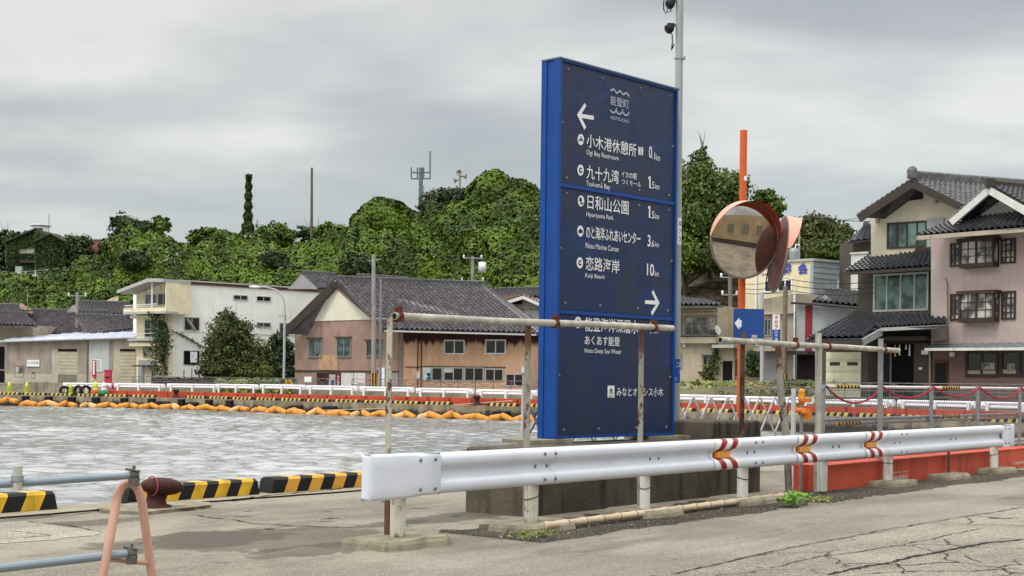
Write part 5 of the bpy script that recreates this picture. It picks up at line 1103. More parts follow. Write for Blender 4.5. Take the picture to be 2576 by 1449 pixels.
# bamboo pole on the ground
a, b = gnd(1368, 1323, .06), gnd(1990, 1244, .05); mb = MB(); pts, rs = [], []
K = 17
for i in range(K):
    f0 = i/K; c = a.lerp(b, f0)
    pts += [c, a.lerp(b, f0+.012), a.lerp(b, f0+.03)]; rs += [.036, .041, .033]
pts.append(b); rs.append(.034); mb.tube(pts, rs, 10)
th = thing('bamboo_pole', 'long pale bamboo pole lying on the ground behind the guard rail posts', 'bamboo pole', a); part('stem', mb, M('dry_bamboo', 'c4b397', .6, .14, 4, stain='8a7458', samt=.5), th)
m_node = M('bamboo_node', '4a3a2a', .8)
for i in range(1, K): c = a.lerp(b, i/K+.012); t = (b-a).normalized(); mb = MB(); mb.tube([c-t*.004, c+t*.004], .0425, 10); part('node_ring', mb, m_node, th)
# ---------------------------------------------------------------- concrete plinths
m_pl1 = M('dark_stained_concrete', '524c40', .95, .25, 2, .6, 20, stain='1f1d19', samt=.9, ssc=1.6)
s_a, o_a = gso(1405, 1308); s_b, _ = gso(1810, 1249)
def plinth(name, s0, s1, o0, o1, z0, z1, label, mat=m_pl1, seed=0):
    mb = MB(); rg = random.Random(seed); ch = .025; ring = lambda z, i_: [GU(s0+i_, o1-i_, z), GU(s1-i_, o1-i_, z), GU(s1-i_, o0+i_, z), GU(s0+i_, o0+i_, z)]
    a_, b_, c_ = ring(z0, 0), ring(z1-ch, 0), ring(z1, ch); mb.add(a_+b_+c_, [(i, (i+1) % 4, 4+(i+1) % 4, 4+i) for i in range(4)]+[(4+i, 4+(i+1) % 4, 8+(i+1) % 4, 8+i) for i in range(4)]+[(8, 9, 10, 11)]); return single(name, mb, mat, label, 'concrete block')
oB = -.72
plinth('concrete_plinth', s_a, s_b+.02, oB-.85, oB, -.05, .70, 'long low dark-stained concrete plinth carrying the big blue sign')
s_c, _ = gso(1984, 1242); plinth('concrete_plinth', s_b+.03, s_c, oB-1.0, oB+.03, -.05, .93, 'higher moss-stained concrete plinth carrying the orange mirror pole', m_pl1, 2)
# ---------------------------------------------------------------- the big sign
SB = .75
pl, pr_ = gnd(1394, 1104, .75), at(1691, 1091, 17.49); WSG = Wall((pl.x, pl.y), (pr_.x, pr_.y)); ZT = .5*(at(1408, 150, pl.y).z+at(1697, 226, pr_.y).z); SW = WSG.len
h = thing('direction_sign', 'tall blue town direction sign with white Japanese place names and distances', 'sign', WSG.pt(SW/2, SB)); DEP = .24
def sign_mat():
    m, t, b = newmat('sign_face_blue'); P = t.n('ShaderNodeTexCoord').outputs['Object']
    f = t.step(t.noise(t.mapping(P, (.9, .9, .6)), 1.1, 4, .6, .8), .38, .64); k = t.mix(f, lin('192c50'), lin('293145'))
    k = t.mix(t.step(t.noise(t.mapping(P, (.6, .6, 1.3), loc=(3, 1, 0)), 1.6, 5, .6, .5), .55, .65, 0, .8), k, lin('1c3562'))
    k = t.mix(t.step(t.noise(P, 9, 5, .7), .58, .75, 0, .35), k, lin('2a2f3c'))
    setin(t, b, 'Base Color', k); setin(t, b, 'Roughness', t.step(t.noise(P, 4, 4), .3, .7, .35, .6)); b.inputs['Specular IOR Level'].default_value = .3
    bn = t.n('ShaderNodeBump', {'Height': t.noise(P, 22, 5, .7), 'Strength': .35, 'Distance': .012}); setin(t, b, 'Normal', bn.outputs[0]); return m
m_sf = sign_mat(); m_sb = M('sign_blue_paint', '053f86', .45, .08, 3, .15, 50); m_let = M('white_lettering', 'dfe0e0', .5, .05, 6); m_letg = M('greyed_lettering', 'a3a9b5', .5, .06, 6)
mb = MB(); mb.wbox(WSG, 0.0, SW, SB, ZT, -DEP, -.012); part('sign_body', mb, m_sb, h)
cuts = [(SB+.03, WSG.uv(1550, 799)[1]-.03), (WSG.uv(1550, 786)[1]+.02, WSG.uv(1550, 497)[1]-.03), (WSG.uv(1550, 485)[1]+.02, ZT-.02)]
cuts = [(SB+.025, 2.045), (2.075, 3.6), (3.63, ZT-.02)]
def zz(x, y): return WSG.uv(x, y)[1]
c1, c2 = zz(1550, 793.5), zz(1550, 488.5)
cuts = [(SB+.025, c1-.028), (c1+.028, c2-.028), (c2+.028, ZT-.018)]
for z0, z1 in cuts:
    mb = MB(); mb.wbox(WSG, .012, SW-.012, z0, z1, -.013, .006); part('face_panel', mb, m_sf, h)
mb = MB()
for z in (c1, c2): mb.wbox(WSG, .0, SW, z-.022, z+.022, -.013, .02)
mb.wbox(WSG, .0, .03, SB, ZT, -.013, .03); mb.wbox(WSG, SW-.03, SW, SB, ZT, -.013, .03); mb.wbox(WSG, .03, SW-.03, SB, SB+.03, -.013, .026); mb.wbox(WSG, .03, SW-.03, ZT-.02, ZT, -.013, .026); part('frame', mb, m_sb, h)
Wside = Wall(tuple(WSG.pt(0, 0, -DEP))[:2], tuple(WSG.pt(0, 0, 0))[:2]); mb = MB(); mb.wbox(WSG, -.012, .0, SB, ZT, -DEP-.01, -DEP+.07); mb.wbox(WSG, -.012, .0, SB, ZT, -.075, .03); part('side_flange', mb, m_sb, h)
mb = MB(); mb.wbox(WSG, -.02, SW+.02, ZT+.002, ZT+.02, -DEP-.01, .04); part('top_cap', mb, M('blue_grey_cap', '56697c', .5, .1), h)
rv = None
for z in (SB+.1, c1-.1, c1+.1, c2-.09, c2+.09, ZT-.09, (SB+c1)/2, (c1+c2)/2, (c2+ZT)/2):
    for a in ((.07, .35, .67, .94) if z not in ((SB+c1)/2, (c1+c2)/2, (c2+ZT)/2) else (.03, .97)):
        mb = MB(); q = WSG.pt(a*SW, z, .006)
        if rv is None: mb.lathe([(.018, 0), (.016, .008), (0, .014)], (0, 0, 0), (WSG.n.x, WSG.n.y, 0), 8); rv = mb.mesh('rivet', m_dsteel)
        o = bpy.data.objects.new('rivet', rv); COL.objects.link(o); o.parent = h; o.location = q-ORI[h]
def sq(x0, yl0, yl1, x1, yr0, yr1):     # text corners: left column top/bottom, right column top/bottom
    a0 = WSG.uv(x0, (yl0+yl1)/2)[0]; a1 = WSG.uv(x1, (yr0+yr1)/2)[0]; t_ = (zz(x0, yl0)+zz(x1, yr0))/2; b_ = (zz(x0, yl1)+zz(x1, yr1))/2; return a0, a1, b_, t_
def st(txt, *r, mat=None, off=.006, name='lettering'): return letter(WSG, None, txt, mat or m_let, h, .012, name, off, False, sq(*r))
# pixel helper for the 1449-px details: region (2100,300) scale .4326/px
def A(zx, zy, Y0=300, X0=2100, sc=420/1449/1.4907): return X0/1.4907+zx*sc, Y0/1.4907+zy*sc
def st2(txt, Y0, zx0, zt0, zb0, zx1, zt1, zb1, **k):
    sc = k.pop('sc', 420/1449/1.4907); f = lambda x, y: (2100/1.4907+x*sc, Y0/1.4907+y*sc)
    (x0, a), (_, b_), (x1, c), (_, d) = f(zx0, zt0), f(zx0, zb0), f(zx1, zt1), f(zx1, zb1); return st(txt, x0, a, b_, x1, c, d, **k)
st2('小木港休憩所', 300, 335, 705, 885, 978, 815, 985); st2('Ogi Bay Restroom', 300, 332, 905, 1000, 748, 978, 1045, off=.0); st2('0', 300, 1140, 855, 1010, 1182, 862, 1015, off=.014); st2('.1', 300, 1184, 930, 1022, 1218, 938, 1030, off=.01); st2('km', 300, 1230, 958, 1040, 1283, 966, 1048, off=0)
st2('九十九湾', 300, 333, 1105, 1290, 752, 1160, 1335); st2('イカの駅', 300, 785, 1182, 1262, 985, 1208, 1288, off=.005); st2('つくモール', 300, 785, 1288, 1352, 1035, 1312, 1385, off=.005); st2('Tsukumo Bay', 300, 328, 1308, 1395, 638, 1350, 1430, off=0)
st2('.5', 300, 1168, 1312, 1405, 1210, 1318, 1410, off=.01); st2('km', 300, 1224, 1338, 1412, 1276, 1346, 1420, off=0)
st2('日和山公園', 680, 345, 180, 360, 878, 250, 432); st2('Hiyoriyama Park', 680, 330, 392, 478, 682, 445, 515, off=0); st2('.5', 680, 1164, 385, 478, 1208, 392, 485, off=.01); st2('km', 680, 1218, 412, 484, 1272, 420, 492, off=0)
st2('のと海洋ふれあいセンター', 680, 328, 582, 750, 1030, 652, 815, off=.012); st2('Noto Marine Center', 680, 322, 790, 870, 755, 848, 908, off=0); st2('3', 680, 1122, 690, 842, 1162, 696, 848, off=.014); st2('.6', 680, 1164, 758, 846, 1206, 764, 850, off=.01); st2('km', 680, 1218, 780, 846, 1270, 786, 854, off=0)
st2('恋路海岸', 680, 322, 975, 1155, 760, 1010, 1188); st2('Koiji Beach', 680, 316, 1188, 1262, 566, 1212, 1278, off=0); st2('10', 680, 1115, 1065, 1220, 1206, 1068, 1225, off=.014); st2('km', 680, 1214, 1158, 1228, 1266, 1160, 1230, off=0)
S3 = 420/1383/1.4907
st2('能登海洋深層水', 1080, 302, 362, 540, 958, 395, 562, sc=S3); st2('あくあす能登', 1080, 295, 588, 705, 730, 600, 715, sc=S3); st2('Noto Deep Sea Water', 1080, 293, 748, 822, 750, 756, 825, sc=S3, off=0); st2('4', 1080, 1072, 408, 555, 1128, 410, 558, sc=S3, off=.014); st2('km', 1080, 1146, 495, 560, 1198, 498, 562, sc=S3, off=0)
st2('みなとオアシス小木', 1080, 690, 1230, 1340, 1265, 1228, 1335, sc=S3)
st2('能登町', 300, 642, 208, 325, 880, 250, 372, mat=m_letg, off=.01); st2('NOTO-CHO', 300, 646, 470, 510, 882, 510, 558, mat=m_letg, off=.014)
def flat(pts, mat=m_let, name='arrow', o=.012, root=None, d=.004):
    mb = MB(); mb.wprism(WSG, [WSG.uv(*p) for p in pts], o, o-d); return part(name, mb, mat, root or h)
f_ = lambda x, y, Y0=300, sc=420/1449/1.4907: (2100/1.4907+x*sc, Y0/1.4907+y*sc)
flat([f_(*p) for p in ((212, 452), (310, 302), (330, 335), (268, 440), (426, 465), (426, 518), (268, 492), (328, 608), (306, 646))])
for dx, dy in ((0, 0), (-5, 73)):
    for pts in (((1147, 1246), (1163, 1249), (1163, 1402), (1147, 1399)), ((1147, 1246), (1147, 1272), (1135, 1288), (1135, 1268))): flat([f_(x+dx, y-1000+dy if dy else y, 680 if dy else 300) for x, y in pts], name='digit')
g_ = lambda x, y: f_(x, y, 1080, S3)
flat([g_(*p) for p in ((1042, 152), (1172, 156), (1125, 60), (1142, 28), (1220, 186), (1130, 340), (1116, 298), (1176, 206), (1042, 196))])
def stroke(pts, wd, mat, name):
    P = [WSG.uv(*p) for p in pts]; L_ = []; R_ = []
    for i, (a, z) in enumerate(P):
        a0, z0 = P[max(i-1, 0)]; a1, z1 = P[min(i+1, len(P)-1)]; l = math.hypot(a1-a0, z1-z0)+1e-9; nx, nz = -(z1-z0)/l*wd, (a1-a0)/l*wd; L_.append(WSG.pt(a+nx, z+nz, .012)); R_.append(WSG.pt(a-nx, z-nz, .012))
    mb = MB(); mb.grid([L_, R_], 0, False); return part(name, mb, mat, h)
stroke([f_(*p) for p in ((640, 140), (685, 118), (725, 175), (765, 140), (808, 190), (850, 168), (885, 215))], .012, m_letg, 'mountain_emblem')
for x, y in ((680, 378), (760, 395), (845, 412)): stroke([f_(x+34*math.cos(a)*1.1, y+46*math.sin(a)) for a in np.linspace(math.pi*.98, .02, 9)], .010, m_letg, 'wave_emblem')
for x, y in ((722, 368), (803, 386)): flat([f_(x+6*math.cos(a), y+10*math.sin(a)) for a in np.linspace(0, 5.6, 8)], m_letg, 'wave_dot')
for Y0, sc, x, y, kind in ((300, 420/1449/1.4907, 260, 772, 'house'), (300, 420/1449/1.4907, 257, 1168, 'wave'), (680, 420/1449/1.4907, 263, 256, 'tree'), (680, 420/1449/1.4907, 255, 645, 'ship'), (680, 420/1449/1.4907, 248, 1055, 'wave'), (1080, S3, 213, 425, 'wave')):
    F2 = lambda dx, dy: f_(x+dx, y+dy, Y0, sc); q = flat([F2(40*math.cos(a), 72*math.sin(a)) for a in np.linspace(0, 2*math.pi, 25)[:-1]], m_let, 'pictogram')
    if kind == 'wave':
        mb = MB(); ring = [(22*math.cos(a)*f, 36*math.sin(a)*f) for a, f in zip(np.linspace(.3, 5.6, 14), np.linspace(1, 1, 14))]; inn = [(9*math.cos(a), 16*math.sin(a)) for a in np.linspace(.3, 5.6, 14)]
        mb.grid([[WSG.pt(*WSG.uv(*F2(*p)), .0145) for p in ring], [WSG.pt(*WSG.uv(*F2(*p)), .0145) for p in inn]], 0, False); part('pictogram_mark', mb, m_sf, q)
    else:
        S_ = {'house': [(-30, 32), (-22, -2), (-8, -12), (-4, -44), (6, -44), (10, -8), (26, 6), (32, 40), (20, 20), (0, 8), (-18, 20)], 'tree': [(-12, 50), (-10, 10), (-26, -2), (-22, -36), (-8, -52), (8, -30), (10, 0), (-2, 12), (0, 30), (24, 14), (28, 36)], 'ship': [(-26, 24), (-26, -18), (-10, -18), (-8, -30), (8, -30), (10, -16), (26, -14), (26, 26)]}[kind]
        flat([F2(*p) for p in S_], m_sf, 'pictogram_mark', .0145, q, .002)
for dx in (1003, 1044):
    flat([f_(dx+16*math.cos(a)*.6+9, 872+9*math.sin(a)+(dx-1003)*.1) for a in np.linspace(0, 5.6, 8)], m_let, 'restroom_mark'); flat([f_(dx+a, b+(dx-1003)*.1) for a, b in ((0, 884), (22, 886), (20, 940), (17, 974), (7, 972), (3, 938))], m_let, 'restroom_mark')
flat([f_(*p) for p in ((1032, 868), (1037, 868), (1037, 976), (1032, 976))], m_let, 'restroom_mark')
q = flat([g_(*p) for p in ((582, 1206), (662, 1206), (664, 1354), (580, 1352))], m_let, 'harbour_plate'); flat([g_(*p) for p in ((602, 1308), (606, 1262), (622, 1234), (636, 1256), (640, 1306), (628, 1306), (626, 1270), (616, 1270), (614, 1308))], M('dark_green_print', '2e4a34', .6), 'plate_mark', .0145, q, .002); flat([g_(*p) for p in ((594, 1330), (648, 1328), (648, 1338), (594, 1340))], m_dsteel, 'plate_text', .0145, q, .002)
# pedestals below the sign
for x0, x1, lb in ((1322, 1424, 'left'), (1628, 1738, 'right')):
    a0 = WSG.uv(x0, 1100)[0]; a1 = WSG.uv(x1, 1100)[0]; mb = MB(); mb.wbox(WSG, a0, a1, .702, SB-.004, -DEP-.12, .1); single('pedestal_slab', mb, m_foot, 'mossy concrete slab under the %s foot of the big blue sign' % lb, 'slab')
# ---------------------------------------------------------------- galvanised lamp pole behind the sign, with two black floodlights
pb = at(1690, 1094, pr_.y+.32); d = pb.y; th = thing('steel_pole', 'tall galvanised steel pole rising behind the right edge of the blue sign', 'pole', (pb.x, pb.y, .7)); top = at(1709, -60, d)
rr = lambda px: px/2*d/F
mb = MB(); bb = Vector((pb.x+.05, d, .7)); b2 = at(1700, 1094, d); mb.tube([Vector((b2.x, d, .7)), Vector((top.x, d, 9.0))], [rr(19.5), rr(19)], 18); part('pole_shaft', mb, M('galvanised_pole', '9aa19f', .5, .1, 1.2, .08, 50, metal=.3, stain='6a7072', samt=.5), th)
ax_ = lambda y: b2.lerp(Vector((top.x, d, top.z)), (1094-y)/(1154))
def wrapband(y0, y1, mat, name, lbl=None, wide=1.03):
    za, zb = at(1700, y0, d).z, at(1700, y1, d).z; c0, c1_ = ax_(y0), ax_(y1); mb = MB(); mb.tube([Vector((c1_.x, d, zb)), Vector((c0.x, d, za))], rr(19.5)*wide, 18); return part(name, mb, mat, th), c0, za, zb
q, c0, za, zb = wrapband(903, 963, M('blue_sticker_band', '1f4f9c', .5, .06), 'blue_band'); R_ = rr(19.5)*1.03
def wraptext(txt, c, a0, a1, z0, z1, mat, root, off=.01):
    v, f = text_mesh(txt, off); xs_ = [p[0] for p in v]; ys_ = [p[1] for p in v]; mb = MB(); vs = []
    for p in v:
        a = a0+(a1-a0)*(p[0]-min(xs_))/(max(xs_)-min(xs_)); z = z0+(z1-z0)*(p[1]-min(ys_))/(max(ys_)-min(ys_)); vs.append((c.x+(R_+.002)*math.sin(a), d-(R_+.002)*math.cos(a), z))
    mb.add(vs, f); part('lettering', mb, mat, root)
wraptext('ここの', c0, -.9, 1.3, za-.105, za-.045, m_let, q); wraptext('海抜', c0, -.8, .2, zb+.02, zb+.075, m_let, q); wraptext('4', c0, .9, 1.3, za-.2, za-.13, m_let, q)
c0 = ax_(582); za, zb = at(1700, 549, d).z, at(1700, 616, d).z; mb = MB(); R_ = rr(19.5)*1.01
P = [[(c0.x+(R_+.003)*math.sin(a), d-(R_+.003)*math.cos(a), z) for z in (zb, za)] for a in np.linspace(-.1, 1.3, 10)]; mb.grid(P); q = part('number_sticker', mb, m_rw, th); R_ += .003
for i, ch in enumerate('072'): wraptext(ch, c0, .35, .95, za-.10-i*.1, za-.04-i*.1, m_blk, q)
mb = MB(); c0 = ax_(147); z = at(1700, 147, d).z; mb.tube([Vector((c0.x, d, z-.01)), Vector((c0.x, d, z+.01))], R_*1.06, 16); mb.box((c0.x+R_, d-.02, z), (.03, .03, .015)); part('pole_band', mb, m_steel, th)
def flood(px, py, label, loop):
    c = at(px, py, d-.02); th_ = thing('floodlight', label, 'floodlight', c); mb = MB(); mb.lathe([(.0, -.055), (.035, -.05), (.06, -.01), (.063, .035), (.05, .05), (0, .052)], c, (-.75, -.3, -.55), 12); mb.box(c+Vector((.012, 0, .03)), (.045, .03, .03)); part('lamp_head', mb, m_blk, th_)
    mb = MB(); pe = Vector((ax_(py).x, d, c.z+.05)); mb.tube([c+Vector((.02, 0, .03)), pe], .016, 6); part('bracket', mb, m_dsteel, th_); mb = MB()
    mb.tube([c+Vector(o_) for o_ in loop], .008, 5); part('cable', mb, m_blk, th_)
flood(1687, 9, 'upper black floodlight on the steel pole, with its cable in a long loop', [(-.06, 0, .12), (-.09, 0, .02), (-.09, 0, -.07), (-.06, 0, -.13), (-.035, 0, -.06), (-.035, 0, -.12), (0, 0, -.1), (.02, 0, -.03)])
flood(1685, 71, 'lower black floodlight on the steel pole, with a short dangling cable', [(0, 0, -.04), (.03, 0, -.08), (.035, 0, -.18), (.03, 0, -.22), (.025, 0, -.28), (.04, 0, -.25), (.055, 0, -.2)])
# ---------------------------------------------------------------- traffic mirrors on the orange pole
m_or = M('orange_pole_paint', 'c9602c', .5, .06, 2, stain='a8502a', samt=.3); m_orp = M('faded_orange_hood', 'd9a48c', .6, .1, 2, stain='b06848', samt=.3); m_orr = M('hood_lining_red', 'b23c1c', .55, .1, 2)
po = gnd(1862, 1052, .93); dm = po.y; h = thing('traffic_mirror_pole', 'orange traffic mirror pole on the higher concrete plinth', 'mirror pole', po); mb = MB(); mb.tube([po, Vector((po.x, dm, at(1867, 328, dm).z))], .05, 18); part('pole_shaft', mb, m_or, h)
mb = MB(); pz = at(1874, 450, dm); mb.box((po.x+.025, dm-.049, pz.z), (.02, .004, .03)); part('sticker', mb, m_rw, h)
def mirror_glass():
    m, t, b = newmat('convex_mirror'); P = t.n('ShaderNodeTexCoord').outputs['Object']
    setin(t, b, 'Base Color', t.mix(t.step(t.noise(P, 3, 5, .7), .35, .7), (.55, .50, .44, 1), (.70, .66, .60, 1))); b.inputs['Metallic'].default_value = 1; setin(t, b, 'Roughness', t.step(t.noise(P, 5, 4), .3, .7, .0, .03)); return m
def mirror(c, ax, rad, label, up=Vector((0, 0, 1)), back=m_rustred):
    c = Vector(c); ax = Vector(ax).normalized(); th_ = thing('traffic_mirror', label, 'mirror', c); mb = MB(); RC = 2.4
    prof = [(rad*f, math.sqrt(RC*RC-(rad*f)**2)-math.sqrt(RC*RC-rad*rad)+.0) for f in np.linspace(1, 0, 22)]; mb.lathe(prof, c, ax, 64); part('mirror_glass', mb, mirror_glass(), th_)
    mb = MB(); mb.lathe([(rad, .004), (rad+.02, .012), (rad+.03, -.005), (rad+.02, -.03), (rad-.01, -.03)], c, ax, 48); part('rim', mb, M('rim_grey_brown', '7a7268', .6, .1), th_)
    mb = MB(); mb.lathe([(rad+.015, -.03), (rad*.75, -.07), (rad*.3, -.10), (0, -.105)], c, ax, 40); part('back_shell', mb, M('purple_brown_back', '5b3632', .6, .15, 3, stain='3a201c', samt=.5), th_)
    x = ax.cross(up).normalized(); y = x.cross(ax)
    for nm, mt, ro_, m2 in (('hood', m_orp, .032, 0), ('hood_lining', m_orr, .027, 0)):
        P = []
        for a in np.linspace(-1.5, 1.5, 60):
            dep = .19*max(0.0, math.cos(a*1.02))**.75; q = c+(y*math.cos(a)+x*math.sin(a))*(rad+ro_); P.append([q+ax*(-.02+(dep+.02)*f) for f in (0, .5, 1)])
        mb = MB(); mb.grid(P); part(nm, mb, mt, th_)
    return th_, x, y
c = at(1874, 604, dm-.28); mth, _, _ = mirror(c, (.352, -.936, -.13), .5, 'large round convex traffic mirror with orange hood facing the road')
mb = MB(); mb.tube([c+Vector((-.05, .1, 0)), Vector((po.x, dm, c.z))], .03, 8); mb.box((po.x, dm-.055, c.z), (.07, .012, .1)); part('bracket', mb, m_steel, mth)
c2_ = at(1962, 640, dm+.05); m2th, x2, y2 = mirror(c2_, (.997, .03, -.15), .5, 'second traffic mirror seen edge-on from behind, brown back and pale orange hood', Vector((0, 0, 1)))
bx = at(1952, 634, dm); mb = MB(); mb.box(bx+Vector((-.03, -.02, -.02)), (.06, .04, .09)); mb.tube([Vector((po.x, dm, bx.z)), bx+Vector((.02, 0, 0))], .028, 8); part('bracket', mb, m_steel, m2th)
axb = Vector((.997, .03, -.15)).normalized()
for k, (u0, v0, u1, v1) in enumerate(((0, -.45, 0, .02), (-.12, .1, -.05, .38), (.06, .12, .1, .4), (-.14, -.4, -.08, -.1))):
    mb = MB(); mb.tube([c2_-axb*.1+x2*u0+y2*v0, c2_-axb*.112+x2*u1+y2*v1], .009, 5); part('back_rib', mb, m_wire if k else m_postw, m2th)
# small square blue arrow sign
W = PW(1844, dm-.13, 1923, dm-.10); h = thing('arrow_sign', 'small square blue sign with white left arrow on the orange pole', 'sign', W.pt(.2, at(1880, 852, dm).z)); a0, a1, b0, b1 = W.rect(1845, 777, 1922, 851)
mb = MB(); mb.wbox(W, a0, a1, b0, b1, -.004, .004); part('panel', mb, M('faded_sign_blue', '204a8c', .5, .08, 4, stain='4a78ae', samt=.4), h); mb = MB(); mb.wbox(W, a0, a1, b0-.001, b1+.001, -.008, -.0045); part('red_back', mb, m_orr, h)
mb = MB(); mb.wprism(W, [W.uv(*p) for p in ((1847.5, 813), (1859.5, 799), (1860, 804.5), (1865.5, 806.5), (1865, 823), (1860, 823.5), (1858.5, 829))], .004, .007); part('arrow', mb, m_let, h)
# projecting shop sign with red characters on the far side of the street
d = 79; W = PW(1943, d, 1962, d-.2); h = thing('vertical_shop_sign', 'narrow white and blue vertical shop sign with red characters beside the annex', 'sign', W.pt(.1, at(1952, 875, d).z)); a0, a1, b0, b1 = W.rect(1944, 791, 1962, 875); zm = W.uv(1952, 829)[1]
mb = MB(); mb.wbox(W, a0, a1, zm, b1, -.06, .06); part('white_box', mb, m_rw, h); mb = MB(); mb.wbox(W, a0, a1, b0, zm-.004, -.06, .06); part('blue_box', mb, M('shop_blue', '2c4c9e', .5), h)
letter(W, (1948, 793, 1958, 827), 'タ\nカ\nラ', M('shop_red', 'b0202c', .5), h, .065, 'lettering', .03); letter(W, (1949.5, 833, 1957.5, 847), '酒', m_let, h, .065, 'lettering', .02); letter(W, (1949.5, 850, 1957.5, 862), '店', m_let, h, .065, 'lettering', .02)
# ---------------------------------------------------------------- folding lattice barrier behind the sign
th = thing('lattice_barrier', 'folding white lattice barrier standing behind the blue sign along the quay', 'barrier', GU(4, -2.1)); m_alu = M('pale_aluminium', 'bcc0c1', .45, .08, 5, metal=.25)
OL = -2.35; sL, sR = None, None
sL, sR = s_at(1318, OL), s_at(1990, OL); pitch = (s_at(1770, OL)-s_at(1725, OL)); zt, zb_ = 1.2, .10; hp = pitch/2; rise = hp*1.18; kmax = int((zt-zb_)/rise)
zb_ = zt-kmax*rise
i = 0; s = sL
for sgn in (1, -1):
    s = sL-kmax*hp if sgn == 1 else sL
    n_ = int((sR-sL)/pitch)+kmax+1
    for i in range(-1, n_):
        a = sL+(i*pitch if sgn == -1 else i*pitch-kmax*hp+ (kmax % 2)*0); b = a+kmax*hp
        za, zb2 = (zt, zb_) if sgn == -1 else (zb_, zt)
        f0 = max(0, (sL-a)/(b-a)); f1 = min(1, (sR-a)/(b-a))
        if f1-f0 < .05: continue
        p = GU(a+(b-a)*f0, OL-sgn*.006, za+(zb2-za)*f0); q = GU(a+(b-a)*f1, OL-sgn*.006, za+(zb2-za)*f1); t = (q-p).normalized(); mb = MB(); mb.box((p+q)/2, ((q-p).length/2, .005, .018), t, Vector((NR.x, NR.y, 0)), t.cross(Vector((NR.x, NR.y, 0))))
        part('lattice_bar', mb, m_alu, th)
for px in (1312, 1322):
    mb = MB(); s = s_at(px, OL); mb.tube([GU(s, OL+.03, .03), GU(s, OL+.03, 1.33)], .022, 8); part('end_post', mb, m_alu, th)
for px in (1997,):
    mb = MB(); s = s_at(px, OL+.3); mb.box(GU(s, OL+.3, .66), (.025, .03, .68), ex, ey, ez); part('end_post', mb, m_alu, th)
# ---------------------------------------------------------------- yellow clamp lamp at the end of the fence
d = GU(s_of(2016), -.8).y; th = thing('warning_lamp', 'yellow warning lamp clamped to a thin post at the left end of the mesh fence', 'warning lamp', at(2016, 1180, d)); c = at(2017, 990, d)
mb = MB(); mb.tube([Vector((c.x, d, .0)), c], .022, 8); part('post', mb, m_steel, th); m_ly = M('lamp_yellow', 'dd9a26', .4, .1, 5); m_lo = M('lamp_orange', 'd07a28', .5, .1, 5)
q = at(2017, 986, d); mb = MB(); mb.lathe([(.04, -.06), (.042, .0), (.045, .01), (.03, .035), (0, .045)], q, n=12); part('lamp', mb, m_ly, th); q = at(2018, 1006, d); mb = MB(); mb.lathe([(.0, -.05), (.05, -.045), (.075, 0), (.05, .03), (0, .03)], q, (1, 0, .1), 10); mb.box(q+Vector((.04, 0, 0)), (.08, .03, .028)); part('clamp', mb, m_lo, th)
q = at(2020, 1038, d); mb = MB(); mb.box(q+Vector((.04, 0, -.02)), (.055, .05, .07)); mb.tube([q+Vector((-.1, -.03, .03)), q+Vector((.02, -.03, .03))], .035, 10); mb.lathe([(.04, 0), (.03, .05), (0, .06)], q+Vector((.0, -.05, 0)), (0, -1, 0), 10); part('clamp', mb, m_lo, th)
# ---------------------------------------------------------------- red barrier wall with mesh fence at the right
m_redn = M('orange_red_barrier_paint', 'c4513a', .6, .12, 1.2, stain='6a2c20', samt=.45, rust='6b3322', ramt=.66, rsc=2.5)
OW0, OW1 = -.52, -.12; sW0 = s_of(2070)-.1; th = thing('flood_wall', 'low red steel flood barrier with faded white lettering behind the right half of the guard rail', 'flood barrier', GU(sW0, OW1, 0)); seg = [sW0, sW0+2.45, sW0+4.9, sW0+7.35, sW0+9.8, sW0+12.3]
for i, (a, b) in enumerate(zip(seg, seg[1:])):
    mb = MB(); mb.hexa([GU(a, OW1), GU(b-.012, OW1), GU(b-.012, OW0), GU(a, OW0), GU(a, OW1, .32), GU(b-.012, OW1, .32), GU(b-.012, OW0, .32), GU(a, OW0, .32)]); q = part('wall_panel', mb, m_redn, th); mb = MB(); mb.hexa([GU(a, OW1+.02, .322), GU(b-.012, OW1+.02, .322), GU(b-.012, OW0-.02, .322), GU(a, OW0-.02, .322), GU(a, OW1+.02, .345), GU(b-.012, OW1+.02, .345), GU(b-.012, OW0-.02, .345), GU(a, OW0-.02, .345)]); part('top_edge', mb, m_redn, q)
WW = Wall(tuple(GU(sW0, OW1))[:2], tuple(GU(sW0+12, OW1))[:2]); m_fw = M('faded_white_print', 'd8b8b0', .6, .1, 6)
for x0, y0, x1, y1, tx in ((2243, 1194, 2284, 1207, '㈱仙台銘板'), (2244, 1186, 2283, 1189, 'TRAFFIC & SAFETY')): letter(WW, (x0, y0, x1, y1), tx, m_fw, th, .006, 'lettering', .03)
mb = MB(); mb.wprism(WW, [WW.uv(*p) for p in ((2232, 1201), (2236, 1188), (2239, 1200), (2244, 1205), (2236, 1209))], .004, .008); part('emblem', mb, m_fw, th); letter(WW, (2548, 1160, 2580, 1168), '㈱仙台銘板', m_fw, th, .006, 'lettering', .03)
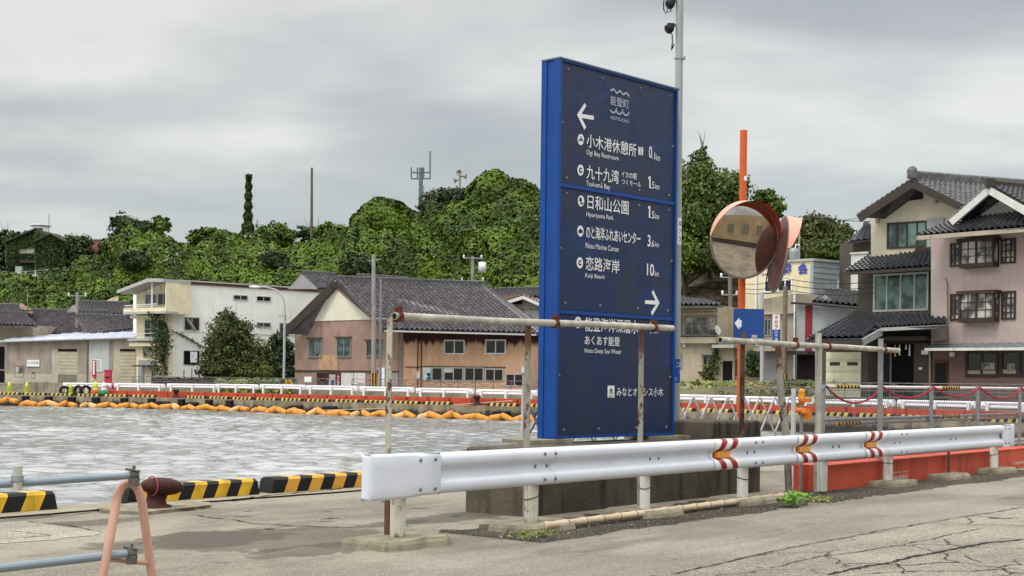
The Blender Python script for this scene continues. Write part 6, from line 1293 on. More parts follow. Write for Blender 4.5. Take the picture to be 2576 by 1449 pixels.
# mesh fence
th = thing('mesh_fence', 'chain-link fence on steel posts standing on the red flood barrier', 'fence', GU(sW0, -.4, .3)); OFN = -.46
sp_ = [s_at(x, OFN) for x in (2067, 2211, 2340, 2457, 2563)]; sp_.append(sp_[-1]*2-sp_[-2]); sp_.append(sp_[-1]+2)
for s in sp_:
    mb = MB(); mb.box(GU(s, OFN+.02, .75), (.028, .022, .66), ex, ey, ez); part('post', mb, m_steel, th)
m_bar = M('pale_pipe', 'c9cdca', .5, .08, 4); e_ = sp_[-1]
for z, r_, mt in ((1.38, .022, m_bar), (1.22, .014, m_dsteel), (.92, .022, m_steel), (.86, .022, m_steel), (.36, .02, m_dsteel)):
    mb = MB(); mb.tube([GU(sp_[0], OFN-.03, z), GU(e_, OFN-.03, z)], r_, 8); part('rail_pipe', mb, mt, th)
mb = MB(); cell = .075; z0, z1 = .36, 1.36; hgt = z1-z0; k0 = int(-hgt/cell)-1; k1 = int((e_-sp_[0])/cell)+1
for sg in (1, -1):
    for k in range(k0, k1+1):
        a = sp_[0]+k*cell; b = a+hgt*.62
        if sg == -1: a, b = b, a
        za, zb2 = z0, z1; lo, hi = min(a, b), max(a, b); f0, f1 = 0, 1
        if lo < sp_[0]:
            if hi <= sp_[0]: continue
            f = (sp_[0]-a)/(b-a); f0, f1 = (f, 1) if b > a else (0, f)
        if hi > e_: continue
        mb.tube([GU(a+(b-a)*f0, OFN+sg*.003, za+(zb2-za)*f0), GU(a+(b-a)*f1, OFN+sg*.003, za+(zb2-za)*f1)], .0022, 3, cap=False)
part('chain_link_mesh', mb, m_dsteel, th)
m_zig = m_yel
for s, z in ((sp_[0]+.45, 1.38), (sp_[2]+.5, 1.38), (sp_[0]+.5, .86), (sp_[2]+.5, .92)):
    n_ = 14; mb = MB()
    for i in range(n_): mb.tube([GU(s+i*.055, OFN-.03, z), GU(s+(i+1)*.055, OFN-.03, z)], [.0265, .03] if i % 2 else [.03, .0265], 8, i % 2, sm=False)
    part('striped_pad', mb, [m_yel, m_blk], th)
m_rope = M('red_rope', '9a2436', .85, .15, 30, .5, 90)
th = thing('red_rope', 'thick red rope slung in loops between the posts of the mesh fence', 'rope', GU(sp_[0], -.4, 1.3)); mb = MB()
for i, (a, b) in enumerate(zip(sp_, sp_[1:])):
    dip = (.24, .17, .15, .19, .17, .18)[i % 6]; mb.tube([GU(a+(b-a)*f, OFN+.06, 1.39-dip*(1-(2*f-1)**2)) for f in np.linspace(0, 1, 15)], .015, 8)
part('strand', mb, m_rope, th); mb = MB(); mb.tube([GU(sp_[0]-.06, OFN+.05, 1.33), GU(sp_[0]-.03, OFN+.05, 1.38), GU(sp_[0]+.05, OFN+.06, 1.385), GU(sp_[0]+.18, OFN+.06, 1.28)], .016, 6); part('blue_knot', mb, M('blue_twine', '5a82a0', .9), th)
# ---------------------------------------------------------------- near kerb blocks and bollard
OK_ = EDGE+.17
for x0, x1, n_, mt, lab in ((-215, 132, 7, m_yel, 'yellow and black kerb block at the left edge of the picture'), (306, 640, 11, m_yel, 'worn yellow and black kerb block on the quay edge behind the iron bollard'), (670, 1010, 12, M('orange_yellow_paint', 'd8a13e', .55, .06, 4), 'fresh orange-yellow and black kerb block behind the left end of the guard rail')):
    s0, s1 = s_at(x0, OK_), s_at(x1, OK_); mb = stripe_block(s1-s0, .185, .24, n_, .085, .05)
    o = single('kerb_block', mb, [mt, m_blk], lab, 'kerb block'); p = GU((s0+s1)/2, OK_, .022); o.location = p; o.rotation_euler.z = RZ
sb, ob = gso(392, 1272, .05); c = GU(sb, ob, .02); th = thing('mooring_bollard', 'dark rust-red iron mooring bollard with a mushroom head leaning to the right', 'bollard', c)
mb = MB(); mb.lathe([(.17, 0), (.165, .03), (.11, .05), (.09, .14), (.095, .2)], c, n=18)
hd_ = c+Vector((.03, -.02, .235)); axv = Vector((U.x, U.y*.6, -.06)).normalized(); yv = axv.cross(Vector((0, 0, 1))).normalized(); zv = yv.cross(axv)
def ellip(c, X, Y, Z, nu=16, nv=10):
    return [[c+X*math.cos(v)*math.cos(u)+Y*math.cos(v)*math.sin(u)+Z*math.sin(v) for v in np.linspace(-math.pi/2, math.pi/2, nv)] for u in np.linspace(0, 2*math.pi, nu+1)]
part('stem', mb, m_rustred, th); mb = MB(); mb.grid(ellip(hd_+axv*.04, axv*.24, yv*.15, zv*.095)); part('head', mb, m_rustred, th)
mb = MB(); mb.tube([hd_-axv*.07+(zv*math.cos(a)*.1+yv*math.sin(a)*.152) for a in np.linspace(0, 2*math.pi, 17)], .007, 5, cap=False); part('red_cord', mb, M('pinkish_cord', 'a3434a', .8), th)
mb = MB(); rg = random.Random(9); ring = [gnd(x, y) for x, y in ((250, 1290), (330, 1272), (440, 1268), (527, 1271), (530, 1278), (440, 1288), (370, 1296), (300, 1294))]; mb.prism([Vector((p.x, p.y, 0)) for p in ring], (0, 0, .035)); single('concrete_pad', mb, m_foot, 'rough concrete pad around the foot of the iron bollard', 'concrete pad')
# ---------------------------------------------------------------- pink A-frame barrier stand with two pipes
dA = 6.6; h = thing('pipe_barrier', 'pipe barrier with salmon pink A-frame stand and two grey pipes in the lower left', 'barrier', at(320, 1700, dA)); m_sal = M('salmon_paint', 'bf9683', .55, .08, 5, stain='a8745e', samt=.4)
def leg(pts): return [at(x, y, dd) for x, y, dd in pts]
zf = lambda x, dd: CY+.0122*(x-CX)+EYE*F/dd
arc = [(228, zf(228, 6.45), 6.45), (258, 1449, 6.47), (281, 1330, 6.52), (288, 1290, 6.54), (296, 1245, 6.57), (305, 1226, 6.58), (318, 1214.5, 6.6), (332, 1214.5, 6.6), (343, 1224, 6.62), (352, 1243, 6.63), (358, 1268, 6.64), (366, 1330, 6.68), (382, 1449, 6.73), (408, zf(408, 6.78), 6.78)]
mb = MB(); mb.tube(leg(arc), .0215, 14); part('stand', mb, m_sal, h); mb = MB(); mb.tube(leg([(265, 1407, 6.5), (370, 1416, 6.7)]), .012, 8); part('cross_bar', mb, m_sal, h)
m_pipe2 = M('blue_grey_steel_pipe', '7e8a93', .4, .08, 6, metal=.4)
for y0, y1, x1, rr_ in ((1219, 1196, 332, .017), (1434, 1392, 326, .02)):
    p, q = at(-90, y0+6, 6.2), at(x1, y1, 6.56); mb = MB(); mb.tube([p, q], rr_, 14); part('pipe', mb, m_pipe2, h); t = (q-p).normalized(); mb = MB(); mb.tube([q-t*.012, q+t*.03], rr_*1.2, 10); mb.box(q+Vector((.01, 0, -.03)), (.022, .02, .02)); mb.tube([q+Vector((.0, 0, .01)), q+Vector((.012, 0, .045))], .007, 6); mb.tube([q+Vector((-.03, 0, .03)), q+Vector((.04, -.01, .02))], .006, 5); part('clamp', mb, M('grey_clamp', '5b5850', .6, .25, 20, metal=.3), h)
c = at(44, 1203, 6.3); mb = MB(); mb.tube([c-Vector((0, 0, .055)), c+Vector((0, 0, .055))], .0215, 12); part('stub_pipe', mb, M('pale_pipe_stub', 'a7a89e', .6, .12, 8), h); mb = MB(); mb.tube([c-Vector((0, 0, .012)), c+Vector((0, 0, .012))], .029, 12); part('clamp', mb, m_steel, h)
# ---------------------------------------------------------------- what the mirror sees: wall of a shed across the road, behind the camera's right
W = Wall(tuple(GU(-14, 15.5))[:2], tuple(GU(26, 15.5))[:2]); h = thing('roadside_shed', 'long beige shed across the road, seen only in the round mirror', 'shed', GU(6, 16))
mb = MB(); o0, o1 = 15.5, 22; mb.hexa([GU(-1, o0, 1.0), GU(26, o0, 1.0), GU(26, o1, 1.0), GU(-1, o1, 1.0), GU(-1, o0, 6), GU(26, o0, 6), GU(26, o1, 6), GU(-1, o1, 6)]); part('wall', mb, M('beige_shed_wall', 'a8977a', .85, .12, .6, stain='6f6550', samt=.5), h); mb = MB(); mb.hexa([GU(-1, o0+.03, 0), GU(26, o0+.03, 0), GU(26, o1, 0), GU(-1, o1, 0), GU(-1, o0+.03, 1.0), GU(26, o0+.03, 1.0), GU(26, o1, 1.0), GU(-1, o1, 1.0)]); part('plinth', mb, M('dark_shed_plinth', '4a453d', .9, .15), h)
for a in (3, 6.5, 10): mb = MB(); mb.hexa([GU(a, o0-.05, 2.4), GU(a+1.6, o0-.05, 2.4), GU(a+1.6, o0, 2.4), GU(a, o0, 2.4), GU(a, o0-.05, 4.2), GU(a+1.6, o0-.05, 4.2), GU(a+1.6, o0, 4.2), GU(a, o0, 4.2)]); part('faded_panel', mb, M('faded_panel', '7d7a70', .8, .2), h)
# ================================================================ POLES, WIRES, TREES
def pole(x0, y0, x1, y1, d, r0, r1, mat, name, label, cat, z0=0.0, band=None):
    t = at(x1, y1, d); b = at(x0, y0, d); b.z = z0; h = thing(name, label, cat, b); mb = MB(); mb.tube([b, t], [r0, r1], 10); part('shaft', mb, mat, h)
    if band:
        za, zb = at(x0, band[0], d).z, at(x0, band[1], d).z; k = 8; mb = MB()
        for i in range(10): a = 2*math.pi*i/10; mb.tube([(b.x+r0*1.02*math.cos(a), d+r0*1.02*math.sin(a), zb), (b.x+r0*1.0*math.cos(a), d+r0*1.0*math.sin(a), za)], .045, 4, i % 2)
        part('striped_guard', mb, [m_yel, m_blk], h)
    return h, t
def insul(h, t, arms):
    mb = MB()
    for dz, w_ in arms: mb.tube([t+Vector((-w_, 0, dz)), t+Vector((w_, 0, dz))], .045, 6)
    part('cross_arm', mb, m_steel, h)
    for dz, w_ in arms:
        for sx in (-1, 1):
            q = t+Vector((sx*w_*.9, 0, dz)); mb = MB(); mb.lathe([(.03, 0), (.09, .05), (.05, .12), (.09, .17), (.04, .26), (0, .27)], q, n=8); part('insulator', mb, m_white, h)
h, t = pole(940, 990, 940, 640, 91, .17, .12, m_conp, 'utility_pole', 'grey concrete utility pole with striped base in front of the cream gable', 'utility pole', 0, (938, 985)); PA = t; mb = MB(); mb.tube([t+Vector((-.3, 0, -.45)), t+Vector((.45, 0, -.3))], .03, 5); part('cross_arm', mb, m_steel, h)
pole(957, 990, 957.5, 702, 91.5, .09, .07, m_steel, 'service_pole', 'slender pale steel pole right beside the concrete utility pole', 'pole')
h, t = pole(1192, 800, 1189, 645, 108, .16, .12, m_conp, 'utility_pole', 'utility pole with many white insulators rising behind the right end of the big tiled roof', 'utility pole', 2); PB = t; insul(h, t, [(-.15, .75), (-1.9, .9), (-2.9, .95)]); mb = MB(); mb.lathe([(0, 0), (.3, 0), (.3, .75), (0, .8)], t+Vector((.75, 0, -1.2)), n=10); part('transformer', mb, m_whitedirty, h)
h, t = pole(194, 800, 194, 736, 119, .15, .12, m_conp, 'utility_pole', 'short utility pole with white insulators over the dark roofs at the left', 'utility pole', 3); insul(h, t, [(-.3, .8)])
h, t = pole(1843, 990, 1836, 690, 88, .16, .12, M('dark_concrete_pole', '6f6a60', .85, .15, 2), 'utility_pole', 'dark utility pole with striped base before the rock face', 'utility pole', 0, (945, 962)); PC = t; insul(h, t, [(-.2, .6), (-1.3, .5)])
h, t = pole(1971, 990, 1976, 720, 78, .16, .13, M('brown_grey_pole', '7b705f', .85, .15, 2, stain='5a5044'), 'utility_pole', 'brownish utility pole standing in front of the concrete annex', 'utility pole', 0, (942, 965)); PD = t
h, t = pole(1918, 990, 1917, 735, 77, .13, .11, M('light_grey_pole', 'a9adad', .6, .08, 2), 'lamp_pole', 'smooth light grey pole behind the small blue arrow sign', 'pole')
h, t = pole(2011, 700, 2011, 543, 95, .09, .06, m_conp, 'utility_pole', 'thin utility pole behind the second mirror with wires to the right', 'utility pole', 4); PE = t
# street lamp
d = 96; b = at(713, 985, d); b.z = 0; t = at(716, 770, d); h = thing('street_lamp', 'pale grey street lamp with curved arm in front of the white building', 'street lamp', b); mb = MB(); e_ = at(642, 722, d)
mb.tube([b, at(715, 900, d), t, at(714, 755, d), at(707, 740, d), at(694, 729, d), at(672, 723, d), at(652, 721, d)], [.1, .09, .075, .07, .065, .06, .055, .05], 8); part('pole_and_arm', mb, M('pale_grey_lamp_pole', 'a3aaa9', .5, .08, 3), h)
mb = MB(); mb.grid(ellip(at(641, 722, d), Vector((.42, 0, -.02)), Vector((0, .16, 0)), Vector((0, 0, .1)))); part('lamp_head', mb, m_whitedirty, h); mb = MB(); mb.box(at(714, 800, d)+Vector((.08, 0, 0)), (.06, .06, .18)); mb.tube([at(700, 795, d), at(714, 795, d)], .02, 5); part('fittings', mb, m_dsteel, h)
# mast group on the hill
h, t = pole(623, 600, 626, 440, 150, .26, .14, M('vine_mast', '2f3320', .9), 'vine_covered_pole', 'thick old pole completely wrapped in dark vines on the hill crest', 'pole', 8)
P = []; r = np.random.default_rng(5)
bb = at(623, 600, 150)
for i in range(2600):
    f = r.random()**.9; a = r.random()*6.28; rad = (.42-.18*f)*(1+.25*math.sin(f*40))+(.9*(1-f)**8); c = bb.lerp(t, f); P.append((c.x+rad*math.cos(a), c.y+rad*math.sin(a), c.z))
P = np.array(P); Q = P-np.array([[bb.x+(t.x-bb.x)*.5, bb.y, 0]]); Q[:, 2] = .2; Q /= np.linalg.norm(Q, axis=1, keepdims=True); o = bpy.data.objects.new('vines', leaf_mesh('vines', P-np.array(ORI[h]), Q, .3, m_dvine)); COL.objects.link(o); o.parent = h
pole(785, 620, 784.5, 422, 149, .2, .12, M('bare_wood_pole', '5f564c', .9, .2, 2), 'bare_pole', 'tall bare brown pole standing alone on the hill crest', 'pole', 8)
d = 168; m_bg = M('blue_grey_mast', '5b6f74', .6, .12, 3); h, t = pole(1057, 600, 1059, 422, d, .3, .24, m_bg, 'antenna_tower', 'blue-green antenna tower with square cross-frame and tall whip on the hill', 'antenna', 8)
mb = MB()
for y in (434, 449.5): mb.tube([at(1034, y, d), at(1083, y, d)], .09, 6)
part('cross_frame', mb, m_bg, h)
for x, y0, y1 in ((1034.5, 421, 449), (1050, 421, 448), (1066, 421, 448), (1082, 380, 450)): mb = MB(); mb.tube([at(x, y1, d), at(x, y0, d)], .08 if x < 1080 else .09, 6); part('dipole', mb, m_bg, h)
for x, y0, y1 in ((1066, 467, 485), (1064, 484, 491)): mb = MB(); mb.tube([at(1059, y1, d), at(x, y1, d), at(x, y0, d)], .05, 5); part('side_antenna', mb, m_bg, h)
d = 170; h, t = pole(1159, 500, 1157.5, 434, d, .14, .11, m_conp, 'loudspeaker_pole', 'pole with three horn loudspeakers on the hill left of the highest mound', 'loudspeaker pole', 10)
for p_, ax in (((1156.5, 435), (-.3, -1, 0)), ((1168, 443.5), (1, -.2, 0)), ((1147.5, 453), (-1, -.2, -.3))):
    q = at(*p_, d); mb = MB(); mb.lathe([(.08, -.45), (.12, -.1), (.38, .25), (.34, .25), (.06, -.1)], q, ax, 12); mb.tube([q, at(1158, p_[1]+1, d)], .06, 5); part('horn', mb, m_beige, h)
d = 172; h, t = pole(836, 600, 836, 560, d, .07, .05, m_bg, 'small_antenna', 'small comb-like antenna just above the hill edge', 'antenna', 10); mb = MB(); mb.tube([at(827, 566, d), at(845, 566, d)], .05, 5)
for x in (828, 833, 840, 844): mb.tube([at(x, 566, d), at(x, 561, d)], .04, 5)
part('comb', mb, m_bg, h)
h, t = pole(646, 600, 647, 553, 172, .09, .07, m_conp, 'utility_pole', 'tiny distant utility pole beside the vine-wrapped pole on the crest', 'utility pole', 10); insul(h, t, [(-.6, .8)])
pole(123, 640, 123.5, 539, 172, .06, .04, m_dsteel, 'antenna_mast', 'thin lone mast beside the white turret at the left', 'antenna', 8); pole(69, 775, 69, 737, 121, .03, .025, M('pale_green_rod', '8f9a74', .7), 'thin_rod', 'thin pale rod rising from the roofs at the left', 'rod', 3)
# wires
m_cable = M('cable_black', '1c1c1e', .8)
def wire(p, q, sag, r_, label):
    p, q = Vector(p), Vector(q); mb = MB(); mb.tube([p.lerp(q, f)-Vector((0, 0, sag*(1-(2*f-1)**2))) for f in np.linspace(0, 1, 13)], r_, 5); single('overhead_wire', mb, m_cable, label, 'wire')
wire(PA+Vector((.3, 0, -.3)), at(1205, 722, 108), .6, .016, 'wire from the striped concrete pole down to the insulator pole'); wire(PA+Vector((.2, 0, -.2)), at(1420, 640, 112), .3, .016, 'upper wire running right from the concrete pole in front of the green mound')
wire(at(1020, 704, 105), at(1420, 652, 112), .5, .016, 'long wire passing the insulator pole towards the big blue sign'); wire(PB+Vector((.5, 0, -3)), at(1420, 715, 105), .5, .016, 'lower wire from the insulator pole to behind the blue sign')
wire(PE, at(2210, 557, 84), .1, .022, 'upper wire from the thin pole to the cream gabled house'); wire(at(2060, 559, 95), at(2165, 547, 80), .05, .014, 'faint second wire crossing before the cream gable')
for i, (y0, y1) in enumerate(((700, 708), (712, 718), (722, 729))): wire(at(1838, y0+8, 87), at(1976, y0+i*3, 78.2), .25, .018, ['top', 'middle', 'bottom'][i]+' of the three wires from the dark pole to the brownish pole'); wire(at(1976, y0+i*3, 78.2), at(2200, y1+i*4, 70), .2, .02, ['top', 'middle', 'bottom'][i]+' of the three wires from the brownish pole across the grey house')
# ---------------------------------------------------------------- vine mounds and trees on the hill
def T(px, py, d): return tuple(at(px, py, d))
def base(px, d, z=None): p = at(px, CY, d); return (p.x, d, 6 if z is None else z)
def bl(px, py, d, rx, rz, ry=None): k = F/d; return (T(px, py, d), (rx/k, (ry or rx)/k, rz/k))
tree('vine_covered_tree', 'rounded mound of vines over trees, left of the antenna tower', base(965, 150), [bl(965, 562, 150, 78, 62), bl(915, 595, 148, 45, 42), bl(1012, 590, 149, 36, 56), bl(960, 640, 146, 100, 50)], 46000, .37, m_kudzu, 31, .4, spread=.55, shell=.14, lump=.1, clump=0)
tree('vine_covered_tree', 'highest and largest vine-covered mound right of the antenna tower', base(1235, 148), [bl(1240, 505, 148, 62, 78), bl(1310, 545, 148, 85, 85), bl(1175, 570, 147, 75, 62), bl(1260, 610, 144, 120, 75), bl(1380, 560, 150, 75, 75), bl(1120, 640, 143, 70, 45)], 90000, .37, m_kudzu, 33, .45, spread=.55, shell=.14, lump=.12, clump=0)
tree('evergreen_tree', 'dark evergreen crown between the antenna tower and the highest mound', base(1120, 152), [bl(1105, 525, 152, 40, 38), bl(1145, 505, 153, 45, 28), bl(1085, 560, 151, 26, 28)], 11000, .38, m_dark, 35, .3, shell=.6)
for i, (x, y, rx, rz, lab) in enumerate(((520, 598, 32, 20, 'small vine hump left of the vine-wrapped pole'), (688, 598, 42, 26, 'vine hump right of the vine-wrapped pole'), (842, 596, 44, 24, 'vine hump below the small comb antenna'), (560, 604, 30, 14, 'low vine hump close to the left foot of the vine-wrapped pole'))): tree('vine_hump', lab, base(x, 151), [bl(x, y, 151, rx, rz)], int(rx*110), .36, m_kudzu, 50+i, .2, shell=.2, limbs=False, cat='climbing plant')
tree('bare_tree', 'thin grey-green tree at the foot of the tall bare pole', base(770, 156), [bl(752, 588, 156, 30, 14), bl(785, 588, 156, 26, 18)], 1100, .42, m_dark, 40, .2, twigs=3, shell=.9)
tree('broad_tree', 'loose dark tree with airy crown on the crest left of the bushes', base(330, 152), [bl(318, 572, 152, 30, 25), bl(352, 578, 152, 24, 20), bl(300, 560, 152, 16, 14), bl(372, 574, 152, 14, 14)], 6000, .32, m_dark, 41, .2, shell=.8)
tree('small_tree', 'small pointed tree right next to the loose dark tree on the crest', base(404, 152), [bl(404, 572, 152, 17, 18), bl(402, 556, 152, 9, 13)], 1500, .42, m_kud2, 42, .15, shell=.5)
tree('dark_shrub_tree', 'dark tree between the overgrown house and the pink roof', base(188, 158, 5), [bl(186, 630, 158, 32, 34), bl(205, 622, 158, 24, 24), bl(172, 655, 156, 22, 28)], 7000, .32, m_dark, 43, .2, shell=.7)
tree('bare_tree', 'half bare tree at the far left edge behind the overgrown house', base(14, 165, 5), [bl(10, 600, 165, 36, 20), bl(2, 625, 165, 24, 24)], 1300, .4, m_dark, 44, .2, twigs=5, shell=.9)
tree('bushy_tree', 'small bushy green growth at the far left behind the overgrown house', base(60, 166, 5), [bl(58, 592, 166, 16, 12), bl(8, 655, 160, 26, 20)], 900, .4, m_dark, 45, .15, shell=.8)
for i, (x, y, rx, rz, d_, lab) in enumerate(((1012, 640, 34, 36, 141, 'dark evergreen added as a shaded hollow in the crease between the two vine mounds'), (1075, 665, 32, 34, 138, 'dark evergreen added as a shaded hollow low in front of the highest mound'), (1300, 672, 44, 30, 128, 'dark evergreen added as a shaded hollow just left of the big blue sign'), (905, 672, 38, 26, 135, 'dark evergreen added as a shaded hollow above the ridge of the gable house'), (340, 655, 34, 22, 140, 'dark evergreen added as a shaded hollow on the slope above the white building'), (690, 655, 30, 20, 140, 'dark evergreen added as a shaded hollow on the slope above the street lamp'))): tree('evergreen_tree', lab, base(x, d_, 4), [bl(x, y, d_, rx, rz), bl(x+rx*.6, y+rz*.5, d_, rx*.6, rz*.7)], 3600, .34, m_dark, 80+i, .2, shell=.4)  # dark crowns added to stand in for shaded hollows among the vines
# right of the sign
tree('tall_tree', 'tall browning tree with thin top behind the steel pole and the orange pole', base(1790, 104, 4), [bl(1765, 425, 104, 26, 45), bl(1745, 480, 104, 55, 60), bl(1800, 520, 103, 62, 75), bl(1745, 590, 102, 60, 70), bl(1835, 490, 104, 38, 50), bl(1855, 560, 103, 34, 60), bl(1790, 640, 101, 90, 40), bl(1770, 395, 104, 16, 24)], 30000, .28, m_brown, 46, .3, twigs=4, shell=.7, spread=1.2)
tree('green_tree', 'green leafy tree low behind the round mirror, left of the rock face', base(1740, 99, 3), [bl(1735, 560, 100, 40, 40), bl(1715, 640, 99, 40, 50), bl(1850, 645, 99, 40, 36), bl(1700, 520, 103, 24, 60)], 12000, .26, m_kud2, 47, .25, shell=.7)
tree('green_tree', 'small bright tree peeking out right above the round mirror', base(1935, 106, 5), [bl(1925, 495, 106, 26, 18), bl(1945, 525, 106, 28, 30), bl(1915, 545, 106, 26, 30)], 5000, .27, m_kud2, 48, .2, shell=.8)
tree('green_tree', 'broad yellowish green tree between the second mirror and the cream gabled house', base(2065, 100, 3), [bl(2050, 585, 100, 46, 36), bl(2100, 600, 100, 42, 34), bl(2065, 632, 99, 75, 34), bl(2010, 620, 100, 34, 44), bl(2130, 632, 98, 30, 22)], 20000, .27, m_bush, 49, .25, shell=.6)
# bushes in front of the white building
tree('large_bush', 'large dark green bush in front of the white building, wider at the base', base(605, 101, 0), [bl(582, 855, 101, 48, 48), bl(560, 915, 101, 46, 38), bl(632, 900, 101, 48, 46), bl(600, 930, 101, 78, 28), bl(572, 812, 101, 24, 24), bl(660, 935, 100, 34, 22), bl(540, 875, 101, 24, 22)], 30000, .2, m_bush, 60, .2, cat='bush', shell=.55)
tree('small_bush', 'narrow dark bush squeezed between the street lamp and the pinkish gable wall', base(712, 102, 0), [bl(700, 880, 102, 22, 38), bl(722, 900, 102, 20, 42), bl(695, 925, 101, 26, 26), bl(728, 940, 101, 16, 22)], 9000, .2, m_dark, 61, .15, cat='bush', shell=.55)
ivy([(567, 772, 1.5), (564, 790, 3), (570, 808, 5), (575, 822, 26)], WS, 1.2, .3, .16, 'climbing_vine', 'thin vine spike climbing the white wall above the large bush', 62, m_bush)
ivy([(411, 786, 6), (414, 812, 14), (424, 838, 20), (426, 862, 18), (416, 880, 26), (414, 905, 14), (420, 945, 9)], WF, 1.4, .3, .18, 'climbing_ivy', 'dark ivy hanging down the cream corner of the white building', 63, m_dvine)
ivy([(440, 836, 8), (462, 846, 8), (490, 862, 5), (512, 876, 10)], WS, .4, .2, .13, 'climbing_vine', 'thin vine runner between the ivy corner and the large bush', 64, m_bush)
ivy([(1900, 885, 14), (1902, 915, 22), (1896, 945, 14)], PW(1884, 81, 1918, 80.5), .6, .16, .24, 'potted_shrub', 'dark shrub in the doorway of the brown shop front', 65, m_dark)
ivy([(2012, 957, 60), (2010, 968, 50)], PW(1985, 70, 2060, 69), .6, .14, .2, 'flower_bed', 'low flower bed below the grey house with the red stripe', 66, m_brown)
# ---------------------------------------------------------------- overgrown house, turret, pink roof, hillside fence
d = 157; W = PW(14, d, 168, d-1); h = house('overgrown_house', 'old gabled house swallowed by dark ivy on the hill at the left', W); m_iv = M('ivy_dark_wall', '27361c', .9, .35, 2, 1, 8)
p1 = pwall(W, [(18, 700), (88, 700), (128, 615), (92, 578), (88, 576), (18, 606)], 6, 'wall', m_iv, h); pwall(PW(86, d-1.5, 168, d-2.2), [(90, 700), (158, 700), (158, 604), (126, 588), (90, 607)], 5, 'wall', m_iv, h)
beam(at(12, 609, d-.6), at(92, 575, d-.6), .5, .18, 'bargeboard', m_dbrown, h); beam(at(92, 575, d-.6), at(122, 592, d-.6), .5, .18, 'bargeboard', m_dbrown, h); beam(at(84, 609, d-2.2), at(128, 588, d-2.2), .5, .16, 'bargeboard', m_dbrown, h); beam(at(128, 588, d-2.2), at(166, 607, d-2.6), .5, .16, 'bargeboard', m_dbrown, h)
win(W, (43, 624, 88, 638), h, 1, m_gframe, M('pale_curtain', 'a3a294', .7), .05); panel(W, (55, 655, 95, 662), 'balcony_rail', m_dbrown, h, 0, .5); panel(W, (56, 673, 72, 694), 'gate_pillar', m_slab, h, 1.2, 1.6)
P = []; r = np.random.default_rng(12)
for i in range(12000):
    x = r.uniform(14, 164); yt = np.interp(x, [14, 92, 120, 128, 166], [612, 580, 592, 592, 608]); y = r.uniform(yt, 700)
    if 45 < x < 86 and 624 < y < 638: continue
    P.append(tuple(at(x, y, d-(.2 if x < 88 else 1.9)-r.random()*.3)))
P = np.array(P); Q = np.tile([0, -1, .45], (len(P), 1)); o = bpy.data.objects.new('ivy_cover', leaf_mesh('ivy_cover', P-np.array(ORI[h]), Q, .26, m_dvine, .9)); COL.objects.link(o); o.parent = h; o['kind'] = 'stuff'
th = thing('lookout_turret', 'small white turret with flat roof behind the overgrown house', 'turret', at(102, 600, 175)); q = at(102, 588, 175); mb = MB(); mb.lathe([(.62*1.6, -1), (.62*1.6, .95)], q, n=14); part('drum', mb, m_white, th); mb = MB(); mb.lathe([(0, .95), (1.3, .95), (1.32, 1.1), (0, 1.15)], q, n=16); part('roof', mb, m_white, th); mb = MB(); mb.box(q+Vector((.25, -.98, .1)), (.3, .06, .5)); part('window', mb, m_gl, th); mb = MB()
mb.tube([at(88, 585, 173), at(118, 585, 173)], .04, 5); part('railing', mb, m_white, th)
roof_house('house with a faded red tiled roof half hidden by vines on the hill', (205, 636), (300, 636), (296, 608), (212, 608), 160, 163, m_tiler, None, m_cr, 660, name='red_roof_house')
d = 150; h = thing('hillside_fence', 'pale wire fence on low posts across the slope below the overgrown house', 'fence', at(120, 690, d)); mb = MB(); pts = [(36, 688), (80, 685), (120, 681), (160, 677), (210, 670)]; mb.tube([at(x, y-3, d) for x, y in pts], .03, 5); part('wire', mb, m_steel, h); mb = MB(); mb.tube([at(x, y+3, d) for x, y in pts], .02, 5); part('wire', mb, m_steel, h)
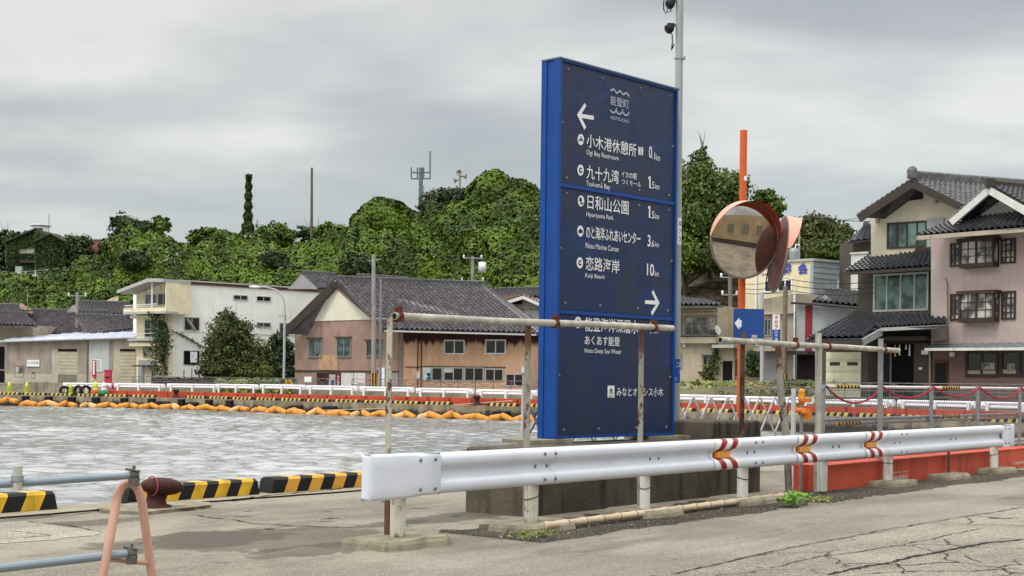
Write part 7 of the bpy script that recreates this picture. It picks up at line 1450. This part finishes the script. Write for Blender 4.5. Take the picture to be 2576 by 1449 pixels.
for x in (48, 64, 89, 119, 149, 178, 204):
    y = np.interp(x, [p[0] for p in pts], [p[1] for p in pts]); mb = MB(); mb.tube([at(x, y+12, d), at(x, y-4, d)], .06, 5); part('post', mb, m_whitedirty, h)
mb = MB(); mb.hexa([at(36, 706, d), at(212, 692, d), at(212, 692, d+2), at(36, 706, d+2), at(36, 694, d), at(212, 680, d), at(212, 680, d+2), at(36, 694, d+2)]); single('retaining_wall', mb, m_slab, 'low grey retaining wall under the hillside fence', 'wall')
roof_house('dark roof just showing above the vines left of the vine-wrapped pole', (470, 604), (600, 604), (572, 583), (508, 583), 158, 161, m_tileg, None, m_iv, 700)
# near weeds
def weed(px, py, n_, hgt, size, mat, label, seed, wd=.12):
    g = gnd(px, py); r = np.random.default_rng(seed); P = []; 
    for _ in range(n_): f = r.random()**.7; P.append((g.x+r.normal()*wd*(.3+f*.6), g.y+r.normal()*wd*(.3+f*.6), f*hgt+.01))
    P = np.array(P); Q = np.tile([0, -.3, .9], (len(P), 1)); h = thing('weed', label, 'weed', g); o = bpy.data.objects.new('leaves', leaf_mesh('leaves', P-np.array([g.x, g.y, 0]), Q, size, mat)); COL.objects.link(o); o.parent = h; mb = MB()
    for k in range(4): mb.tube([g, g+Vector((r.normal()*wd*.4, r.normal()*wd*.4, hgt*.8))], .003, 4)
    part('stem', mb, m_fresh, h)
weed(1993, 1276, 150, .16, .045, m_fresh, 'bright green weed growing at the foot of the leaning pole', 3, .1); weed(1318, 1357, 110, .05, .03, m_grass, 'flat green weed at the mossy footing left of the bamboo pole', 4, .16); weed(1365, 1352, 70, .06, .03, m_grass, 'small weed tuft in front of the mossy footing', 5, .1); weed(2060, 1262, 90, .05, .035, m_grass, 'low weed patch right of the bright green weed', 6, .2)
rg = random.Random(77); mb = MB()
for i in range(420):
    s_, o_ = rg.uniform(.8, 14.5), rg.gauss(.25, .28); p = GU(s_, o_, .012); q = rg.uniform(.004, .014); mb.lathe([(0, -q*.6), (q, 0), (0, q*.7)], p, (rg.uniform(-.4, .4), rg.uniform(-.4, .4), 1), 5, sm=False)
struct('gravel', mb, M('loose_gravel', '857c6c', .9, .3, 30), 'stuff')
